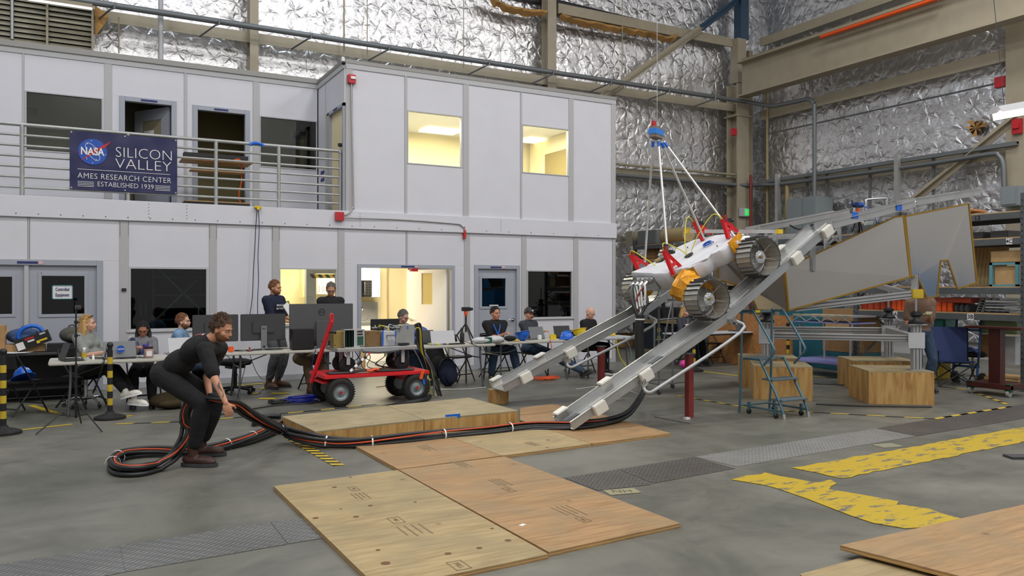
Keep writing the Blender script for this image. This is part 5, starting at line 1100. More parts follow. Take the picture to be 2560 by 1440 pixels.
# lifting poles and apex fixture
ap=D(1640,338,11.5); lp=thing('lifting_tripod','four long aluminium poles meeting at a blue taped block above the rover','lifting frame',ap)
ft=[TRV@Vector((-.42,.66,.31)),TRV@ta,TRV@tc_,TRV@td]
for i,(q,px) in enumerate(zip(ft,(1633,1646,1652,1660))):
    top=D(px,352+(i>1)*4,11.5); 
    tgt=[D(1612,657,dep(q)),D(1667,612,dep(q)),D(1761,600,dep(q)),D(1838,596,dep(q))][i]
    po=M().cyl(tgt,top,.017,n=10).build('pole','alu',lp,world=True,smooth=True); dd=(tgt-top).normalized(); M().cyl(top+dd*.02,top+dd*.1,.022,n=10).build('pole_tape','blue',po,world=True)
M().box((0,0,.02),(.19,.12,.17),(0,.08,.3)).build('block',mat('block_grey','7b6f66',.6),lp,bev=.01); M().box((0,0,.03),(.2,.13,.08),(0,.08,.3)).build('block_tape','blue_tape',lp); M().box((-.04,0,.14),(.05,.05,.09)).build('red_marker','red',lp); M().lathe([(.05,0),(.03,.04),(.01,.07)],(.02,0,.11)).build('hook','galv_dark',lp)
M().tube([(0.02,0,.17),(.02,0,11.4-ap.z+1.3)],.004,5).build('crane_wire','light_grey',lp)
# ================================================================ cable bundles
def bundle(path,label,n=6,R_=.035,r_=.017,cols=None,ties=(),name='cable_bundle',twist=1.2,seed=1):
    P=catmull([Vector(p) for p in path],6); rng=random.Random(seed); o=thing(name,label,'cables',P[0])
    L=[0]
    for a,b in zip(P,P[1:]): L.append(L[-1]+(b-a).length)
    for s_ in range(n):
        ph=2*PI*s_/n+rng.uniform(-.3,.3); rr_=R_*rng.uniform(.6,1.15) if s_ else .01; pts=[]; f1=rng.uniform(.6,1.4)
        for i,p in enumerate(P):
            t=(P[min(i+1,len(P)-1)]-P[max(i-1,0)]).normalized(); x=t.cross(Vector((0,0,1))); x=x.normalized() if x.length>.05 else Vector((1,0,0)); y=x.cross(t)
            an=ph+twist*math.sin(L[i]*f1+ph); q=p+x*rr_*math.cos(an)*1.3+y*rr_*math.sin(an)
            q.z=max(q.z,r_+.004) if p.z<.2 else q.z; pts.append(q)
        c_=cols[s_%len(cols)] if cols else 'cable_black'; rad=r_ if c_!='cable_orange' else r_*.4
        M().tube(pts,rad*rng.uniform(.8,1.1),7).build('cable',c_,o,world=True,smooth=True)
    for t in ties:
        i=int(t*(len(P)-2)); d=(P[i+1]-P[i]).normalized(); M().lathe([(R_*1.32,-.008),(R_*1.38,0),(R_*1.32,.008)],P[i],d,12,False).build('cable_tie','white',o,world=True)
    return o
kk='cable_black'
def f_(x,y,z=.05): return fl(x,y,z)
hand=D(553,1004,7.55)
bundle([D(1603,930,10.9),D(1600,985,10.3),f_(1570,1036,.12),f_(1520,1058),f_(1440,1066,.07),f_(1330,1066,.07),f_(1220,1078,.07),f_(1110,1088,.07),f_(1000,1099,.07),f_(900,1108,.06),f_(838,1108,.06),f_(770,1098,.10),D(715,1082,8.75),D(665,1062,8.35),D(620,1038,7.95),D(585,1014,7.65),hand,D(525,1000,7.62)],'thick black cable bundle along the platform front, lifted by the bending man',7,.045,.021,[kk,kk,kk,'cable_orange',kk,kk,kk],(.33,.42,.52,.62,.74),seed=2)
bundle([D(478,1010,7.85),D(462,1050,7.85),D(455,1095,7.8),f_(425,1142,.12),f_(390,1167),f_(345,1178),f_(300,1176),f_(282,1160),f_(300,1142),f_(345,1133),f_(400,1130),f_(450,1131,.04),f_(520,1125,.04),f_(590,1108,.05),f_(640,1092,.06),f_(690,1072,.06),f_(735,1058,.06)],'loose loop of black cables with an orange line on the floor behind the bending man',7,.05,.02,[kk,kk,'cable_orange',kk,kk,kk,kk],(.45,.5,.8,.88),seed=5)
bundle([f_(640,1061,.04),f_(660,1045,.04),f_(700,1044,.04)],'short run of cables disappearing behind the left end of the platform',4,.035,.018,None,(),seed=6)
# umbilical from the rover connectors
um=thing('umbilical','hoses looping from the rover connectors into one thick black hanging bundle','cables',CONN[0])
J=[D(1594,775,10.9),D(1600,770,10.9),D(1606,768,10.9),D(1612,765,10.9)]
mids=[D(1583,716,11.3),D(1590,716,11.2),D(1600,716,11.1),D(1612,716,11.0)]
for i in range(4):
    M().tube([CONN[i],CONN[i]+(-ex*.09)-Vector((0,0,.02)),mids[i],J[i]],.016,8,smooth=6).build('hose','galv' if i<3 else 'light_grey',um,world=True,smooth=True)
for i,(x,y,mt_) in enumerate(((1580,750,'cable_black'),(1618,752,'cable_black'),(1600,748,'white_plastic'),(1592,752,'red_dark'))):
    M().tube([mids[min(i,3)],D(x,y,11.0),D(1600+4*(i-1.5),800,10.9),D(1598+5*(i-1.5),850,10.9),D(1602+5*(i-1.5),930,10.9)],.024 if i<2 else .015,8,smooth=6).build('cable',mt_,um,world=True,smooth=True)
M().tube([D(1600,790,10.9),D(1599,850,10.9),D(1603,935,10.9)],.06,10,smooth=5).build('sleeve','cable_black',um,world=True,smooth=True)
for y in (800,): M().lathe([(.066,-.01),(.068,.01)],D(1600,y,10.9),(0,0,1),12,False).build('cable_tie','white',um,world=True)
# ================================================================ rolling ladder
u_=W(.865,.5).normalized(); v_=Vector((u_.y,-u_.x,0)); o0=W(3.10,10.84)
o0=o0+u_*.58
T=Matrix(((-u_.x,v_.x,0,o0.x),(-u_.y,v_.y,0,o0.y),(0,0,1,0),(0,0,0,1)))
la=thing('rolling_ladder','blue-grey rolling step ladder with three steps and handrails','ladder',T=T)
r_=.016
for x in (0,.58):
    M().tube([(x,-.03,.0),(x,.0,.4),(x,.02,1.33),(x,.05,1.38),(x,.16,1.385),(x,.24,1.36),(x,.55,.95),(x,.57,.86),(x,.52,.80),(x,.40,.68)],r_,8,smooth=4).build('handrail','ladder_blue',la,smooth=True)
for x in (.06,.52):
    M().tube([(x,.0,.74),(x,.25,.74),(x,.31,.70),(x,.62,.20),(x,.68,.02)],r_*1.1,8,smooth=3).build('stile','ladder_blue',la,smooth=True); M().cyl((x,.69,0),(x,.68,.07),.02,n=8).build('foot','galv',la)
    M().tube([(x,.0,.10),(x,.66,.10)],.013,8).build('base_rail','ladder_blue',la)
M().tube([(0,-.02,.10),(.58,-.02,.10)],.013,8).build('base_rail','ladder_blue',la); M().tube([(0,.02,1.37),(.58,.02,1.37)],.016,8).build('top_rail','ladder_blue',la); M().lathe([(.02,0),(.02,.09)],(.25,.02,1.37),(1,0,0),10).build('yellow_tape','yellow',la)
for z,y in ((.745,.14),(.49,.42),(.24,.58)): M().box((.29,y,z),(.48,.24 if z>.7 else .2,.025)).build('step','ladder_step',la,bev=.004) if 'ladder_step' in MATS else (mat('ladder_step','5d6b70',.6,.2,bump=.4,bs=90),M().box((.29,y,z),(.48,.24,.025)).build('step','ladder_step',la,bev=.004))
for x,y in ((.05,.1),(.53,.1),(.05,.56),(.53,.56)):
    cs=M().box((x,y,.1),(.03,.03,.12)).build('caster_fork','ladder_blue',la); M().lathe([(.035,-.012),(.035,.012)],(x,y,.037),(1,0,0),14).build('caster_wheel','rubber',cs)

# unseen blue box added off frame for its reflection in the lander's end panel
o=thing('mirrored_blue_box','bright blue box added beyond the right end of the racks to be mirrored in the lander panel','cabinet',(13.5,3.6,0)); M().box((0,0,1.03),(.8,2.6,1.94)).build('body',mat('mirrored_blue','2f8fd8',.5),o,bev=.01); M().box((0,0,.03),(.7,2.5,.06)).build('plinth','dark_grey',o)
for k in (-.65,.65): M().box((-.41,k,1.03),(.02,1.25,1.8)).build('door','mirrored_blue',o)

p=fl(2552,1150); solo(M().box(p+Vector((.12,0,.012)),(.4,.16,.024),-.5),'dark_board','dark_grey','dark board end poking in at the right frame edge','board',p)
ORD=['first','second','third','fourth','fifth','sixth','seventh','eighth','ninth','tenth']
# ================================================================ storage racks along the right
XK=13.64
def rack_up(y,z1,label,x=XK,dp_=1.0):
    o=thing('rack_upright',label,'rack upright',(x,y,0))
    for xx in (0,dp_):
        m=M().bx(xx-.035,xx+.035,-.045,-.035,0,z1).bx(xx-.035,xx+.035,.035,.045,0,z1).bx(xx-.04,xx-.03,-.045,.045,0,z1)
        m.build('post','rack_grey',o)
        h=M(); z=.1
        while z<z1-.05:
            h.box((xx-.041,-.018,z),(.003,.016,.028)).box((xx-.041,.018,z+.03),(.003,.016,.028)).box((xx,-.046,z),(.02,.003,.028)); z+=.1
        h.build('slots','black',o,kind='stuff'); M().box((xx,0,.006),(.12,.14,.012)).build('foot','rack_grey',o)
    k=0; z=.25
    while z<z1-.7: M().beam((0,0,z),(dp_,0,z+.6) if k%2==0 else (dp_,0,z),.03,.03).build('brace','rack_grey',o) if k%2==0 else M().beam((dp_,0,z),(0,0,z+.6),.03,.03).build('brace','rack_grey',o); z+=.6; k+=1
    return o
def rack_beam(y0,y1,z,label,h_=.11,x=XK,dp_=1.0,board='wood_light',mt='rack_grey'):
    o=thing('rack_shelf',label,'shelf',(x,(y0+y1)/2,z)); L=y1-y0-.1
    for xx in (-.02,dp_+.02): M().box((xx,0,-h_/2),(.045,L,h_)).build('beam',mt,o,bev=.004)
    if board: M().bx(.0,dp_,-L/2,L/2,-.001,.02).build('shelf_board',board,o)
    return o
Y0_,Y1_,Y2_,Y3_,Y4_=7.42,10.62,13.75,14.9,17.75
rack_up(Y0_,3.25,'perforated grey rack upright at the right edge of the frame'); rack_up(Y1_,3.1,'perforated grey rack upright between the cardboard boxes and the orange stacks'); rack_up(Y3_,3.0,'rack upright behind the rover'); rack_up(Y4_,3.0,'rack upright beside the end of the white office building'); rack_up(Y2_,3.0,'rack upright behind the lander frame')
lab=lambda o,y,z,s,sz=.11,bg=True: (M().box((XK-.048 if False else -.046,y,z),(.004,sz*1.15,sz*1.15)).build('label_card','white',o) if bg else None, text(s,sz,'ink',o,TR((-.05,y,z))@Rz(-PI/2)@Rx(PI/2),off=.001))
b=rack_beam(Y0_,Y1_,1.25,'long grey shelf marked 3A and 3B at waist height')
for px,s in ((2240,'3A'),(2430,'3B')):
    y=onX(px,790,XK).y-(Y0_+Y1_)/2; lab(b,y,-.055,s,.10)
rack_beam(Y0_,Y1_,1.70,'grey shelf just below eye level with wooden boxes on it')
b=rack_beam(Y0_,Y1_,2.52,'grey upper shelf marked 4C holding rolls'); lab(b,onX(2527,598,XK).y-(Y0_+Y1_)/2,-.055,'4C',.085)
b=rack_beam(Y0_,Y1_,2.95,'topmost grey shelf stencilled 13'); lab(b,onX(2447,547,XK).y-(Y0_+Y1_)/2,-.06,'13',.11,False)
rack_beam(Y1_,Y2_,2.75,'grey shelf high behind the lander deck'); rack_beam(Y3_,Y4_,2.85,'grey shelf carrying the long beige tube'); rack_beam(Y3_,Y4_,2.45,'wooden edged shelf below the tube',.09,mt='wood_light'); rack_beam(Y3_,Y4_,.85,'low shelf with a yellowish beam behind the left rack',.09,mt='pipe_beige'); rack_beam(Y3_,Y4_,1.75,'middle shelf behind the near wheel of the rover')
ya=onX(1605,590,XK+.4).y; o=thing('storage_tube','long beige tube lying on the shelf behind the rover','tube',(XK+.35,ya,3.08))
M().cyl((0,0,0),(0,-2.0,0),.2,n=20).build('barrel','pipe_beige',o,smooth=True); M().lathe([(.2,0),(.22,0),(.22,.12),(.2,.12)],(0,-.05,0),(0,1,0),20).build('end_collar','steel_beige2',o)
M().box((0,.25,.0),(.45,.3,.4)).build('end_box','steel_beige2',o)
solo(M().bx(XK,XK+.8,Y4_-.9,Y4_-.1,2.87,3.25),'wire_basket','galv_dark','grey wire basket at the left end of the tube shelf','basket',(XK,Y4_-.9,2.87),bev=.02)
for i,(ya,zz,s_,mt_,lb) in enumerate(((Y4_-.5,2.47,.5,'cardboard','brown carton on the wooden edged shelf, left end'),(Y4_-1.2,2.47,.35,'wood_light','pale carton on the wooden edged shelf'),(Y4_-.55,1.77,.62,'foil','foil wrapped bundle on the middle shelf'),(Y4_-1.4,1.77,.55,'tub2','cream sack on the middle shelf behind the red bracket'))):
    if mt_=='tub2': mat('tub2','a9a595',.8,bump=.4,bs=6)
    solo(M().box((XK+.4,ya,zz+s_*.4+.001),(.6,s_,s_*.8)),'storage_box',mt_,lb,'box',(XK+.4,ya,zz),bev=.03)
for i in range(9):
    y=Y4_-.25-i*.1; solo(M().bx(XK+.05,XK+.85,y-.035,y+.035,.03,.72),'standing_board','blue_board' if 'blue_board' in MATS else mat('blue_board','34424e',.5),'%s upright dark blue board from the office wall end'%ORD[i],'board',(XK,y,.03),group='dark blue boards standing in a row',bev=.003)
solo(M().bx(XK-.05,XK+.9,Y4_-1.3,Y4_-.05,0,.03),'board_pallet','pipe_beige','low beige tray under the standing blue boards','tray',(XK,Y4_-1,0))
for i in range(5):
    y=Y4_-.3-i*.55; solo(M().bx(XK,XK+.7,y-.22,y+.22,.872,1.17),'grey_bin','dark_grey','%s dark grey bin from the left on the low shelf'%ORD[i],'bin',(XK,y,.87),group='grey bins on the low shelf',bev=.01)
for i in range(9):
    y=Y3_+.15+i*.1; solo(M().bx(XK+.05,XK+.85,y-.035,y+.035,0.0,.7),'standing_board','blue_board','%s upright dark board from the right behind the seated woman'%ORD[i],'board',(XK,y,.0),group='dark boards behind the seated woman',bev=.003)
# orange plywood screen, teal cabinet, cartons behind the lander frame
def onKx(px,X): return onX(px,0,X).y
solo(M().bx(12.95,12.98,onKx(1980,12.95),onKx(1772,12.95),0,1.12),'plywood_screen','board_orange','orange-brown plywood screen behind the laptop table','screen',(12.95,onKx(1980,12.95),0))
y0,y1=onKx(2065,13.9),onKx(1948,13.9); tc=thing('teal_cabinet','dark teal cabinet behind the lander frame','cabinet',(13.9,y0,0)); M().bx(0,.6,0,y1-y0,0,1.75).build('body','teal',tc,bev=.01); M().bx(-.02,0,.02,(y1-y0)/2-.01,.1,1.7).build('door','teal',tc); M().bx(-.02,0,(y1-y0)/2+.01,y1-y0-.02,.1,1.7).build('door','teal',tc)
y0,y1=onKx(2146,13.8),onKx(2056,13.8)
for i,(z0,z1,mt_,lb) in enumerate(((.0,.38,'teal','teal crate at the bottom of the carton stack'),(.38,.8,'cardboard','brown carton second from the bottom of the stack'),(.8,1.02,'wood_light','pale flat carton in the stack by the rack upright'),(1.02,1.26,'cardboard','topmost flat carton of the stack by the rack upright'))):
    solo(M().bx(13.8,14.5,y0,y1,z0,z1-.002),'storage_box',mt_,lb,'box',(13.8,y0,z0),bev=.006)
# flat panel stack with yellow marks on a trolley and lavender dolly
y0,y1=onKx(2128,12.6),onKx(1982,12.6)
o=thing('panel_trolley','grey trolley carrying flat truss panels with yellow marks','trolley',(12.6,(y0+y1)/2,0)); L=(y1-y0)/2
M().bx(0,.7,-L,L,1.14,1.17).build('top_panel','alu_matte',o); M().bx(0,.7,-L,L,1.02,1.04).build('lower_panel','lav',o)
for k in range(4): y=-L+k*2*L/4; M().beam((0,y,1.04),(0,y+L/4,1.14),.02,.02).beam((0,y+L/4,1.14),(0,y+L/2,1.04),.02,.02).build('truss_web','galv',o)
for k in range(7): M().bx(-.005,.1,-L+.05+k*L*.3,-L+.15+k*L*.3,1.171,1.176).build('yellow_mark','yellow',o)
for y in (-L+.1,0,L-.1): M().cyl((.1,y,.32),(.1,y,1.02),.02,n=8).build('leg','galv',o)
M().bx(-.1,.75,-L,L-.1,.24,.32).build('dolly_deck','lav',o,bev=.02)
for y in (-L+.12,L-.25):
    c_=M().box((0,y,.18),(.05,.06,.12)).build('caster_fork','galv',o); M().lathe([(.06,-.02),(.06,.02)],(0,y,.062),(1,0,0),14).build('caster_wheel','dark_grey',c_)
# orange stacks, channels, boards on the marked shelf
ys=[onKx(px,XK+.1) for px in (2152,2168,2184,2200,2214,2228,2241,2254,2266,2280)]
for i,(a,b_) in enumerate(zip(ys,ys[1:])):
    mt_='orange_dark' if i<5 else 'orange'
    if 'orange_dark' not in MATS: mat('orange_dark','a53c1c',.5)
    solo(M().bx(XK+.1,XK+.8,b_+.006,a-.006,1.271,1.46),'orange_crate',mt_,'%s orange plastic crate from the left on the 3A shelf'%ORD[i],'crate',(XK,a,1.27),group='orange crates on the 3A shelf',bev=.008)
for i,px in enumerate((2340,2354,2368)):
    a=onKx(px,XK+.1); b_=onKx(px+12,XK+.1); solo(M().bx(XK+.1,XK+.8,b_,a,1.271,1.43),'orange_crate','orange','%s orange plastic crate from the left on the 3B shelf'%ORD[i],'crate',(XK,a,1.27),group='orange crates on the 3B shelf',bev=.008)
solo(M().bx(XK+.1,XK+.8,onKx(2428,XK+.1),onKx(2338,XK+.1),1.435,1.52),'orange_beam','orange_dark','long orange beam lying on the crates right of the man','beam',(XK+.1,onKx(2428,XK+.1),1.435))
for i,px in enumerate((2384,2397,2410)):
    a=onKx(px,XK+.1); b_=onKx(px+12,XK+.1); solo(M().bx(XK+.1,XK+.8,b_,a,1.271,1.40),'grey_block','dark_grey','%s dark grey plastic block right of the orange crates'%ORD[i],'block',(XK,a,1.27),group='grey blocks on the 3B shelf',bev=.02)
rng=random.Random(3)
for r_ in range(6):
    for k in range(5-r_//2):
        y=onKx(2436,XK)-k*.115-r_*.015-.05; z=1.271+r_*.042; L=.7+rng.uniform(-.1,.1)
        m=M().bx(XK+.05,XK+.05+L,y-.05,y+.05,z,z+.005).bx(XK+.05,XK+.05+L,y-.05,y-.044,z,z+.038).bx(XK+.05,XK+.05+L,y+.044,y+.05,z,z+.038)
        solo(m,'steel_channel','galv','short galvanised channel in the pile right of the grey blocks','channel',(XK+.05,y,z),group='galvanised channels piled on the 3B shelf')
for k in range(4):
    z=1.30+k*.05; solo(M().bx(XK+.02,XK+.06,Y0_+.15,onKx(2462,XK),z,z+.03),'long_channel','galv' if k%2 else 'galv_dark','long metal strip lying along the 3B shelf','channel',(XK,Y0_+.15,z),group='long metal strips on the 3B shelf')
# shelf 1.7: teal framed crate with pale box, wooden crates, planks
y1=onKx(2470,XK); ob=thing('open_crate','pale teal steel frame holding a tan box on the right rack','frame',(XK,Y0_+.1,1.721)); L=y1-Y0_-.12
for r in ((0,L,0,.03),(0,L,.36,.40),(0,.05,0,.4),(L-.05,L,0,.4)): M().bx(0,.05,r[0],r[1],r[2],r[3]).build('frame_bar','teal_light',ob)
M().bx(.06,.8,.06,L-.06,.03,.34).build('tan_box','wood_light',ob)
solo(M().bx(XK+.1,XK+.8,Y0_+.1,onKx(2468,XK),2.13,2.32),'wooden_tray','wood_light','flat wooden tray on the teal frame','tray',(XK,Y0_+.1,2.13),bev=.004)
for k in range(9):
    px=2428+k*9.5; y=onKx(px,XK+.6); solo(M().cyl((XK+.6,y,1.721),(XK+.75,y,2.41),.045,n=10),'standing_tube','pipe_beige','%s upright beige tube from the left on the right rack'%ORD[k],'tube',(XK+.6,y,1.721),group='beige tubes standing on the right rack',smooth=True)
for k in range(5):
    y=Y0_+.5+k*.42; solo(M().box((XK+.4,y,2.60),(.5,.3,.13)),'dark_case','dark_grey','%s low dark case from the right on the 4C shelf'%ORD[k],'case',(XK+.4,y,2.54),group='dark cases on the 4C shelf',bev=.01)
solo(M().beam((XK+.1,Y1_-.9,2.99),(XK+.3,Y0_+.9,3.05),.5,.03),'orange_board','board_orange','orange-brown board lying on the topmost shelf','board',(XK+.2,Y1_-.9,2.975))
# white shelf boards in first bay
solo(M().bx(XK+.1,XK+.9,Y1_-1.1,Y1_-.2,1.271,1.3),'cardboard_sheet','cardboard','flat brown sheet under the orange crates','sheet',(XK,Y1_-1,1.271)) if False else None
# things under the 3B shelf
def box2(name,px0,px1,z0,z1,X,dp_,mt_,lb,cat,**k): return solo(M().bx(X,X+dp_,onKx(px1,X),onKx(px0,X),z0,z1),name,mt_,lb,cat,(X,onKx(px1,X),z0),**k)
box2('wrapped_bundle',2332,2362,.55,1.13,XK+.45,.4,mat('teal_wrap','2a9a94',.15,bump=.8,bs=12),'shiny teal shrink-wrapped bundle under the 3B shelf','bundle',bev=.03)
box2('yellow_case',2326,2345,0,.55,XK+.3,.4,'yellow_paint','yellow case behind the blue camp chair','case',bev=.02); box2('glass_box',2445,2540,.9,1.12,XK+.4,.4,mat('green_glass','7a8a60',.2),'green tinted box below the 3B label, at the right end','box',bev=.02)
box2('carton',2450,2478,.45,.86,XK+.75,.3,'cardboard','brown carton low on the right under the marked shelf','carton'); box2('carton',2500,2538,.35,.84,XK+.75,.3,'light_grey','pale carton low at the right edge under the marked shelf','carton')
for k in range(4): box2('plank',2452+k*4,2545,.02+k*.05,.06+k*.05,XK+.2,.35,'wood_light','pale wooden plank in the low pile at right','plank',group='planks piled low at the right')
ht=thing('hand_truck','blue framed hand truck behind the camp chair','hand truck',(XK+.25,onKx(2412,XK+.25),0)); 
for y in (-.22,.22): M().tube([(0,y,.15),(.1,y,.9),(.12,y,1.15)],.02,8).build('rail','hand_blue' if 'hand_blue' in MATS else mat('hand_blue','174a7c',.5),ht,smooth=True)
for z in (.3,.6,.95): M().box((.06,0,z),(.03,.44,.04)).build('crossbar','hand_blue',ht)
for y in (-.25,.25): M().lathe([(.1,-.02),(.1,.02)],(.1,y,.1),(0,1,0),16).build('wheel','rubber',ht)
pj=thing('pallet_jack','dark red floor stand with green casters at the right','stand',(12.9,onKx(2492,12.9),0)); M().box((0,0,.03+.12),(.5,.7,.08)).build('base',mat('maroon','431c18',.4),pj,bev=.01); M().box((0,0,.62),(.16,.18,.9)).build('column','maroon',pj,bev=.01); M().box((0,0,1.06),(.3,.9,.04)).build('top_arm','maroon',pj,bev=.01)
for y in (-.3,.3): g=M().box((-.2,y,.14),(.08,.1,.12)).build('caster_housing','green_dark',pj,bev=.01); M().lathe([(.055,-.02),(.055,.02)],(-.2,y,.057),(0,1,0),14).build('caster_wheel','galv',g)
# blue camp chair and chrome stool
p=fl(2385,965); cchr=thing('camp_chair','dark blue folding camp chair in front of the right rack','chair',p,-.75)
M().prism([(-.27,-.24,.42),(.27,-.24,.42),(.25,.2,.36),(-.25,.2,.36)],(0,0,.025)).build('seat','blue_dark',cchr); M().prism([(-.26,.2,.38),(.26,.2,.38),(.3,.34,1.0),(-.3,.34,1.0)],(0,.02,.0)).build('backrest','blue_dark',cchr)
for s_ in (-1,1):
    for y0_,y1_ in ((-.28,.3),(.3,-.28)): M().cyl((s_*.3,y0_,.01),(s_*.28,y1_,.42 if y1_<0 else .5),.011,n=6).build('leg','black',cchr)
    M().cyl((s_*.3,.3,.35),(s_*.31,.36,1.02),.012,n=6).build('back_post','black',cchr); M().box((s_*.31,-.02,.62),(.06,.5,.025),(.1,0,0)).build('armrest','blue_dark',cchr); M().cyl((s_*.31,-.26,.35),(s_*.31,-.26,.62),.011,n=6).build('arm_post','black',cchr)
for y in (-.28,.3): M().cyl((-.3,y,.01),(.28,y,.42),.011,n=6).cyl((.3,y,.01),(-.28,y,.42),.011,n=6).build('cross_leg','black',cchr)
def stool(px,py,lb,back=False,rz=0,mt_='black_cloth',sz=.46,chrome=True):
    p=fl(px,py); o=thing('swivel_stool',lb,'stool',p,rz); mm='steel_bright' if chrome else 'black'
    M().lathe([(.0,0),(.19,0),(.21,.03),(.21,.06),(.18,.09),(0,.1)],(0,0,sz),n=20).build('seat',mt_,o,smooth=True); M().cyl((0,0,.1),(0,0,sz),.025,n=10).build('column',mm,o)
    for k in range(5):
        a=k*2*PI/5+.3; M().tube([(0,0,.12),(.16*math.cos(a),.16*math.sin(a),.13),(.28*math.cos(a),.28*math.sin(a),.07)],.016,7,smooth=3).build('foot_bar',mm,o,smooth=True); M().lathe([(.028,-.014),(.028,.014)],(.29*math.cos(a),.29*math.sin(a),.028),(math.cos(a+1.5),math.sin(a+1.5),0),12).build('caster','dark_grey',o)
    return o
stool(2432,958,'black stool with chrome base beside the camp chair'); stool(215,1018,'chrome based stool under the table by the blonde woman',sz=.4)
# ================================================================ tables and chairs
def ftable(x0,x1,yf,lb,z=.74,dp_=.76,legs='table_leg',mt_='table_top'):
    o=thing('folding_table',lb,'table',((x0+x1)/2,yf+dp_/2,0)); w=x1-x0
    M().box((0,0,z-.025),(w,dp_,.045)).build('tabletop',mt_,o,bev=.012)
    for s_ in (-1,1):
        lg=M().tube([(s_*(w/2-.25),-dp_/2+.1,z-.05),(s_*(w/2-.25),-dp_/2+.09,.45),(s_*(w/2-.22),-dp_/2+.04,.0)],.016,8,smooth=4).build('leg',legs,o,smooth=True)
        M().tube([(s_*(w/2-.25),dp_/2-.1,z-.05),(s_*(w/2-.25),dp_/2-.09,.45),(s_*(w/2-.22),dp_/2-.04,.0)],.016,8,smooth=4).build('leg',legs,o,smooth=True)
        M().cyl((s_*(w/2-.25),-dp_/2+.09,.5),(s_*(w/2-.25),dp_/2-.09,.5),.011,n=6).build('crossbar',legs,o); M().cyl((s_*(w/2-.25),0,.5),(s_*.15,0,z-.05),.009,n=6).build('brace',legs,o)
    return o
TZ=.7425
ftable(-.27,1.56,11.85,'white folding table at left with the blonde woman\'s laptop'); ftable(1.95,3.78,12.33,'white folding table carrying the large monitors'); ftable(4.57,6.39,12.2,'white folding table right of the red cart'); ftable(6.42,8.25,12.45,'white folding table in front of the man with the lanyard'); ftable(8.35,9.75,12.55,'smaller grey-topped table in front of the bald man',mt_='light_grey')
tf=thing('black_workbench','long black workbench against the double doors at left','table',(-1.4,14.1,0)); M().box((0,0,.72),(3.3,.75,.04)).build('worktop','dark_grey',tf,bev=.004); M().box((0,.32,.35),(3.2,.03,.68)).build('modesty_panel','black',tf)
for s_ in (-1.55,0,1.55): M().box((s_,0,.35),(.06,.6,.7)).build('leg_panel','black',tf)
M().box((0,0,.2),(3.1,.6,.03)).build('lower_shelf','black',tf)
ft_=thing('far_folding_table','black edged folding table in front of the far seated woman and laptop','table',(12.15,13.0,0)); M().box((0,0,.73),(2.4,.6,.03)).build('tabletop','light_grey',ft_,bev=.004); M().box((0,-.29,.705),(2.4,.02,.03)).build('edge_rail','black',ft_)
for s_ in (-1,1):
    for y in (-.22,.22): M().cyl((s_*1.0,y,0),(s_*.95,y,.7),.014,n=7).build('leg','black',ft_)
def fchair(lb,x,y,rz,proto=[None]):
    if proto[0] is None:
        o=thing('folding_chair',lb,'chair'); proto[0]=o
        M().box((0,0,.44),(.40,.38,.025)).build('seat','black',o,bev=.01); M().prism([(-.20,.2,.62),(.20,.2,.62),(.19,.23,.80),(-.19,.23,.80)],(0,.015,0)).build('backrest','black',o,bev=.004)
        for s_ in (-1,1):
            M().tube([(s_*.21,-.24,0),(s_*.21,.0,.44),(s_*.21,.2,.76),(s_*.19,.225,.82)],.012,7).build('front_leg','black',o,smooth=True); M().cyl((s_*.18,.27,0),(s_*.18,-.1,.44),.012,n=7).build('rear_leg','black',o)
        M().cyl((-.19,.225,.82),(.19,.225,.82),.012,n=7).build('top_rail','black',o); M().cyl((-.21,-.17,.13),(.21,-.17,.13),.01,n=6).build('stretcher','black',o); M().cyl((-.18,.2,.09),(.18,.2,.09),.01,n=6).build('stretcher','black',o)
        move(o,(x,y,0),rz); return o
    return dup(proto[0],(x,y,0),rz,lb)
# rz=0 : sitter faces -Y
fc=fl(50,1040); fchair('black folding chair at the left edge with a blue hard hat on it',fc.x,fc.y+.15,2.3)
fchair('empty black folding chair right of the dark blue backpack',6.15,13.25,.3); fchair('black folding chair under the man with the lanyard',7.02,13.42,.2); fchair('black folding chair under the man in the black cap',7.78,13.4,.15); fchair('black folding chair under the bald man',8.98,13.5,.1); fchair('black folding chair under the man in khaki behind the big monitor',3.55,13.25,.2); fchair('black folding chair behind the small monitor',5.2,13.4,0); fchair('black folding chair under the dark haired woman',.92,12.95,.1); fchair('black folding chair under the man in the denim jacket',1.72,13.15,.9); fchair('black folding chair under the man in the printed black shirt',12.72,13.75,.1); fchair('black folding chair under the far blonde woman',11.75,13.75,-.1); fchair('black folding chair under the blonde woman at left',.12,12.98,.9)
def ochair(px,py,lb):
    p=fl(px,py); o=thing('office_chair',lb,'chair',p,.3)
    M().lathe([(.0,0),(.24,0),(.26,.03),(.25,.07),(.18,.09),(0,.09)],(0,0,.46),n=20).build('seat','black_cloth',o,smooth=True); M().cyl((0,0,.1),(0,0,.46),.03,n=10).build('gas_lift','black',o); M().box((0,0,.43),(.25,.2,.05)).build('mechanism','black',o)
    for k in range(5):
        a=k*2*PI/5; M().tube([(0,0,.1),(.3*math.cos(a),.3*math.sin(a),.075)],.022,7).build('base_arm','black',o); M().lathe([(.03,-.025),(.03,.025)],(.31*math.cos(a),.31*math.sin(a),.03),(math.cos(a+1.57),math.sin(a+1.57),0),12).build('caster','rubber',o)
    return o
oc=ochair(588,985,'black swivel office chair under the monitor table')
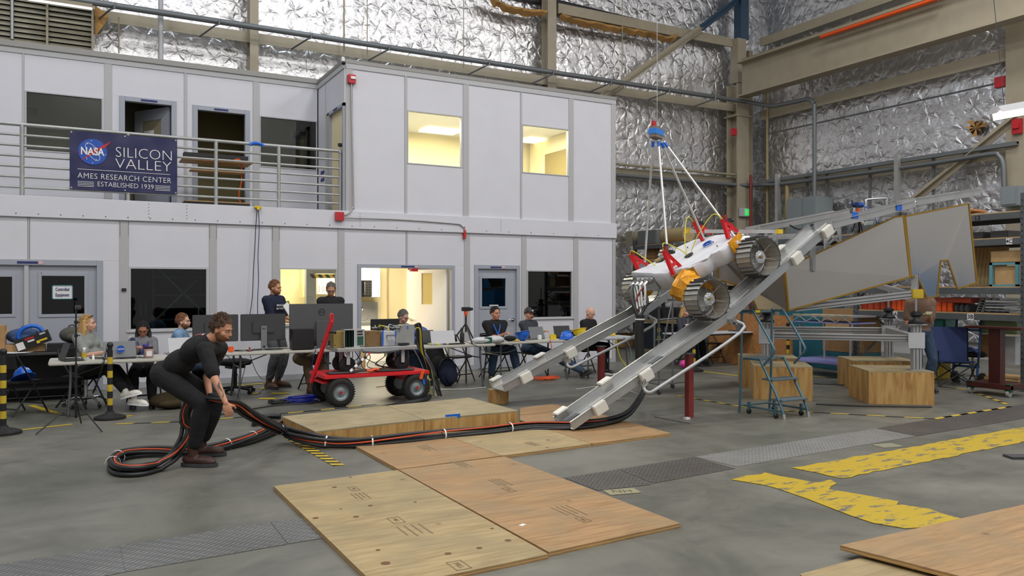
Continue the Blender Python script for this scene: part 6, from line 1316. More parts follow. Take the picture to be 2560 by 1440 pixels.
# ================================================================ stanchions and tripod
def stanch(px,py,lb,h_=1.0):
    p=fl(px,py); o=thing('striped_post',lb,'barrier post',p); M().lathe([(.19,0),(.19,.03),(.14,.05),(.06,.07),(.045,.1)],n=28).build('base','rubber',o,smooth=True); n=9; s_=(h_-.2)/n
    for k in range(n): M().cyl((0,0,.09+k*s_),(0,0,.09+(k+1)*s_),.033,n=16).build('band','black' if k%2==0 else 'yellow_paint',o,smooth=True)
    M().cyl((0,0,.09+n*s_),(0,0,h_-.06),.028,n=14).build('neck','black',o); M().ell((0,0,h_-.045),.04).build('ball_cap','black',o,smooth=True); return o
stanch(275,1049,'yellow and black striped post in front of the white table'); stanch(8,1087,'yellow and black striped post cut by the left frame edge'); stanch(1735,930,'striped post standing behind the near red post'); stanch(1647,912,'striped post behind the hanging cables, left of the blonde woman'); stanch(1970,930,'striped post behind the rolling ladder')
# black plastic chain from the striped post down behind the tripod
a=fl(275,1049)+Vector((-.03,0,.93)); b=D(232,985,10.7)
def chain(a,b,sag,lb,n=26):
    o=M(); 
    for i in range(n):
        t=(i+.5)/n; q=a.lerp(b,t)-Vector((0,0,sag*4*t*(1-t))); t2=t+.5/n; q2=a.lerp(b,t2)-Vector((0,0,sag*4*t2*(1-t2))); d=(q2-q).normalized(); x,y=o.frame(d)
        if i%2: x,y=y,x
        o.tube([q+d*.022*math.cos(k*PI/4)+x*.012*math.sin(k*PI/4) for k in range(9)],.004,5)
    return solo(o,'plastic_chain','black',lb,'chain',a,kind='stuff')
chain(a,b,.05,'black plastic chain hanging from the striped post')
chain(fl(90,1030,.02),fl(175,1038,.02),0,'black chain lying on the floor beside the folding chair',14)
p=fl(190,1072); ct=thing('light_stand','tall thin black stand with an action camera on top at left','tripod',p)
zt=1.42
M().cyl((0,0,.12),(0,0,zt*.55),.014,n=8).cyl((0,0,zt*.55),(0,0,zt),.009,n=8).build('column','black',ct); 
for z in (.33,.62,1.12,1.28): M().cyl((0,0,z-.02),(0,0,z+.02),.02,n=8).box((.03,0,z),(.03,.012,.012)).build('collar','black',ct)
for q in (fl(90,1090),fl(255,1083),fl(203,1062)):
    v=q-p; M().cyl((0,0,.33),(v.x,v.y,.01),.008,n=6).build('leg','black',ct); M().cyl((0,0,.14),(v.x*.45,v.y*.45,.19),.006,n=6).build('leg_brace','black',ct)
M().box((.02,0,zt+.04),(.07,.04,.05)).cyl((.02,-.02,zt+.04),(.02,-.04,zt+.04),.014).build('action_camera','dark_grey',ct,bev=.004)
def tripod(o,h_,sp,mt_='black',col='orange'):
    for k in range(3): a=k*2.09+.5; M().cyl((sp*math.cos(a),sp*math.sin(a),0),(0,0,h_*.55),.014,n=7).build('leg',mt_,o)
    M().cyl((0,0,h_*.3),(0,0,h_*.8),.016,n=8).build('column',mt_,o); M().lathe([(.025,0),(.032,.03),(.03,.08),(.02,.1)],(0,0,h_*.78),n=12).build('ball_head',col,o); M().box((0,0,h_*.97),(.15,.07,.07)).cyl((.07,0,h_*.97),(.13,0,h_*.97),.028).build('camera_body','black',o,bev=.006)
p=onY(1166,850,12.6); o=thing('camera_tripod','tripod with orange ball head and camera standing on the white table','tripod',(p.x,12.62,TZ)); tripod(o,.6,.26)
# ================================================================ table top objects
def put(px,y,z=TZ): return Vector((onY(px,0,y).x,y,z))
def hardhat(p,rz,mt_,lb,tilt=None,num=None):
    T=TR(p)@Rz(rz)@(tilt if tilt is not None else Matrix()); o=thing('hard_hat',lb,'hard hat',T=T)
    M().ell((0,0,.0),(.115,.14,.135),zmin=0.0).build('shell',mt_,o,smooth=True); M().lathe([(.10,0),(.15,-.012),(.152,-.006),(.11,.01)],n=24).build('brim',mt_,o,smooth=True); M().tube([(0,-.12,.05),(0,-.07,.125),(0,.03,.142),(0,.12,.08)],.01,6,smooth=3).build('ridge',mt_,o,smooth=True)
    if num: text(num,.05,'white',o,TR((0,-.131,.055))@Rx(PI/2-.35))
    return o
hardhat(Vector((fc.x+.03,fc.y+.1,.50)),.5,'blue','blue hard hat numbered 176 lying on the folding chair',Rx(-.5),'176'); hardhat(put(1417,12.55,TZ+.012),.4,'blue','blue hard hat on the table between the man in the cap and the bald man'); hardhat(put(1305,12.6,TZ+.13),.2,'blue','upturned blue hard hat in front of the laptop',Rx(PI-.3)); hardhat(put(1448,12.95,TZ+.14),.2,'yellow','upturned yellow hard hat in front of the bald man',Rx(PI-.25))
def monitor(x,y,w,h_,lb,rz=0,zb=.14,mt_='dark_grey',stand='mid_grey',logo=False,thick=.05,z=TZ):
    o=thing('monitor',lb,'monitor',(x,y,z),rz)
    M().box((0,0,zb+h_/2),(w,thick*.5,h_)).build('back_shell',mt_,o,bev=.008); M().box((0,-.02,zb+h_/2),(w*.5,.03,h_*.45)).build('rear_bulge',mt_,o,bev=.01) if not logo else None; M().box((0,.016,zb+h_/2),(w*.98,.006,h_*.96)).build('screen','black_gloss',o)
    M().box((.0,-.05,(zb+h_*.55)/2),(.09 if not logo else .19,.02,zb+h_*.55)).build('stand_neck',stand,o,bev=.004); M().box((0,.0,.006),(.26,.2,.012)).build('stand_base',stand,o,bev=.004)
    if logo: M().lathe([(.045,0),(.052,0),(.052,.004),(.045,.004)],(0,-.014,zb+h_*.78),(0,-1,0),28,False).build('logo_ring','black',o); text('DELL',.035,'black',o,TR((0,-.015,zb+h_*.78))@Rx(PI/2))
    else: text('DELL',.025,'black',o,TR((0,-.062,zb+h_*.45))@Rx(PI/2)); 
    M().cyl((0,-.058,.05 if not logo else .1),(0,-.063,.05 if not logo else .1),.016).build('cable_hole','black',o); return o
q=put(539,12.7); monitor(q.x,12.7,.66,.41,'dark monitor partly hidden behind the bending man',.05)
q=put(658,12.7); monitor(q.x,12.7,.68,.41,'dark monitor with a grey neck standing left of the large one',.02)
q=put(804,12.68); monitor(q.x,12.68,1.02,.60,'largest grey monitor with a round logo',-.03,.10,'mid_dark' if 'mid_dark' in MATS else mat('mid_dark','4e4f52',.45),'mid_dark',True)
q=put(963,12.85); monitor(q.x,12.85,.52,.3,'small black monitor in front of the grey-haired man',.05,.13,'black')
q=put(755,12.45); solo(M().box(q+Vector((0,0,.16)),(.34,.2,.31)),'computer_tower','black','black computer case standing before the largest monitor','computer',q,bev=.006)
def laptop(px,y,rz,lb,mt_='mid_grey',open_=1.9,scr='black_gloss',w=.34,z=TZ,x=None):
    q=put(px,y,z) if x is None else Vector((x,y,z)); o=thing('laptop',lb,'laptop',q,rz)
    M().box((0,0,.009),(w,.235,.016)).build('base',mt_,o,bev=.003); T=TR((0,-.115,.016))@Rx(-(open_-PI/2)+.0)
    M().bx(-w/2,w/2,-.008,0,0,.225,T=T).build('lid',mt_,o,bev=.003); M().bx(-w/2+.01,w/2-.01,0,.002,.01,.215,T=T).build('screen',scr,o); M().bx(-w/2+.03,w/2-.03,-.07,.07,.017,.019).build('keyboard','black',o); return o
# user sits at +Y side; lid hinge at -Y
lp1=laptop(297,12.1,.12,'grey laptop with a round blue sticker in front of the blonde woman',w=.40); M().cyl((0,-.138,.13),(0,-.141,.13),.05,n=24).build('sticker','logo_blue',lp1); text('NASA',.035,'white',lp1,TR((0,-.143,.13))@Rx(PI/2))
laptop(440,12.9,.3,'silver laptop in front of the denim jacket man','light_grey',z=TZ) if False else None
laptop(450,12.55,.2,'silver laptop behind the bending man\'s back','light_grey',x=put(450,12.55).x,w=.38,z=TZ)
laptop(178,12.05,-1.35,'dark tablet computer propped open at the left end of the table','dark_grey'); laptop(1103,12.45,-.1,'silver laptop right of the red cart seen from behind','light_grey',w=.42); laptop(1334,12.85,.2,'grey laptop in front of the man in the cap','mid_grey',w=.36); laptop(1400,12.95,-.1,'dark laptop behind the blue hard hat','black'); laptop(1057,12.7,.3,'dark laptop leaning behind the silver box','dark_grey',w=.38); laptop(1848,0,0,'grey laptop in front of the man in the printed black shirt','mid_dark',x=onY(1846,0,12.9).x,w=.4,z=.7465) if False else None
q=onY(1846,0,13.0); o=laptop(0,13.0,.1,'grey laptop in front of the man in the printed black shirt','mid_dark',x=q.x,w=.42,z=.746)
# left table objects
q=put(210,11.95); cn=thing('drink_can','silver and yellow drink can on the left table','can',q); M().lathe([(.026,0),(.033,.008),(.033,.155),(.027,.168)],n=20).build('can_body','alu',cn,smooth=True); M().lathe([(.0335,.04),(.0335,.1)],n=20,cap=False).build('can_label','yellow_paint',cn)
q=put(233,11.95); solo(M().lathe([(.016,0),(.016,.05),(.008,.06),(.008,.075)],q,n=12),'small_bottle','white','tiny white bottle right of the can','bottle',q,smooth=True)
q=put(372,11.98); jr=thing('snack_jar','clear jar with pinkish contents and black lid near the dark haired woman','jar',q); M().lathe([(.055,0),(.06,.01),(.06,.11),(.05,.125)],n=20).build('jar_body',mat('jar_pink','a8847c',.15),jr,smooth=True); M().cyl((0,0,.125),(0,0,.15),.055,n=20).build('lid','black',jr); M().box((-.0,-.061,.06),(.07,.004,.07)).build('label','paper',jr)
q=put(365,12.15); solo(M().lathe([(.03,0),(.04,.14),(.042,.17)],q+Vector((0,0,0)),n=16),'purple_cup','purple','purple cup behind the snack jar','cup',q,smooth=True)
q=put(332,12.2); solo(M().lathe([(.04,0),(.042,.2),(.03,.23),(.03,.26)],q,n=16),'flask','blue_dark','dark blue flask in front of the dark haired woman','bottle',q,smooth=True)
for i,(px,y) in enumerate(((250,12.0),(325,11.95),(620,12.45),(700,12.5),(850,12.5))):
    rng=random.Random(i); q=put(px,y,TZ+.006); pts=[q+Vector((rng.uniform(-.22,.22),rng.uniform(-.07,.07),rng.uniform(.0,.02))) for _ in range(9)]
    solo(M().tube(pts,.005,5,smooth=5),'cable_tangle','black',['tangled black cable behind the drink can','tangled black cable in front of the grey laptop','tangled black cable under the dark monitors','tangled black cable left of the black computer case','tangled black cable under the largest monitor'][i],'cable',q,smooth=True)
# drooping cables in front of the tables
def droop(pts,y,r_,mt_,lb): 
    P=[onY(a,b,y) for a,b in pts]; P=[Vector((p.x,p.y,max(p.z,r_+.003))) for p in P]; solo(M().tube(P,r_,5,smooth=6),'drooping_cable',mt_,lb,'cable',P[0],smooth=True)
droop([(600,890),(612,915),(605,950),(596,985),(590,1010)],12.315,.005,'black','black cable drooping left of the office chair base'); droop([(625,890),(640,930),(660,950),(690,930),(712,885)],12.315,.005,'black','black cable looping under the monitor table'); droop([(712,885),(703,915),(690,950),(660,975),(640,990)],12.315,.006,'black','black cable falling to the floor tape'); droop([(795,860),(785,890),(778,930),(770,960)],12.315,.006,'ink_blue','blue cable falling beside the cart handle'); droop([(1030,868),(1048,900),(1062,935),(1075,970),(1140,982),(1215,978)],12.1,.006,'galv','pale cable falling beside the backpack and along the floor'); droop([(1160,855),(1190,866),(1215,880),(1260,884),(1290,876)],12.18,.006,'black','black cable hanging in front of the table with the tripod'); droop([(1375,852),(1379,870),(1380,890),(1378,905)],12.44,.008,'orange','orange strap hanging from the table edge'); droop([(1560,845),(1575,870),(1580,900),(1590,925)],12.54,.006,'teal_light','green cable falling from the grey topped table'); droop([(1540,850),(1548,890),(1560,910),(1572,930)],12.54,.01,'yellow_cord','yellow cord falling from the grey topped table')
droop([(520,900),(540,880),(575,898),(596,945)],12.25,.005,'black','black cable hanging behind the bending man\'s arm')
# small things on monitor table
q=put(577,12.45); solo(M().box(q+Vector((0,0,.04)),(.075,.06,.08)),'orange_speaker','orange','small orange block on the monitor table','block',q,bev=.008); q=put(624,12.45); solo(M().lathe([(.03,0),(.028,.02),(.01,.03),(.012,.06)],q,n=14),'emergency_button','red_dark','small red button on the monitor table','button',q,smooth=True)
# blue tarp/cable heap near the cart, orange cord coil
rng=random.Random(11)
def heap(px,py,w,d_,n,r_,mt_,lb,name='cable_heap'):
    p=fl(px,py); m=M(); k=0
    for i in range(n):
        R1,R2=w*rng.uniform(.5,1),d_*rng.uniform(.5,1); ph=rng.uniform(0,6.28); dx,dy=rng.uniform(-.04,.04),rng.uniform(-.04,.04)
        m.tube([p+Vector((dx+R1*math.cos(t+ph),dy+R2*math.sin(t+ph),r_+.004+i*r_*1.1+r_*.5*math.sin(3*t))) for t in [j*2*PI/20 for j in range(20)]],r_,6)
    return solo(m,name,mt_,lb,'cables',p,kind='stuff',smooth=True)
heap(752,1008,.33,.12,14,.006,'ink_blue2' if 'ink_blue2' in MATS else mat('ink_blue2','1a2a9a',.5),'heap of bright blue network cable on the floor beside the cart'); heap(702,1011,.2,.08,5,.009,'black','coil of black cable beside the blue cable heap'); heap(1366,952,.28,.12,7,.007,'orange','coil of orange cord on the floor under the table')
for i,(pts,mt_,r_,lb) in enumerate((([(540,1040),(620,1026),(700,1014),(780,1010),(822,998)],'black',.01,'black cable on the floor from the coil towards the cables'),([(900,1038),(960,1022),(1010,1010),(1055,1003),(1075,992)],'black',.035,'thick dark cable on the floor behind the platform'),([(940,970),(1000,965),(1040,985)],'red_dark',.006,'thin reddish cable on the floor under the cart'),([(2035,961),(2170,967)],'black',.01,'black line on the floor behind the crates'),([(2040,1012),(2175,1017),(2330,1019)],'black',.012,'black line on the floor in front of the crates'),([(1440,975),(1500,968),(1560,975),(1600,990)],'white_plastic',.006,'pale cable on the floor under the far ramp'))):
    P=[fl(x,y,r_+.004) for x,y in pts]; solo(M().tube(P,r_,6,smooth=5),'floor_cable',mt_,lb,'cable',P[0],smooth=True)
for i,(px,py) in enumerate(((600,965),(618,950),(637,962),(660,972),(686,955),(700,985),(640,985),(668,998),(640,948))):
    p=fl(px,py,.008); o=M().box(p,(.22+.03*(i%3),.10,.004),rng.uniform(-1,1)); solo(o,'tape_scrap','yellow' if i%2 else 'yellow_paint','loose crossing of yellow tape on the floor behind the monitor table','tape',p,group='yellow tape scraps under the monitor table')
# right-hand table small objects
q=put(1205,12.35); bg=thing('plastic_bag','clear plastic bag lying on the table behind the green box','bag',q); M().ell((0,0,.05),(.2,.12,.06)).ell((.25,.02,.05),(.2,.1,.07)).build('bag',mat('bag_clear','b9bdc0',.15,bump=1.0,bs=12),bg,smooth=True)
q=put(1218,12.3); solo(M().bx(q.x-.07,q.x+.07,12.25,12.35,TZ,TZ+.1),'green_box','green_dark','small dark green box at the table edge','box',q,bev=.003)
q=put(1155,12.4); bt=thing('water_bottle','black water bottle with a ring cap on the table','bottle',q); M().lathe([(.035,0),(.037,.01),(.037,.17),(.02,.2),(.02,.22)],n=18).build('body','black',bt,smooth=True); M().lathe([(.015,-.01),(.03,0),(.015,.01)],(0,0,.25),(0,1,0),14,False).build('ring_cap','dark_grey',bt)
q=put(1128,12.42); solo(M().box(q+Vector((0,0,.05)),(.085,.085,.1)),'power_adapter','white','white power cube with a white cable on the table','adapter',q,bev=.01); M2=M().cyl(q+Vector((.01,.03,.1)),q+Vector((-.0,.03,.75)),.006,n=6); solo(M2,'white_rod','white','thin white rod rising behind the white power cube','rod',q+Vector((.01,.03,.1)))
q=put(1349,12.62); solo(M().box(q+Vector((0,0,.045)),(.06,.06,.09)),'power_adapter','white','small white adapter beside the grey laptop','adapter',q,bev=.008); q=put(1275,12.55); solo(M().ell(q+Vector((0,0,.05)),(.13,.08,.05)),'black_pouch','black_cloth','black pouch in front of the blue upturned hat','pouch',q,smooth=True); q=put(1255,12.4); solo(M().box(q+Vector((0,0,.02)),(.07,.05,.04)),'tape_roll','gold_metal','small brown tape roll on the table edge','tape',q,bev=.006); q=put(1378,12.58); solo(M().prism([q,q+Vector((.12,0,0)),q+Vector((.1,0,.09)),q+Vector((-.02,0,.1))],(0,.03,0)),'yellow_pouch','yellow','yellow and black pouch standing on the table','pouch',q); q=put(1292,12.5); solo(M().box(q+Vector((0,0,.01)),(.12,.05,.02),.3),'yellow_marker','yellow','yellow marker lying near the blue upturned hat','marker',q,bev=.006)
for i,(px,mt_) in enumerate(((1075,'yellow_cord'),(1092,'purple'),(1100,'yellow'),(1115,'black'))): q=put(px,12.35,TZ+.01); solo(M().tube([q,q+Vector((.06,.05,.02)),q+Vector((.13,-.03,.0)),q+Vector((.2,.02,.0))],.01,6,smooth=4),'tool_lead',mt_,['yellow lead on the table next to the cart','purple lead on the table next to the cart','bright yellow lead near the silver laptop','black lead near the white power cube'][i],'lead',q,smooth=True)
q=put(1140,12.35); solo(M().box(q+Vector((0,0,.008)),(.3,.12,.016),.05),'keyboard','black','black keyboard at the table edge under the bottle','keyboard',q,bev=.004)
q=put(1536,12.95); dr=thing('power_drill','yellow and black cordless drill on the grey topped table','drill',q); M().cyl((-.1,0,.15),(.1,0,.15),.03,n=12).build('motor_body','yellow',dr,smooth=True); M().beam((-.02,0,.14),(-.05,0,.04),.03,.04).build('grip','black',dr); M().box((-.05,0,.03),(.1,.07,.05)).build('battery','yellow',dr,bev=.005); M().cyl((.1,0,.15),(.16,0,.15),.014,n=10).build('chuck','black',dr)
# workbench items at left
q=Vector((-1.15,14.05,.741)); solo(M().box(q+Vector((0,0,.06)),(1.6,.35,.11)),'flat_carton','wood_light','long flat tan carton on the black workbench','box',q,bev=.004)
def pack(p,s,mt_,lb,rz=0,lean=0,name='backpack'):
    o=thing(name,lb,'bag',T=TR(p)@Rz(rz)@Rx(lean)); M().ell((0,0,s[2]*.48),(s[0]/2,s[1]/2,s[2]*.5),n=18,m=12).build('main_compartment',mt_,o,smooth=True); M().ell((0,-s[1]*.35,s[2]*.35),(s[0]*.36,s[1]*.3,s[2]*.28)).build('front_pocket',mt_,o,smooth=True)
    M().tube([(-.05,0,s[2]*.95),(-.03,0,s[2]*1.06),(.03,0,s[2]*1.06),(.05,0,s[2]*.95)],.01,6,smooth=3).build('top_loop','black',o); M().tube([(s[0]*.3,-s[1]*.3,s[2]*.75),(s[0]*.45,-s[1]*.5,s[2]*.4),(s[0]*.35,-s[1]*.3,s[2]*.08)],.012,6,smooth=4).build('strap','black',o); return o
xq=lambda px,y:onY(px,0,y).x
pack(Vector((xq(62,14.0),14.05,.86)),(.5,.3,.24),'blue_cloth' if 'blue_cloth' in MATS else mat('blue_cloth','3a4f78',.9,bump=.5,bs=12),'blue grey backpack on the flat carton'); pack(Vector((xq(180,14.0),14.05,.856)),(.36,.25,.25),mat('grey_cloth','4a4a44',.9,bump=.5,bs=12),'dark grey backpack on the black case at left',.4)
solo(M().box((xq(165,13.95),13.95,.80),(.5,.3,.11)),'black_case','black','black case on the workbench behind the thin stand','case',(xq(165,13.95),13.95,.745),bev=.006)
q=Vector((xq(88,13.85),13.85,.79)); sb=thing('stickered_box','tilted black box with stickers beneath a blue arch on the workbench','box',T=TR(q+Vector((0,0,.05)))@Ry(-.35)); M().box((0,0,.08),(.46,.2,.17)).build('box_body','black',sb,bev=.004)
for u,v,w_,h_,mt_ in ((-.17,.06,.1,.11,'paper'),(-.03,.13,.12,.025,'red'),(-.02,.09,.09,.025,'paper'),(.13,.05,.11,.025,'yellow'),(.06,.04,.04,.04,'yellow'),(.15,.14,.08,.025,'light_grey')): M().box((u,-.102,v),(w_,.004,h_)).build('sticker',mt_,sb)
M().tube([(-.16+.16*(1-math.cos(t)),.0,.17+.13*math.sin(t)) for t in [PI*k/8 for k in range(9)]],.03,8,smooth=0).build('blue_arch','blue',sb,smooth=True)
q=Vector((xq(45,13.75),13.75,.742)); solo(M().prism([q+Vector((-.5,-.08,0)),q+Vector((.1,-.05,0)),q+Vector((.2,.15,0)),q+Vector((-.4,.15,0))],(0,0,.012)),'loose_papers','paper','white papers lying on the black workbench','papers',q)
solo(M().box((xq(-6,13.9),13.9,.95),(.2,.3,.4)),'tall_carton','cardboard','tall brown carton at the left frame edge','box',(xq(-6,13.9),13.9,.745)); q=Vector((xq(12,13.8),13.8,.95)); solo(M().beam(q+Vector((-.1,0,-.15)),q+Vector((.04,0,.14)),.02,.03),'wooden_stick','wood_light','wooden stick leaning on the tall carton','stick',q)
# bags on the floor
q=fl(1121,967); pack(q,(.38,.26,.5),'blue_pack' if 'blue_pack' in MATS else mat('blue_pack','161f38',.85,bump=.5,bs=10),'dark blue backpack on the floor right of the cart',.3,-.1); q=fl(1100,955); pack(q+Vector((0,.25,0)),(.4,.3,.75),'black_cloth','black bag standing behind the dark blue backpack',0,0); q=fl(430,1022); pack(q,(.62,.34,.24),mat('olive_cloth','3a3018',.9,bump=.5,bs=10),'flat olive backpack on the floor behind the bending man',.2); q=fl(510,995); pack(q,(.36,.24,.52),'black_cloth','black backpack leaning behind the bending man\'s arm',.2,-.2)
solo(M().ell(fl(1720,925)+Vector((0,0,.11)),(.2,.14,.1)),'pink_bag','pink','bright pink bag under the far table','bag',fl(1720,925),smooth=True)
q=Vector((5.78,13.1,.742)); 
q=onY(1030,812,13.9); dk=thing('wooden_desk','tan desk inside the lit doorway','desk',(q.x,Yf+.5,0)); M().box((0,0,.78),(1.1,.6,.04)).build('desktop','wood_light',dk); M().box((.4,0,.38),(.25,.55,.76)).build('pedestal','wood_light',dk); M().box((-.5,0,.38),(.04,.55,.76)).build('side_leg','wood_light',dk)
q=put(1035,12.95); solo(M().ell(q+Vector((0.02,0,.2)),(.24,.14,.1)).ell(q+Vector((-.12,0,.1)),(.14,.1,.1)).ell(q+Vector((.05,0,.08)),(.2,.12,.08)),'crumpled_jacket',mat('jacket_blue','4b5794',.9,bump=.9,bs=9),'crumpled blue jacket heaped beside the grey-haired man','jacket',q,smooth=True)
# jacket draped beside the blonde woman's chair
q=D(235,960,10.9); 
q=onY(232,930,12.1); solo(M().prism([onY(228,872,12.3),onY(250,866,12.3),onY(245,930,12.3),onY(236,1000,12.3),onY(222,990,12.3),onY(214,930,12.3)],(0,.06,0)),'draped_jacket',mat('cloth_grey','8d8d94',.9,bump=.5,bs=8),'light grey jacket hanging on the blonde woman\'s chair','jacket',onY(232,866,12.3),bev=.012) if False else None
# ================================================================ red cart
ca=thing('red_cart','red flatbed wagon with fat black tyres carrying electronics','cart',(3.91,11.55,0))
M().box((0,0,.43),(1.6,.82,.05)).build('deck','red_gloss',ca,bev=.006); M().box((-.55,0,.34),(.08,.6,.1)).box((.55,0,.34),(.08,.6,.1)).build('axle_frame','red_gloss',ca)
M().prism([(-.8,-.3,.33),(-.45,-.3,.33),(-.45,.3,.33),(-.8,.3,.33)],(0,0,.03)).build('fifth_wheel','red_gloss',ca)
def tyre(x,y):
    s_=-1 if y<0 else 1
    t_=M().lathe([(.10,-.05),(.15,-.062),(.19,-.055),(.205,-.035),(.208,0),(.205,.035),(.19,.055),(.15,.062),(.10,.05)],(x,y,.208),(0,1,0),36,False).build('tyre','rubber',ca,smooth=True)
    for k in range(36): 
        if k==0: tm=M()
        a=k*2*PI/36; tm.box((x+.205*math.cos(a),y,.208+.205*math.sin(a)),(.02,.1,.012),(0,-a,0))
    tm.build('tread_blocks','rubber',t_,kind='stuff')
    M().lathe([(.0,-.045),(.03,-.05),(.035,-.03),(.075,-.02),(.105,-.05),(.115,-.055),(.115,.02),(0,.02)],(x,y,.208),(0,-s_,0) if False else (0,1,0) if s_<0 else (0,-1,0),28).build('rim',mat('rim_grey','8b9699',.35,.3),t_,smooth=True); M().cyl((x,y+s_*.07,.208),(x,y+s_*.045,.208),.02,n=10).build('hub_nut','red',t_)
for x,y in ((-.56,-.36),(.6,-.36),(-.56,.36),(.6,.36)): tyre(x,y)
hp=[D(778,958,11.4),D(800,880,11.3),D(829,806,11.25)]; hh=[WM[ca.name].inverted()@p for p in hp]
M().beam(hh[0],hh[2],.05,.04).build('pull_handle','red_gloss',ca); M().tube([hh[2]+Vector((.02*math.cos(t),0,.05+.06*math.sin(t))) for t in [k*PI/5-PI/2 for k in range(11)]],.014,7).build('handle_loop','red_gloss',ca,smooth=True); g=hh[1].lerp(hh[2],.66); M().cyl(g,g+Vector((.12,0,-.01)),.02,n=10).build('side_grip','black',ca)
# small platform on casters on the cart
pc=thing('caster_platform','grey aluminium plate on black casters standing on the red cart','platform',(3.93,11.52,.456))
M().box((0,0,.345),(1.22,.62,.05)).build('plate','alu_rough',pc,bev=.004)
for x,y in ((-.42,-.16),(.42,-.16),(-.42,.2),(.42,.2)):
    f_k=M().box((x-.0,y-.05,.22),(.055,.012,.2)).build('fork','light_grey',pc,bev=.005); M().lathe([(.05,-.02),(.1,-.028),(.118,-.018),(.118,.018),(.1,.028),(.05,.02)],(x,y,.119),(0,1,0),24).build('caster_wheel','rubber',f_k,smooth=True)
M().tube([(-.25,-.34,.33),(0,-.36,.31),(.3,-.34,.33)],.03,8,smooth=4).build('duct_wrap','mid_grey',pc)
zt=.827
def elec(px,y): return onY(px,0,y).x
cx0=elec(884,11.4); ch=thing('card_chassis','open silver card chassis on the cart platform','electronics',(cx0,11.42,zt)); 
M().bx(-.16,-.155,-.1,.12,0,.26).build('side_plate','alu',ch); M().bx(.14,.145,-.1,.12,0,.26).build('side_plate','alu',ch); M().bx(-.16,.145,-.1,.12,0,.006).bx(-.16,.145,-.1,.12,.254,.26).build('frame_plate','alu',ch)
for k in range(7): M().bx(-.15+.022*k,-.147+.022*k,-.09,.1,.01,.25).build('circuit_card','green_dark' if k%2 else 'black',ch)
M().bx(.01,.135,-.102,-.095,.02,.25).build('front_plate','alu',ch)
for z in (.19,.23): M().bx(.03,.11,-.108,-.102,z-.012,z+.012).build('connector_slot','black',ch)
M().bx(.03,.12,-.108,-.102,.03,.16).build('card_window','green_dark',ch)
for i,(px,w_,h_,mt_,lb) in enumerate(((845,.16,.24,'gold_metal','gold coloured box left of the card chassis'),(929,.22,.23,'gold_box','brown metal box right of the card chassis'))):
    if mt_=='gold_box': mat('gold_box','7d6340',.5,.3)
    x=elec(px,11.45); o=solo(M().box((x,11.5,zt+h_/2),(w_,.2,h_)),'metal_box',mt_,lb,'electronics',(x,11.5,zt),bev=.003)
    for u in (-.35,.35):
        for v in (.15,.85): M().cyl((u*w_,-.1,v*h_),(u*w_,-.104,v*h_),.008,n=8).build('screw','black',o)
x=elec(973,11.4); tb2=thing('terminal_box','white terminal box with rows of grey wires','electronics',(x,11.5,zt)); M().box((0,0,.11),(.2,.2,.22)).build('body','light_grey',tb2,bev=.004); M().box((-.1,-.102,.12),(.02,.01,.22)).box((.1,-.102,.12),(.02,.01,.22)).build('blue_edge','blue',tb2); M().box((.02,-.11,.15),(.13,.02,.035)).build('terminal_strip','mid_grey',tb2)
for k in range(6): M().tube([(-.03+k*.02,-.12,.14),(-.03+k*.02,-.15,.09),(-.02+k*.02+.02*math.sin(k*2),-.13,.02)],.006,5,smooth=3).build('wire','light_grey',tb2)
x=elec(1010,11.45); sl=thing('sloped_housing','silver sheet metal housing with a sloping side and blue tape','electronics',(x,11.5,zt)); M().prism([(-.16,-.12,0),(.14,-.12,0),(.14,-.12,.31),(-.02,-.12,.31),(-.16,-.12,.12)],(0,.26,0)).build('housing','alu_rough',sl); M().box((.03,-.122,.27),(.02,.004,.05)).build('tape_patch','blue',sl); M().box((-.05,-.17,.025),(.16,.08,.03)).build('black_module','black',sl,bev=.006)
rng=random.Random(21)
for i in range(9):
    a=Vector((x+.12,11.42+.03*i%.2,zt+.28-.01*i)); b=Vector((4.72,11.45+.03*i%.2,zt+.05-.02*i)); c_=Vector((4.85+rng.uniform(-.06,.06),11.4+rng.uniform(-.1,.1),.45)); d_=Vector((4.9+rng.uniform(-.05,.1),11.35+rng.uniform(-.1,.1),.03))
    solo(M().tube([a,a+Vector((.12,-.03,.04)),b,c_,d_],.011 if i<6 else .006,6,smooth=6),'harness_cable',['cable_black','dark_grey','galv_dark'][i%3] if i<7 else 'yellow_cord','cable of the harness arching from the silver housing down the cart side','cable',a,group='harness cables on the cart end',smooth=True)
for i in range(12):
    p0=Vector((elec(900,11.4)+rng.uniform(-.3,.7),11.3+rng.uniform(0,.4),.80-.03)); p0.z=.78; pts=[p0,p0+Vector((rng.uniform(-.1,.1),rng.uniform(-.06,.06),-.12)),p0+Vector((rng.uniform(-.2,.2),rng.uniform(-.1,.1),-.25)),p0+Vector((rng.uniform(-.3,.3),rng.uniform(-.1,.1),-.31))]
    solo(M().tube(pts,.006,5,smooth=5),'loose_wire','black','thin loose wire hanging between the plate and the red cart deck','wire',p0,group='loose wires under the cart platform',smooth=True)
for i in range(4):
    y=11.22+i*.05; solo(M().tube([(3.2,y,.475),(3.5,y+.02,.47),(3.7,y-.01,.49),(4.1,y+.03,.47),(4.5,y+.02,.475)],.014,6,smooth=5),'deck_cable','cable_black','black cable lying lengthwise on the red deck','cable',(3.2,y,.47),group='black cables lying on the cart deck',smooth=True)
pb=[D(888,962-0,11.25),D(930,893,11.2)]; o=thing('inline_connector','black and white inline connector with red tip leaning on the cart','connector',Vector((3.62,11.2,.5))); a,b=Vector((-.13,-.05,.0)),Vector((.17,-.05,.26))
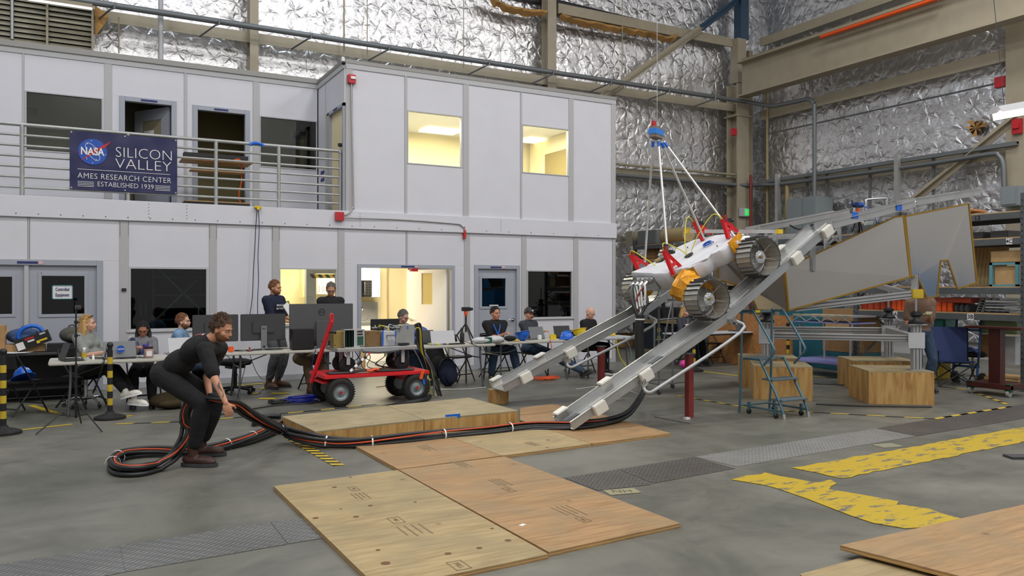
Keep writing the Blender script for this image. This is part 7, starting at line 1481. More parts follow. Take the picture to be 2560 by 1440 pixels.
for k,mt_ in enumerate(('white','black','white','black','black','white','black','galv','red')): M().cyl(a.lerp(b,k/9),a.lerp(b,(k+1)/9),.022 if k<7 else .014,n=12).build('segment',mt_,o,smooth=True)
solo(M().tube([(3.75,11.2,.50),(3.80,11.18,.49),(3.87,11.19,.51),(3.93,11.2,.50)],.02,6,smooth=3),'orange_ribbon','orange','orange ribbon tied on the cart deck','ribbon',(3.75,11.2,.5),smooth=True)
solo(M().box((4.58,11.125,.40),(.05,.012,.14),(0,.3,0)),'ribbon_tag','orange','orange and blue tag on the right end of the cart','tag',(4.58,11.125,.4)); solo(M().box((4.61,11.12,.29),(.03,.012,.08),(0,-.2,0)),'ribbon_tag','blue','blue ribbon end hanging below the orange tag','tag',(4.61,11.12,.29))
for i in range(8):
    p0=Vector((elec(985,11.5)+rng.uniform(-.25,.1),11.45+rng.uniform(-.05,.1),zt+.25)); solo(M().tube([p0+Vector((rng.uniform(-.12,.12),rng.uniform(-.06,.06),rng.uniform(-.02,.07))) for _ in range(5)],.007,5,smooth=5),'top_cable',['light_grey','galv','black','yellow_cord'][i%4],'tangled cable lying over the white terminal box','cable',p0,group='cables tangled on the terminal box',smooth=True)
# rolling cart frame left of the near red post and extra tables beyond
fr_=thing('wheeled_frame','dark steel trolley frame on casters under the near ramp','trolley',fl(1690,985)); 
for x,y in ((-.35,0),(.3,.05),(-.3,.5),(.35,.5)): M().cyl((x,y,.08),(x,y,1.55 if y>.3 or x<0 else .3),.016,n=7).build('post','mid_grey',fr_); M().lathe([(.04,-.015),(.04,.015)],(x,y,.042),(1,0,0),12).build('caster','dark_grey',fr_)
for z in (.16,1.5): M().beam((-.35,0,z),(.3,.05,z),.03,.02).beam((-.3,.5,z),(.35,.5,z),.03,.02).beam((-.35,0,z),(-.3,.5,z),.03,.02).build('rail','mid_grey',fr_)
M().cyl((-.35,0,.5),(.35,.5,1.5),.012,n=6).build('diagonal_bar','mid_grey',fr_)
q=onY(1662,0,14.5); gr=thing('guard_rail','dark grey bent pipe guard rail behind the far striped post','rail',(q.x,14.5,0)); M().tube([(-.3,0,0),(-.3,0,.85),(-.22,0,.95),(.5,0,.98),(.58,0,.9),(.58,0,0)],.025,8,smooth=3).build('pipe','galv_dark',gr,smooth=True); M().cyl((-.3,0,.5),(.58,0,.5),.02,n=8).build('mid_rail','galv_dark',gr)
q=D(1710,806,17.3); 
# ================================================================ people
for n_,c_ in (('skin_a','c08a6e'),('skin_b','b98068'),('skin_c','a8745a'),('skin_d','c99a86'),('hair_brown','4a3322'),('hair_dark','17120f'),('hair_blond','b8935a'),('hair_ginger','7d5234'),('hair_grey','6b655f'),('lip','9c5a52'),('eye_white','d8d4ce')): mat(n_,c_,.5 if 'skin' in n_ else .6,bump=.0 if 'skin' in n_ else .5,bs=120)
for n_,c_ in (('tee_black','121214'),('tee_navy','131a33'),('tee_grey','7f837f'),('tee_brown','7a6152'),('denim','6f8fae'),('jeans','33475f'),('jeans_black','101013'),('khaki','6d5a42'),('trouser_grey','55565a'),('jacket_black','18181b'),('fleece_grey','33363f'),('hoodie','6f6f74'),('white_top','c9c6c4')): mat(n_,c_,.9,bump=.9,bs=11)
def remesh(m,name,mt,par,vox,it=2,world=False):
    me=bpy.data.meshes.new(name); me.from_pydata([tuple(v) for v in m.v],[],m.f); bm=bmesh.new(); bm.from_mesh(me); bmesh.ops.recalc_face_normals(bm,faces=bm.faces); bm.to_mesh(me); bm.free()
    o=bpy.data.objects.new(name,me); sc.collection.objects.link(o); r=o.modifiers.new('r','REMESH'); r.mode='VOXEL'; r.voxel_size=vox; r.use_smooth_shade=True
    s=o.modifiers.new('s','SMOOTH'); s.iterations=it; s.factor=.5
    bpy.context.view_layer.update(); n=bpy.data.meshes.new_from_object(o.evaluated_get(bpy.context.evaluated_depsgraph_get())); o.modifiers.clear(); o.data=n; n.name=name; bpy.data.meshes.remove(me)
    n.materials.clear(); n.materials.append(MATS[mt]); n.polygons.foreach_set('use_smooth',[True]*len(n.polygons)); o.parent=par; WM[o.name]=WM[par.name]; return o
def cap(m,a,b,r0,r1,n=12): a,b=Vector(a),Vector(b); m.cyl(a,b,r0,r1,n); m.ell(a,r0,n=n,m=8); m.ell(b,r1,n=n,m=8)
def basis(f,u=(0,0,1)):
    f=Vector(f).normalized(); r=f.cross(Vector(u)); r=r.normalized() if r.length>1e-3 else Vector((1,0,0)); u=r.cross(f); return Matrix(((r.x,f.x,u.x),(r.y,f.y,u.y),(r.z,f.z,u.z)))
def ik(a,c,l1,l2,pole):
    a,c,pole=Vector(a),Vector(c),Vector(pole); d=c-a; L=d.length
    if L>(l1+l2)*.998: l1*=L/(l1+l2)*1.003; l2=L*1.003-l1
    dn=d.normalized(); x=(l1*l1-l2*l2+L*L)/(2*L); h_=math.sqrt(max(0,l1*l1-x*x)); p=pole-dn*pole.dot(dn); return a+dn*x+p.normalized()*h_
def hand(m,w,d,pn,side,curl=.6,k=1.0,g=0.0):
    d=Vector(d).normalized(); pn=Vector(pn); pn=(pn-d*pn.dot(d)).normalized(); s=d.cross(pn)*side; c=w+d*.045*k; R=Matrix(((s.x,d.x,pn.x),(s.y,d.y,pn.y),(s.z,d.z,pn.z))); m.ell(c,((.042+g)*k,.052*k,(.018+g)*k),R)
    for i,(o_,l_) in enumerate(((.032,.072),(.011,.08),(-.011,.075),(-.031,.058))):
        p=w+d*.085*k+s*o_*k; q1=(d*math.cos(curl*.6)+pn*math.sin(curl*.6)+s*o_*1.5).normalized(); q2=d*math.cos(curl*1.7)+pn*math.sin(curl*1.7); r=(.0098+g)*k; a=p+q1*l_*.5*k; b=a+q2*l_*.5*k; cap(m,p,a,r*1.05,r,8); cap(m,a,b,r,r*.85,8)
    p=w+d*.03*k+s*.032*k; q=(s*.75+d*.6+pn*.35).normalized(); a=p+q*.042*k; b=a+(d*.75+s*.25+pn*.5).normalized()*.032*k; cap(m,p,a,.0125*k+g,.0108*k+g,8); cap(m,a,b,.0108*k+g,.0095*k+g,8)
def person(label,T,J,st):
    o=thing('person',label,'person',T=T); k=st.get('k',1.0); vx=st.get('vox',.0085); fem=st.get('f',0); sk=st.get('skin','skin_a')
    hip=Vector(J['hip']); neck=Vector(J['neck']); sw=(.155 if fem else .178)*k
    sp=(neck-hip); up=sp.normalized(); fwd=Vector(J.get('fwd',(0,1,0))); B=basis(fwd-up*fwd.dot(up),up); r_=B@Vector((1,0,0)); fw=B@Vector((0,1,0)); twist=J.get('sh',None)
    shR,shL=(neck-up*.07*k+r_*sw,neck-up*.07*k-r_*sw)
    if twist: shR,shL=Vector(twist[0]),Vector(twist[1])
    hR,hL=hip+r_*.095*k,hip-r_*.095*k
    wR,wL=Vector(J['wR']),Vector(J['wL']); aR,aL=Vector(J['aR']),Vector(J['aL'])
    eR=Vector(J['eR']) if 'eR' in J else ik(shR,wR,.30*k,.26*k,J.get('pe',Vector((0,-.4,-1))+r_*.3)); eL=Vector(J['eL']) if 'eL' in J else ik(shL,wL,.30*k,.26*k,J.get('pe',Vector((0,-.4,-1))-r_*.3))
    kR=Vector(J['kR']) if 'kR' in J else ik(hR,aR,.45*k,.44*k,J.get('pk',(.1,1,.5))); kL=Vector(J['kL']) if 'kL' in J else ik(hL,aL,.45*k,.44*k,J.get('pk',(-.1,1,.5)))
    H=Vector(J['head']); look=Vector(J['look']); HB=basis(look,J.get('hu',(0,0,1))); hv=lambda x,y,z:H+HB@(Vector((x,y,z))*k*J.get('hs',1.0)); hr=lambda *r:tuple(x*k*J.get('hs',1.0) for x in r)
    def trunk(m,g,lo=True):
        mid=hip.lerp(neck,.30)+fw*st.get('belly',0)*.3; g2=g+(.016 if g>.0 else 0); ch=hip.lerp(neck,.70)
        if lo: m.ell(hip+up*.0,((.155 if not fem else .165)*k+g,.115*k+g,.115*k+g),B,n=20,m=12)
        m.ell(mid,(.135*k+g2,(.10+st.get('belly',0))*k+g2,.16*k+g),B,n=20,m=12); m.ell(ch,((.165 if not fem else .15)*k+g,.112*k+g,.17*k+g),B,n=20,m=12); cap(m,shR.lerp(shL,.04),shL.lerp(shR,.04),.055*k+g,.055*k+g)
        cap(m,ch+up*.06-fw*.02,neck-up*(.04 if g<=0 else .10),.085*k+g,(.06 if g<=0 else .045)*k+g)
        if fem: m.ell(ch+fw*.085+r_*.065-up*.02,.06*k+g*.6); m.ell(ch+fw*.085-r_*.065-up*.02,.06*k+g*.6)
    def arm(m,s,e,w,g,f0=0,f1=2.0):
        def at(t): return (s.lerp(e,t),(.052-.012*t)*k) if t<=1 else (e.lerp(w,t-1),(.042-.015*(t-1))*k)
        n=max(2,int((f1-f0)*6)); 
        for i in range(n):
            a,ra=at(f0+(f1-f0)*i/n); b,rb=at(f0+(f1-f0)*(i+1)/n); cap(m,a,b,ra+g,rb+g,10)
    def leg(m,h_,kk_,a,g,f1=2.0,flare=0):
        cap(m,h_,h_.lerp(kk_,.5),.082*k+g,.07*k+g); cap(m,h_.lerp(kk_,.5),kk_,.07*k+g,.054*k+g); c=kk_.lerp(a,.35)-(Vector((0,0,0)))
        cap(m,kk_,c,.054*k+g,.055*k+g+flare); cap(m,c,kk_.lerp(a,min(1,f1-1)),.055*k+g+flare,.036*k+g+flare)
    body=M(); trunk(body,-.006); arm(body,shR,eR,wR,-.004); arm(body,shL,eL,wL,-.004); leg(body,hR,kR,aR,-.006); leg(body,hL,kL,aL,-.006)
    cap(body,neck-up*.05,H+HB@Vector((0,-.02,-.05))*k,.056*k,.052*k)
    for c_,r in (((0,-.008,.03),(.074,.094,.098)),((0,.02,-.03),(.060,.068,.070)),((0,.052,-.083),(.026,.024,.02)),((0,.073,.028),(.052,.018,.013)),((.045,.045,-.022),(.022,.026,.024)),((-.045,.045,-.022),(.022,.026,.024)),((.076,-.008,-.004),(.009,.02,.031)),((-.076,-.008,-.004),(.009,.02,.031)),((0,.083,-.052),(.024,.011,.012)),((0,.092,-.024),(.0165,.018,.011))): body.ell(hv(*c_),hr(*r),HB,n=18,m=11)
    cap(body,hv(0,.083,.018),hv(0,.100,-.018),.0085*k,.0125*k,8)
    hg=st.get('glove',0)
    dR,dL=(wR-eR).normalized(),(wL-eL).normalized(); nR=Vector(J.get('nR',(0,0,-1)));nL=Vector(J.get('nL',(0,0,-1)))
    if not hg: hand(body,wR,J.get('dR',dR),nR,J.get('sR',1),J.get('curl',.7),k); hand(body,wL,J.get('dL',dL),nL,J.get('sL',-1),J.get('curl',.7),k)
    remesh(body,'body',sk,o,vx,2)
    if hg:
        for w,d,n_,s_ in ((wR,dR,nR,J.get('sR',1)),(wL,dL,nL,J.get('sL',-1))): m=M(); hand(m,w,d,n_,s_,J.get('curl',.7),1.08,.004); cap(m,w-d*.05,w+d*.03,.034,.036); remesh(m,'glove','glove' if 'glove' in MATS else mat('glove','b5ab8c',.85,bump=.4,bs=60).name,o,vx,1)
    # clothes
    sh=M(); tp=st.get('top','tee_black'); trunk(sh,.022+st.get('bulk',0),True); sl=st.get('sleeve',.62)
    arm(sh,shR,eR,wR,.016 if sl>1 else .024,0,sl); arm(sh,shL,eL,wL,.016 if sl>1 else .024,0,sl)
    if st.get('collar'): m=M().lathe([(.062*k,0),(.072*k,.03),(.066*k,.045),(.055*k,.02)],neck-up*.045,up*.8-fw*.25,18,False); m.build('collar',st.get('collar'),o,smooth=True)
    so=remesh(sh,'shirt',tp,o,.011,4)
    pt=M(); B0=B; pt.ell(hip-up*.01,((.16 if not fem else .172)*k+.02,.12*k+.022,.11*k+.012),B,n=20,m=12); leg(pt,hR,kR,aR,.020,st.get('pl',1.80 if st.get('boot') else 1.92),st.get('flare',.008)); leg(pt,hL,kL,aL,.020,st.get('pl',1.80 if st.get('boot') else 1.92),st.get('flare',.008)); remesh(pt,'trousers',st.get('pants','jeans'),o,.011,4)
    for a,d in ((aR,J.get('tR',fwd)),(aL,J.get('tL',fwd))):
        d=Vector(d).normalized(); FB=basis(d,J.get('fu',(0,0,1))); fu=FB@Vector((0,0,1)); m=M(); b=a-fu*.035; q_=1.2 if st.get('boot') else 1.05
        m.ell(b-fu*.02-d*.01,(.044*k*q_,.08*k*q_,.045*k),FB); m.ell(b+d*.09*k-fu*.025,(.047*k*q_,.10*k*q_,.042*k),FB); m.ell(b+d*.12*k-fu*.04,(.046*k*q_,.085*k*q_,.028*k),FB); cap(m,a+fu*(.09 if st.get('boot') else .0),b,.05*k if st.get('boot') else .042*k,.048*k); s_=remesh(m,'shoe',st.get('shoe','black'),o,.009,2)
        c=b+d*.06*k-fu*(.082 if st.get('boot') and a.z<.13 else .070); m=M(); m.prism([c+FB@Vector((x*k,y*k,0)) for x,y in [(.042*q_*math.cos(t)*(1.15 if math.sin(t)>0 else .95),.146*q_*math.sin(t)) for t in [i*2*PI/18 for i in range(18)]]],fu*.032); m.build('sole',st.get('sole','dark_grey'),s_)
    # face details
    for s_ in (-1,1):
        e=M().ell(hv(s_*.030,.0795,.010),hr(.0115,.006,.0058),HB,n=10,m=6).build('eye','eye_white',o,smooth=True); M().ell(hv(s_*.030+J.get('gaze',0),.0846,.010),hr(.0058,.0026,.0058),HB,n=10,m=6).build('iris','hair_dark',e,smooth=True)
        M().tube([hv(s_*.014,.091,.026),hv(s_*.030,.091,.031),hv(s_*.048,.080,.026)],.0042*k,6).build('eyebrow',st.get('hair','hair_brown') if st.get('hair')!='hair_blond' else 'hair_ginger',o)
    M().ell(hv(0,.0925,-.053),hr(.021,.004,.0045),HB,n=12,m=6).build('mouth','lip',o,smooth=True)
    hc=st.get('hair','hair_brown'); hs_=st.get('style','short')
    def shell(c,r,keep,name,mt,amp=.006,n=44,m_=26,seed=1):
        m=M().ell(c,r,None,n=n,m=m_); rng=random.Random(seed); V=[]
        for v in m.v: a=v-Vector(c); f_=1+rng.uniform(-amp,amp)*8*.5; V.append(Vector(c)+a*f_)
        fs=[f for f in m.f if all(keep(V[i]) for i in f)]; q=M(); q.v=[hv(*v) for v in V]; q.f=fs; b_=q.build(name,mt,o,smooth='all',recalc=True); return b_
    if hs_ in('short','long','fluff'):
        big=.012 if hs_=='fluff' else 0
        kp=lambda v:(v.z>.012+.80*v.y-(.03 if v.y<-.03 else 0)) and not (v.y>.055 and v.z<.082)
        hb_=shell((0,-.012,.036),(.079+big*.3,.098+big*.6,.097+big),kp,'hair',hc)
        rng=random.Random(9); q=M(); cnt=0
        while cnt<st.get('locks',340):
            t=rng.uniform(-.45,1.5); a=rng.uniform(0,2*PI); nn=Vector((math.cos(t)*math.cos(a),math.cos(t)*math.sin(a),math.sin(t))); p_=Vector((0,-.012,.036))+Vector((nn.x*.079,nn.y*.097,nn.z*(.096+big)))
            if not kp(p_): continue
            cnt+=1; fl_=Vector((.25*nn.x,-.5,.35)) if p_.z>.07 else Vector((0,-.45,-.75)); L_=rng.uniform(.014,.024)+big*.6; d_=(nn*.22+fl_+Vector((rng.uniform(-.22,.22),rng.uniform(-.15,.15),rng.uniform(-.12,.12)))).normalized(); m1=p_+d_*L_*.5+nn*.004; m2=p_+d_*L_; q.tube([hv(*(p_-nn*.003)),hv(*m1),hv(*m2)],[.0046*k,.0044*k,.0012*k],5)
        q.build('hair_locks',hc,hb_,kind='stuff')
    if hs_=='ring': shell((0,-.010,.028),(.081,.100,.09),lambda v:(v.z>-.04+.5*v.y) and v.z<.05 and v.y<.04,'hair',hc)
    if hs_=='long':
        m=M(); L=st.get('hl',.26)
        for s_ in (-1,1):
            a=hv(s_*.07,-.03,.05); b=hv(s_*.085,-.035,-.07); c=b+Vector((0,0,-L*.7))-fw*.02+r_*s_*.02+(fw*.09 if st.get('hf') else Vector()); cap(m,a,b,.028,.034); cap(m,b,c,.036,.024)
        a=hv(0,-.075,.03); b=hv(0,-.085,-.09); c=b-Vector((0,0,L))-fw*.02; cap(m,a,b,.05,.06); cap(m,b,c,.065,.03); cap(m,hv(.04,-.06,0),b+r_*.05-Vector((0,0,L*.8)),.045,.025); cap(m,hv(-.04,-.06,0),b-r_*.05-Vector((0,0,L*.8)),.045,.025)
        hb=remesh(m,'long_hair',hc,o,.010,2)
    if st.get('beard'): shell((0,.022,-.034),(.0655,.0745,.0755),lambda v:(v.z<-.035 or (v.z<-.0 and abs(v.x)>.05)) and v.y>-.03 and not (abs(v.x)<.022 and -.062<v.z<-.046 and v.y>.05),'beard',st['beard'],.003)
    if st.get('stache'): M().tube([hv(-.032,.086,-.047),hv(-.012,.098,-.038),hv(.012,.098,-.038),hv(.032,.086,-.047)],.0075,7).build('moustache',hc,o,smooth=True)
    if st.get('glasses'):
        m=M()
        for s_ in (-1,1): m.tube([hv(s_*.031+.021*math.cos(t),.098,.008+.016*math.sin(t)) for t in [i*PI/7 for i in range(15)]],.0024,5).tube([hv(s_*.052,.098,.014),hv(s_*.079,.0,.014)],.002,5)
        m.tube([hv(-.01,.100,.012),hv(.01,.100,.012)],.002,5).build('glasses',st['glasses'],o)
    if st.get('cap'): q=shell((0,-.008,.045),(.086,.104,.098),lambda v:v.z>.040,'cap',st['cap'],0); m=M(); m.prism([hv(x,y,.046) for x,y in ((-.07,.07),(-.06,.13),(-.02,.16),(.02,.16),(.06,.13),(.07,.07))],HB@Vector((0,0,.008))); m.build('cap_peak',st['cap'],q); M().box(hv(0,.098,.085),(.03,.006,.03)).build('cap_badge','white',q)
    if st.get('shades'): M().tube([hv(-.08,.03,.1),hv(-.03,.075,.118),hv(.03,.075,.118),hv(.08,.03,.1)],.006,6).build('sunglasses','black_gloss',o)
    if st.get('lanyard'):
        c=hip.lerp(neck,.5)+fw*.185; m=M().tube([neck-up*.03+r_*.075+fw*.05,neck-up*.10+r_*.06+fw*.135,c],.011,5).tube([neck-up*.03-r_*.075+fw*.05,neck-up*.10-r_*.06+fw*.135,c],.011,5); m.build('lanyard',st['lanyard'],o)
    if st.get('print'):
        w_,c1=st['print']; T2=TR(hip.lerp(neck,.66)+fw*(.135*k))@basis(fw,up).to_4x4()@Matrix(((1,0,0,0),(0,0,-1,0),(0,1,0,0),(0,0,0,1))) ; 
        for i,t in enumerate(w_): text(t,.05 if i==0 and len(w_)<3 else .045,c1,o,T2@TR((0,-.055*i+.03,-.0))@Ry(PI)@Rx(0) if False else TR(hip.lerp(neck,.66)+fw*.136*k)@(basis(-fw,up)).to_4x4()@Rx(PI/2)@TR((0,-.055*i+.03,0)),name='shirt_print')
    return o
def PT(x,y,ang): return TR((x,y,0))@Rz(math.radians(ang-90))
# --- man bending to lift the cables (facing image right)
pb=W(-3.0,7.6); T=TR(pb)@Rz(math.atan2(-SA,CA)-PI/2)
J=dict(hip=(-.20,-.37,.86),neck=(-.15,.075,1.205),fwd=(0,.75,-.65),sh=((.045,.10,1.115),(-.35,.10,1.10)),head=(-.15,.185,1.29),look=(.12,.95,-.30),hs=1.02,wR=(.22,.36,.635),eR=(.17,.245,.84),wL=(-.10,.10,.62),eL=(-.34,-.03,.815),
 aR=(.0,-.03,.122),kR=(.03,.075,.60),aL=(-.44,-.12,.122),kL=(-.38,.06,.58),nR=(-.5,-.3,.0),nL=(.2,.3,1),dL=(.25,.95,.05),dR=(-.15,.25,-1),sR=1,sL=1,curl=.75,tR=(.05,1,0),tL=(-.25,1,0))
bm_=person('bending man in black T-shirt, black jeans and brown boots holding the thick cable bundle',T,J,dict(k=1.03,vox=.006,skin='skin_a',top='tee_black',pants='jeans_black',hair='hair_brown',style='fluff',beard='hair_ginger',boot=1,shoe='brown_leather',sole='dark_grey',sleeve=.75,bulk=-.010))
# back print and tattoo
def patch(obj,name,mt,par,pt,rd,nu,nv,off=.003):
    # drape a thin printed patch over a mesh: pt(u,v) gives ray origins, rd the ray direction
    m=M(); G={}; rd=Vector(rd).normalized()
    for i in range(nu+1):
        for j in range(nv+1):
            h_,l_,n_,f_=obj.ray_cast(Vector(pt(i/nu,j/nv)),rd)
            if h_: G[i,j]=len(m.v); m.v.append(l_-rd*off)
    for i in range(nu):
        for j in range(nv):
            k_=[(i,j),(i+1,j),(i+1,j+1),(i,j+1)]
            if all(q in G for q in k_): m.f.append(tuple(G[q] for q in k_))
    return m.build(name,mt,par,smooth='all')
bpy.context.view_layer.update()
ch={c.name.split('.')[0]:c for c in bm_.children}
patch(ch['shirt'],'back_print','red_dark',bm_,lambda u,v:(-.27+.17*u,-.06+.07*v,1.8),(0,0,-1),8,5)
patch(ch['shirt'],'back_print','white_cloth',bm_,lambda u,v:(-.27+.17*u,.012+.012*v,1.8),(0,0,-1),8,2,.0035)
patch(ch['body'],'forearm_tattoo',mat('tattoo','57504c',.7),bm_,lambda u,v:(1.0,.262+.085*u+.008*math.sin(9*u)+(v-.5)*.024*(1+.5*math.sin(14*u)),.90-.21*u),(-1,0,0),16,3,.0015)
def sitter(label,x,y,ang,st,look=(0,1,-.1),lean=.04,hd=.0,wR=(.16,.38,.80),wL=(-.16,.38,.80),aR=(.12,.52,.11),aL=(-.12,.52,.11),side=0,hz=.53,**kw):
    k=st.get('k',1.0); hip=Vector((0,0,hz)); neck=Vector((side,lean,hz+.53*k)); look=Vector(look).normalized(); head=neck+Vector((side*.3,.025+hd,.115*k))+Vector((0,look.y*.01,0))
    return person(label,PT(x,y,ang),dict(hip=hip,neck=neck,head=head,look=look,wR=wR,wL=wL,aR=aR,aL=aL,**kw),st)
def stander(label,x,y,ang,st,look=(0,1,0),wR=(.18,.26,1.12),wL=(-.12,.30,1.12),lean=.02,**kw):
    k=st.get('k',1.0); hip=Vector((0,0,.96*k)); neck=Vector((0,lean,.96*k+.53*k)); head=neck+Vector((0,.03,.115*k)); return person(label,PT(x,y,ang),dict(hip=hip,neck=neck,head=head,look=look,wR=wR,wL=wL,aR=(.12,.02,.12),aL=(-.13,.0,.12),tR=(.25,1,0),tL=(-.25,1,0),**kw),st)
# 1 blonde woman, facing right, legs stretched out and crossed
w1=onY(224,930,12.88)
sitter('blonde woman in grey T-shirt and sneakers leaning back at the left white table',w1.x,w1.y,-40,dict(f=1,skin='skin_d',top='tee_grey',pants='jeans_black',hair='hair_blond',style='long',hl=.24,sleeve=.8,shoe='white_plastic',sole='white',shades=1,belly=.05),look=(-.5,1,.12),lean=-.08,hd=.02,wR=(.14,.36,.80),wL=(-.10,.38,.80),kR=(.20,.42,.60),kL=(.03,.45,.55),aR=(.36,.84,.30),aL=(.28,.92,.20),tR=(-.2,.9,.25),tL=(-.1,.9,-.05))
# 2 dark haired woman looking down
q=onY(358,0,12.95); sitter('dark haired woman with glasses in a pale top looking down at her hands',q.x,12.95,-95,dict(f=1,k=.92,skin='skin_c',top='hoodie',pants='jeans_black',hair='hair_dark',style='long',hl=.3,hf=1,sleeve=1.85,glasses='black'),look=(.05,1,-.45),lean=.10,wR=(.08,.40,.80),wL=(-.10,.40,.80),lanyard=None) if False else sitter('dark haired woman with glasses in a pale top looking down at her hands',q.x,12.95,-95,dict(f=1,k=.9,skin='skin_c',top='hoodie',pants='jeans_black',hair='hair_dark',style='long',hl=.3,hf=1,sleeve=1.85,glasses='black',lanyard='ink_blue'),look=(.05,1,-.45),lean=.08,wR=(.08,.40,.82),wL=(-.10,.40,.82),hz=.5)
# 3 denim jacket man
q=onY(447,0,13.05); sitter('red-haired man in a blue denim jacket seated in profile before the dark window',q.x,13.05,-18,dict(skin='skin_d',top='denim',pants='jeans',hair='hair_ginger',beard='hair_ginger',sleeve=1.85,collar='hair_grey'),look=(.1,1,.05),lean=.03,wR=(.2,.38,.80),wL=(-.1,.42,.80))
# 4 standing man navy
q=fl(682,972); stander('standing bearded man in a navy printed T-shirt holding a white tablet',q.x,q.y,-52,dict(k=1.05,skin='skin_a',top='tee_navy',pants='trouser_grey',hair='hair_ginger',beard='hair_ginger',boot=1,shoe=mat('boot_tan','5a3c28',.6).name,sleeve=.8,**{'print':(['BRAILLE','BATTERY'],'white')}),look=(-.25,1,-.12),wR=(.02,.34,1.13),wL=(-.10,.34,1.12),nR=(0,0,1),nL=(0,0,1))
Tn=WM[bpy.data.objects['person.004'].name] if 'person.004' in bpy.data.objects else PT(q.x,q.y,-52)
tbp=PT(q.x,q.y,-52); o=solo(M().box((0,0,0),(.13,.015,.34),(.25,.5,0)).box((0,-.008,.0),(.10,.004,.28),(.25,.5,0)),'white_tablet','white','white rectangular tablet held against the chest of the man in navy','tablet',None); o.location=tbp@Vector((-.08,.30,1.28)); o.rotation_euler=(0,0,math.radians(-142))
solo(M().tube([tbp@Vector((-.04,.38,1.14)),tbp@Vector((-.03,.40,1.2)),tbp@Vector((-.06,.37,1.25))],.006,5,smooth=3),'white_cable','white','short white cable between the hands and the tablet','cable',tbp@Vector((-.04,.38,1.14)))
# 5 standing man black, glasses, arms crossed
q=onY(828,0,13.9); stander('standing grey-haired man in black shirt and dark glasses behind the largest monitor',q.x,13.95,-95,dict(k=1.03,skin='skin_a',top='jacket_black',pants='jeans_black',hair='hair_grey',glasses='black',sleeve=1.85,collar='jacket_black'),look=(.15,1,-.38),wR=(-.02,.27,1.17),wL=(.06,.30,1.10))
# hidden khaki man behind big monitor
q=onY(765,0,13.15); sitter('seated person in khaki trousers mostly hidden behind the largest monitor',q.x,13.32,-80,dict(skin='skin_b',top='khaki',pants='khaki',hair='hair_grey',sleeve=.8,boot=1,shoe='boot_tan'),look=(0,1,-.3),wR=(.1,.35,.8),wL=(-.22,.25,.72),k=1.0) if False else sitter('seated person in khaki trousers mostly hidden behind the largest monitor',q.x,13.32,-80,dict(k=.95,skin='skin_b',top='khaki',pants='khaki',hair='hair_grey',sleeve=.8,boot=1,shoe='boot_tan'),look=(0,1,-.3),wR=(.1,.35,.8),wL=(-.22,.25,.72))
# 6 grey-haired man behind small monitor
q=onY(988,0,13.45); sitter('grey-haired man with glasses peering over the small black monitor',q.x,13.4,-60,dict(skin='skin_d',top='jacket_black',pants='jeans',hair='hair_grey',glasses='black',sleeve=1.85),look=(-.1,1,-.35),lean=.12)
# 7 lanyard man
q=onY(1237,0,13.45); sitter('dark-haired man in black polo with bright blue lanyard and crossed arms',q.x,13.45,-98,dict(k=1.04,skin='skin_b',top='tee_black',pants='jeans',hair='hair_dark',sleeve=.75,lanyard='blue',belly=.03,collar='tee_black'),look=(-.35,1,-.02),lean=.0,wR=(-.06,.30,.83),wL=(.10,.33,.80),aR=(.22,.42,.11),aL=(-.28,.50,.11),pe=(0,-.2,-1))
# 8 cap man
q=onY(1327,0,13.4); sitter('moustached man in a black cap and dark grey jacket with outstretched legs',q.x,13.45,-75,dict(skin='skin_a',top='fleece_grey',pants='jeans',hair='hair_brown',cap='black',stache=1,sleeve=1.85,collar='fleece_grey'),look=(.1,1,-.05),lean=-.04,wR=(-.02,.30,.84),wL=(.06,.30,.80),aR=(-.32,1.08,.14),aL=(-.46,.98,.12),tR=(-.3,.9,.5),tL=(-.3,.9,.4),pk=(0,.3,1))
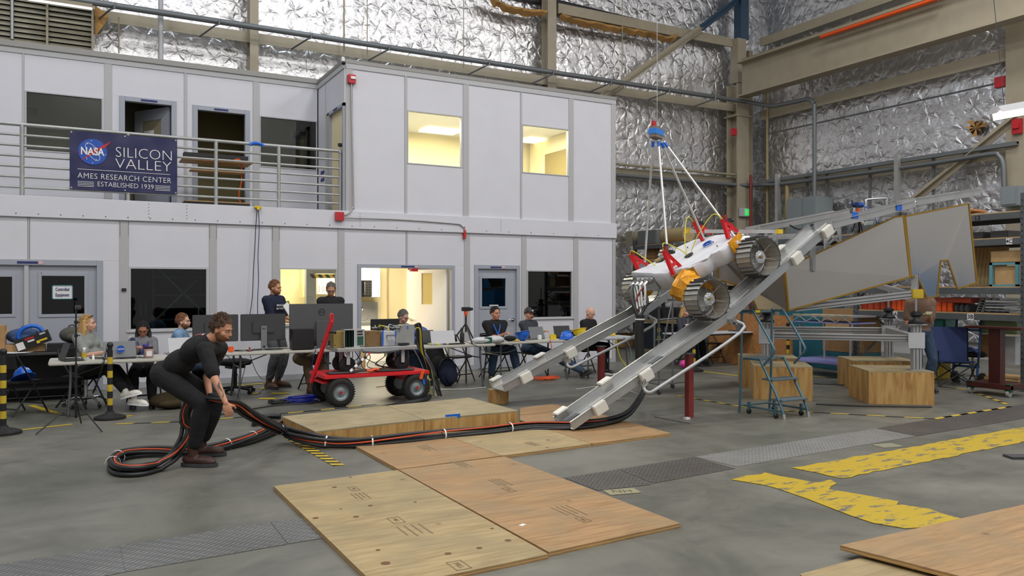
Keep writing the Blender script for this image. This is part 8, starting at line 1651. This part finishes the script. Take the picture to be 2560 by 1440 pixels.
# 9 bald man
q=onY(1458,0,13.5); sitter('bald man with glasses in black shirt reading at the grey topped table',q.x,13.45,-68,dict(skin='skin_d',top='tee_black',pants='jeans_black',style='none',hair='hair_brown',glasses='galv',sleeve=.9,shoe='black',sole='white'),look=(.05,1,-.4),lean=.10,wR=(.05,.40,.8),wL=(-.15,.38,.8),aR=(.14,.6,.11),aL=(-.1,.35,.11))
# 10 far blonde woman
q=onY(1703,0,13.85); sitter('blonde woman in dark grey top with a pink cup at the far table',q.x,13.8,-85,dict(f=1,k=.97,skin='skin_d',top='fleece_grey',pants='jeans_black',hair='hair_blond',style='long',hl=.12,sleeve=1.85),look=(-.3,1,-.05),wR=(.22,.42,.80),wL=(-.12,.40,.82))
q2=onY(1711,812,13.3); cp=thing('pink_cup','pale pink cup with a straw in front of the far blonde woman','cup',(q2.x,13.2,.7465)); M().lathe([(.035,0),(.048,.15)],n=18).build('cup_body',mat('pink_pale','d49a9c',.5),cp,smooth=True); M().cyl((0,0,.15),(0,0,.17),.05,n=18).build('lid','white',cp); M().cyl((.01,0,.17),(.01,0,.29),.005,n=6).build('straw','pink_pale',cp)
# 11 man printed black shirt
q=onY(1813,0,13.85); m11=sitter('man in black shirt with a grey skyline print behind the far laptop',q.x,13.8,-92,dict(skin='skin_b',top='tee_black',pants='jeans',hair='hair_brown',sleeve=.75),look=(0,1,-.2),wR=(.08,.25,.66),wL=(-.08,.25,.66))
M().box((0,.137,.82),(.2,.012,.06)).box((.03,.14,.875),(.16,.012,.018)).build('shirt_print','light_grey',m11)
# 12 gloved man in brown
q=D(2300,810,13.0); m12=stander('man in brown T-shirt, jeans and pale work gloves turning the jack',q.x,q.y,-120,dict(k=1.0,skin='skin_a',top='tee_brown',pants='jeans',hair='hair_brown',sleeve=.8,glove=1),look=(0,1,-.3),wR=(-.02,.34,1.27),wL=(.30,.22,1.02)) if False else stander('man in brown T-shirt, jeans and pale work gloves turning the jack',q.x,q.y,-115,dict(k=1.02,skin='skin_a',top='tee_brown',pants='jeans',hair='hair_brown',sleeve=.8,glove=1),look=(0,1,-.3),wR=(.22,.26,1.02),wL=(.02,.30,1.27))
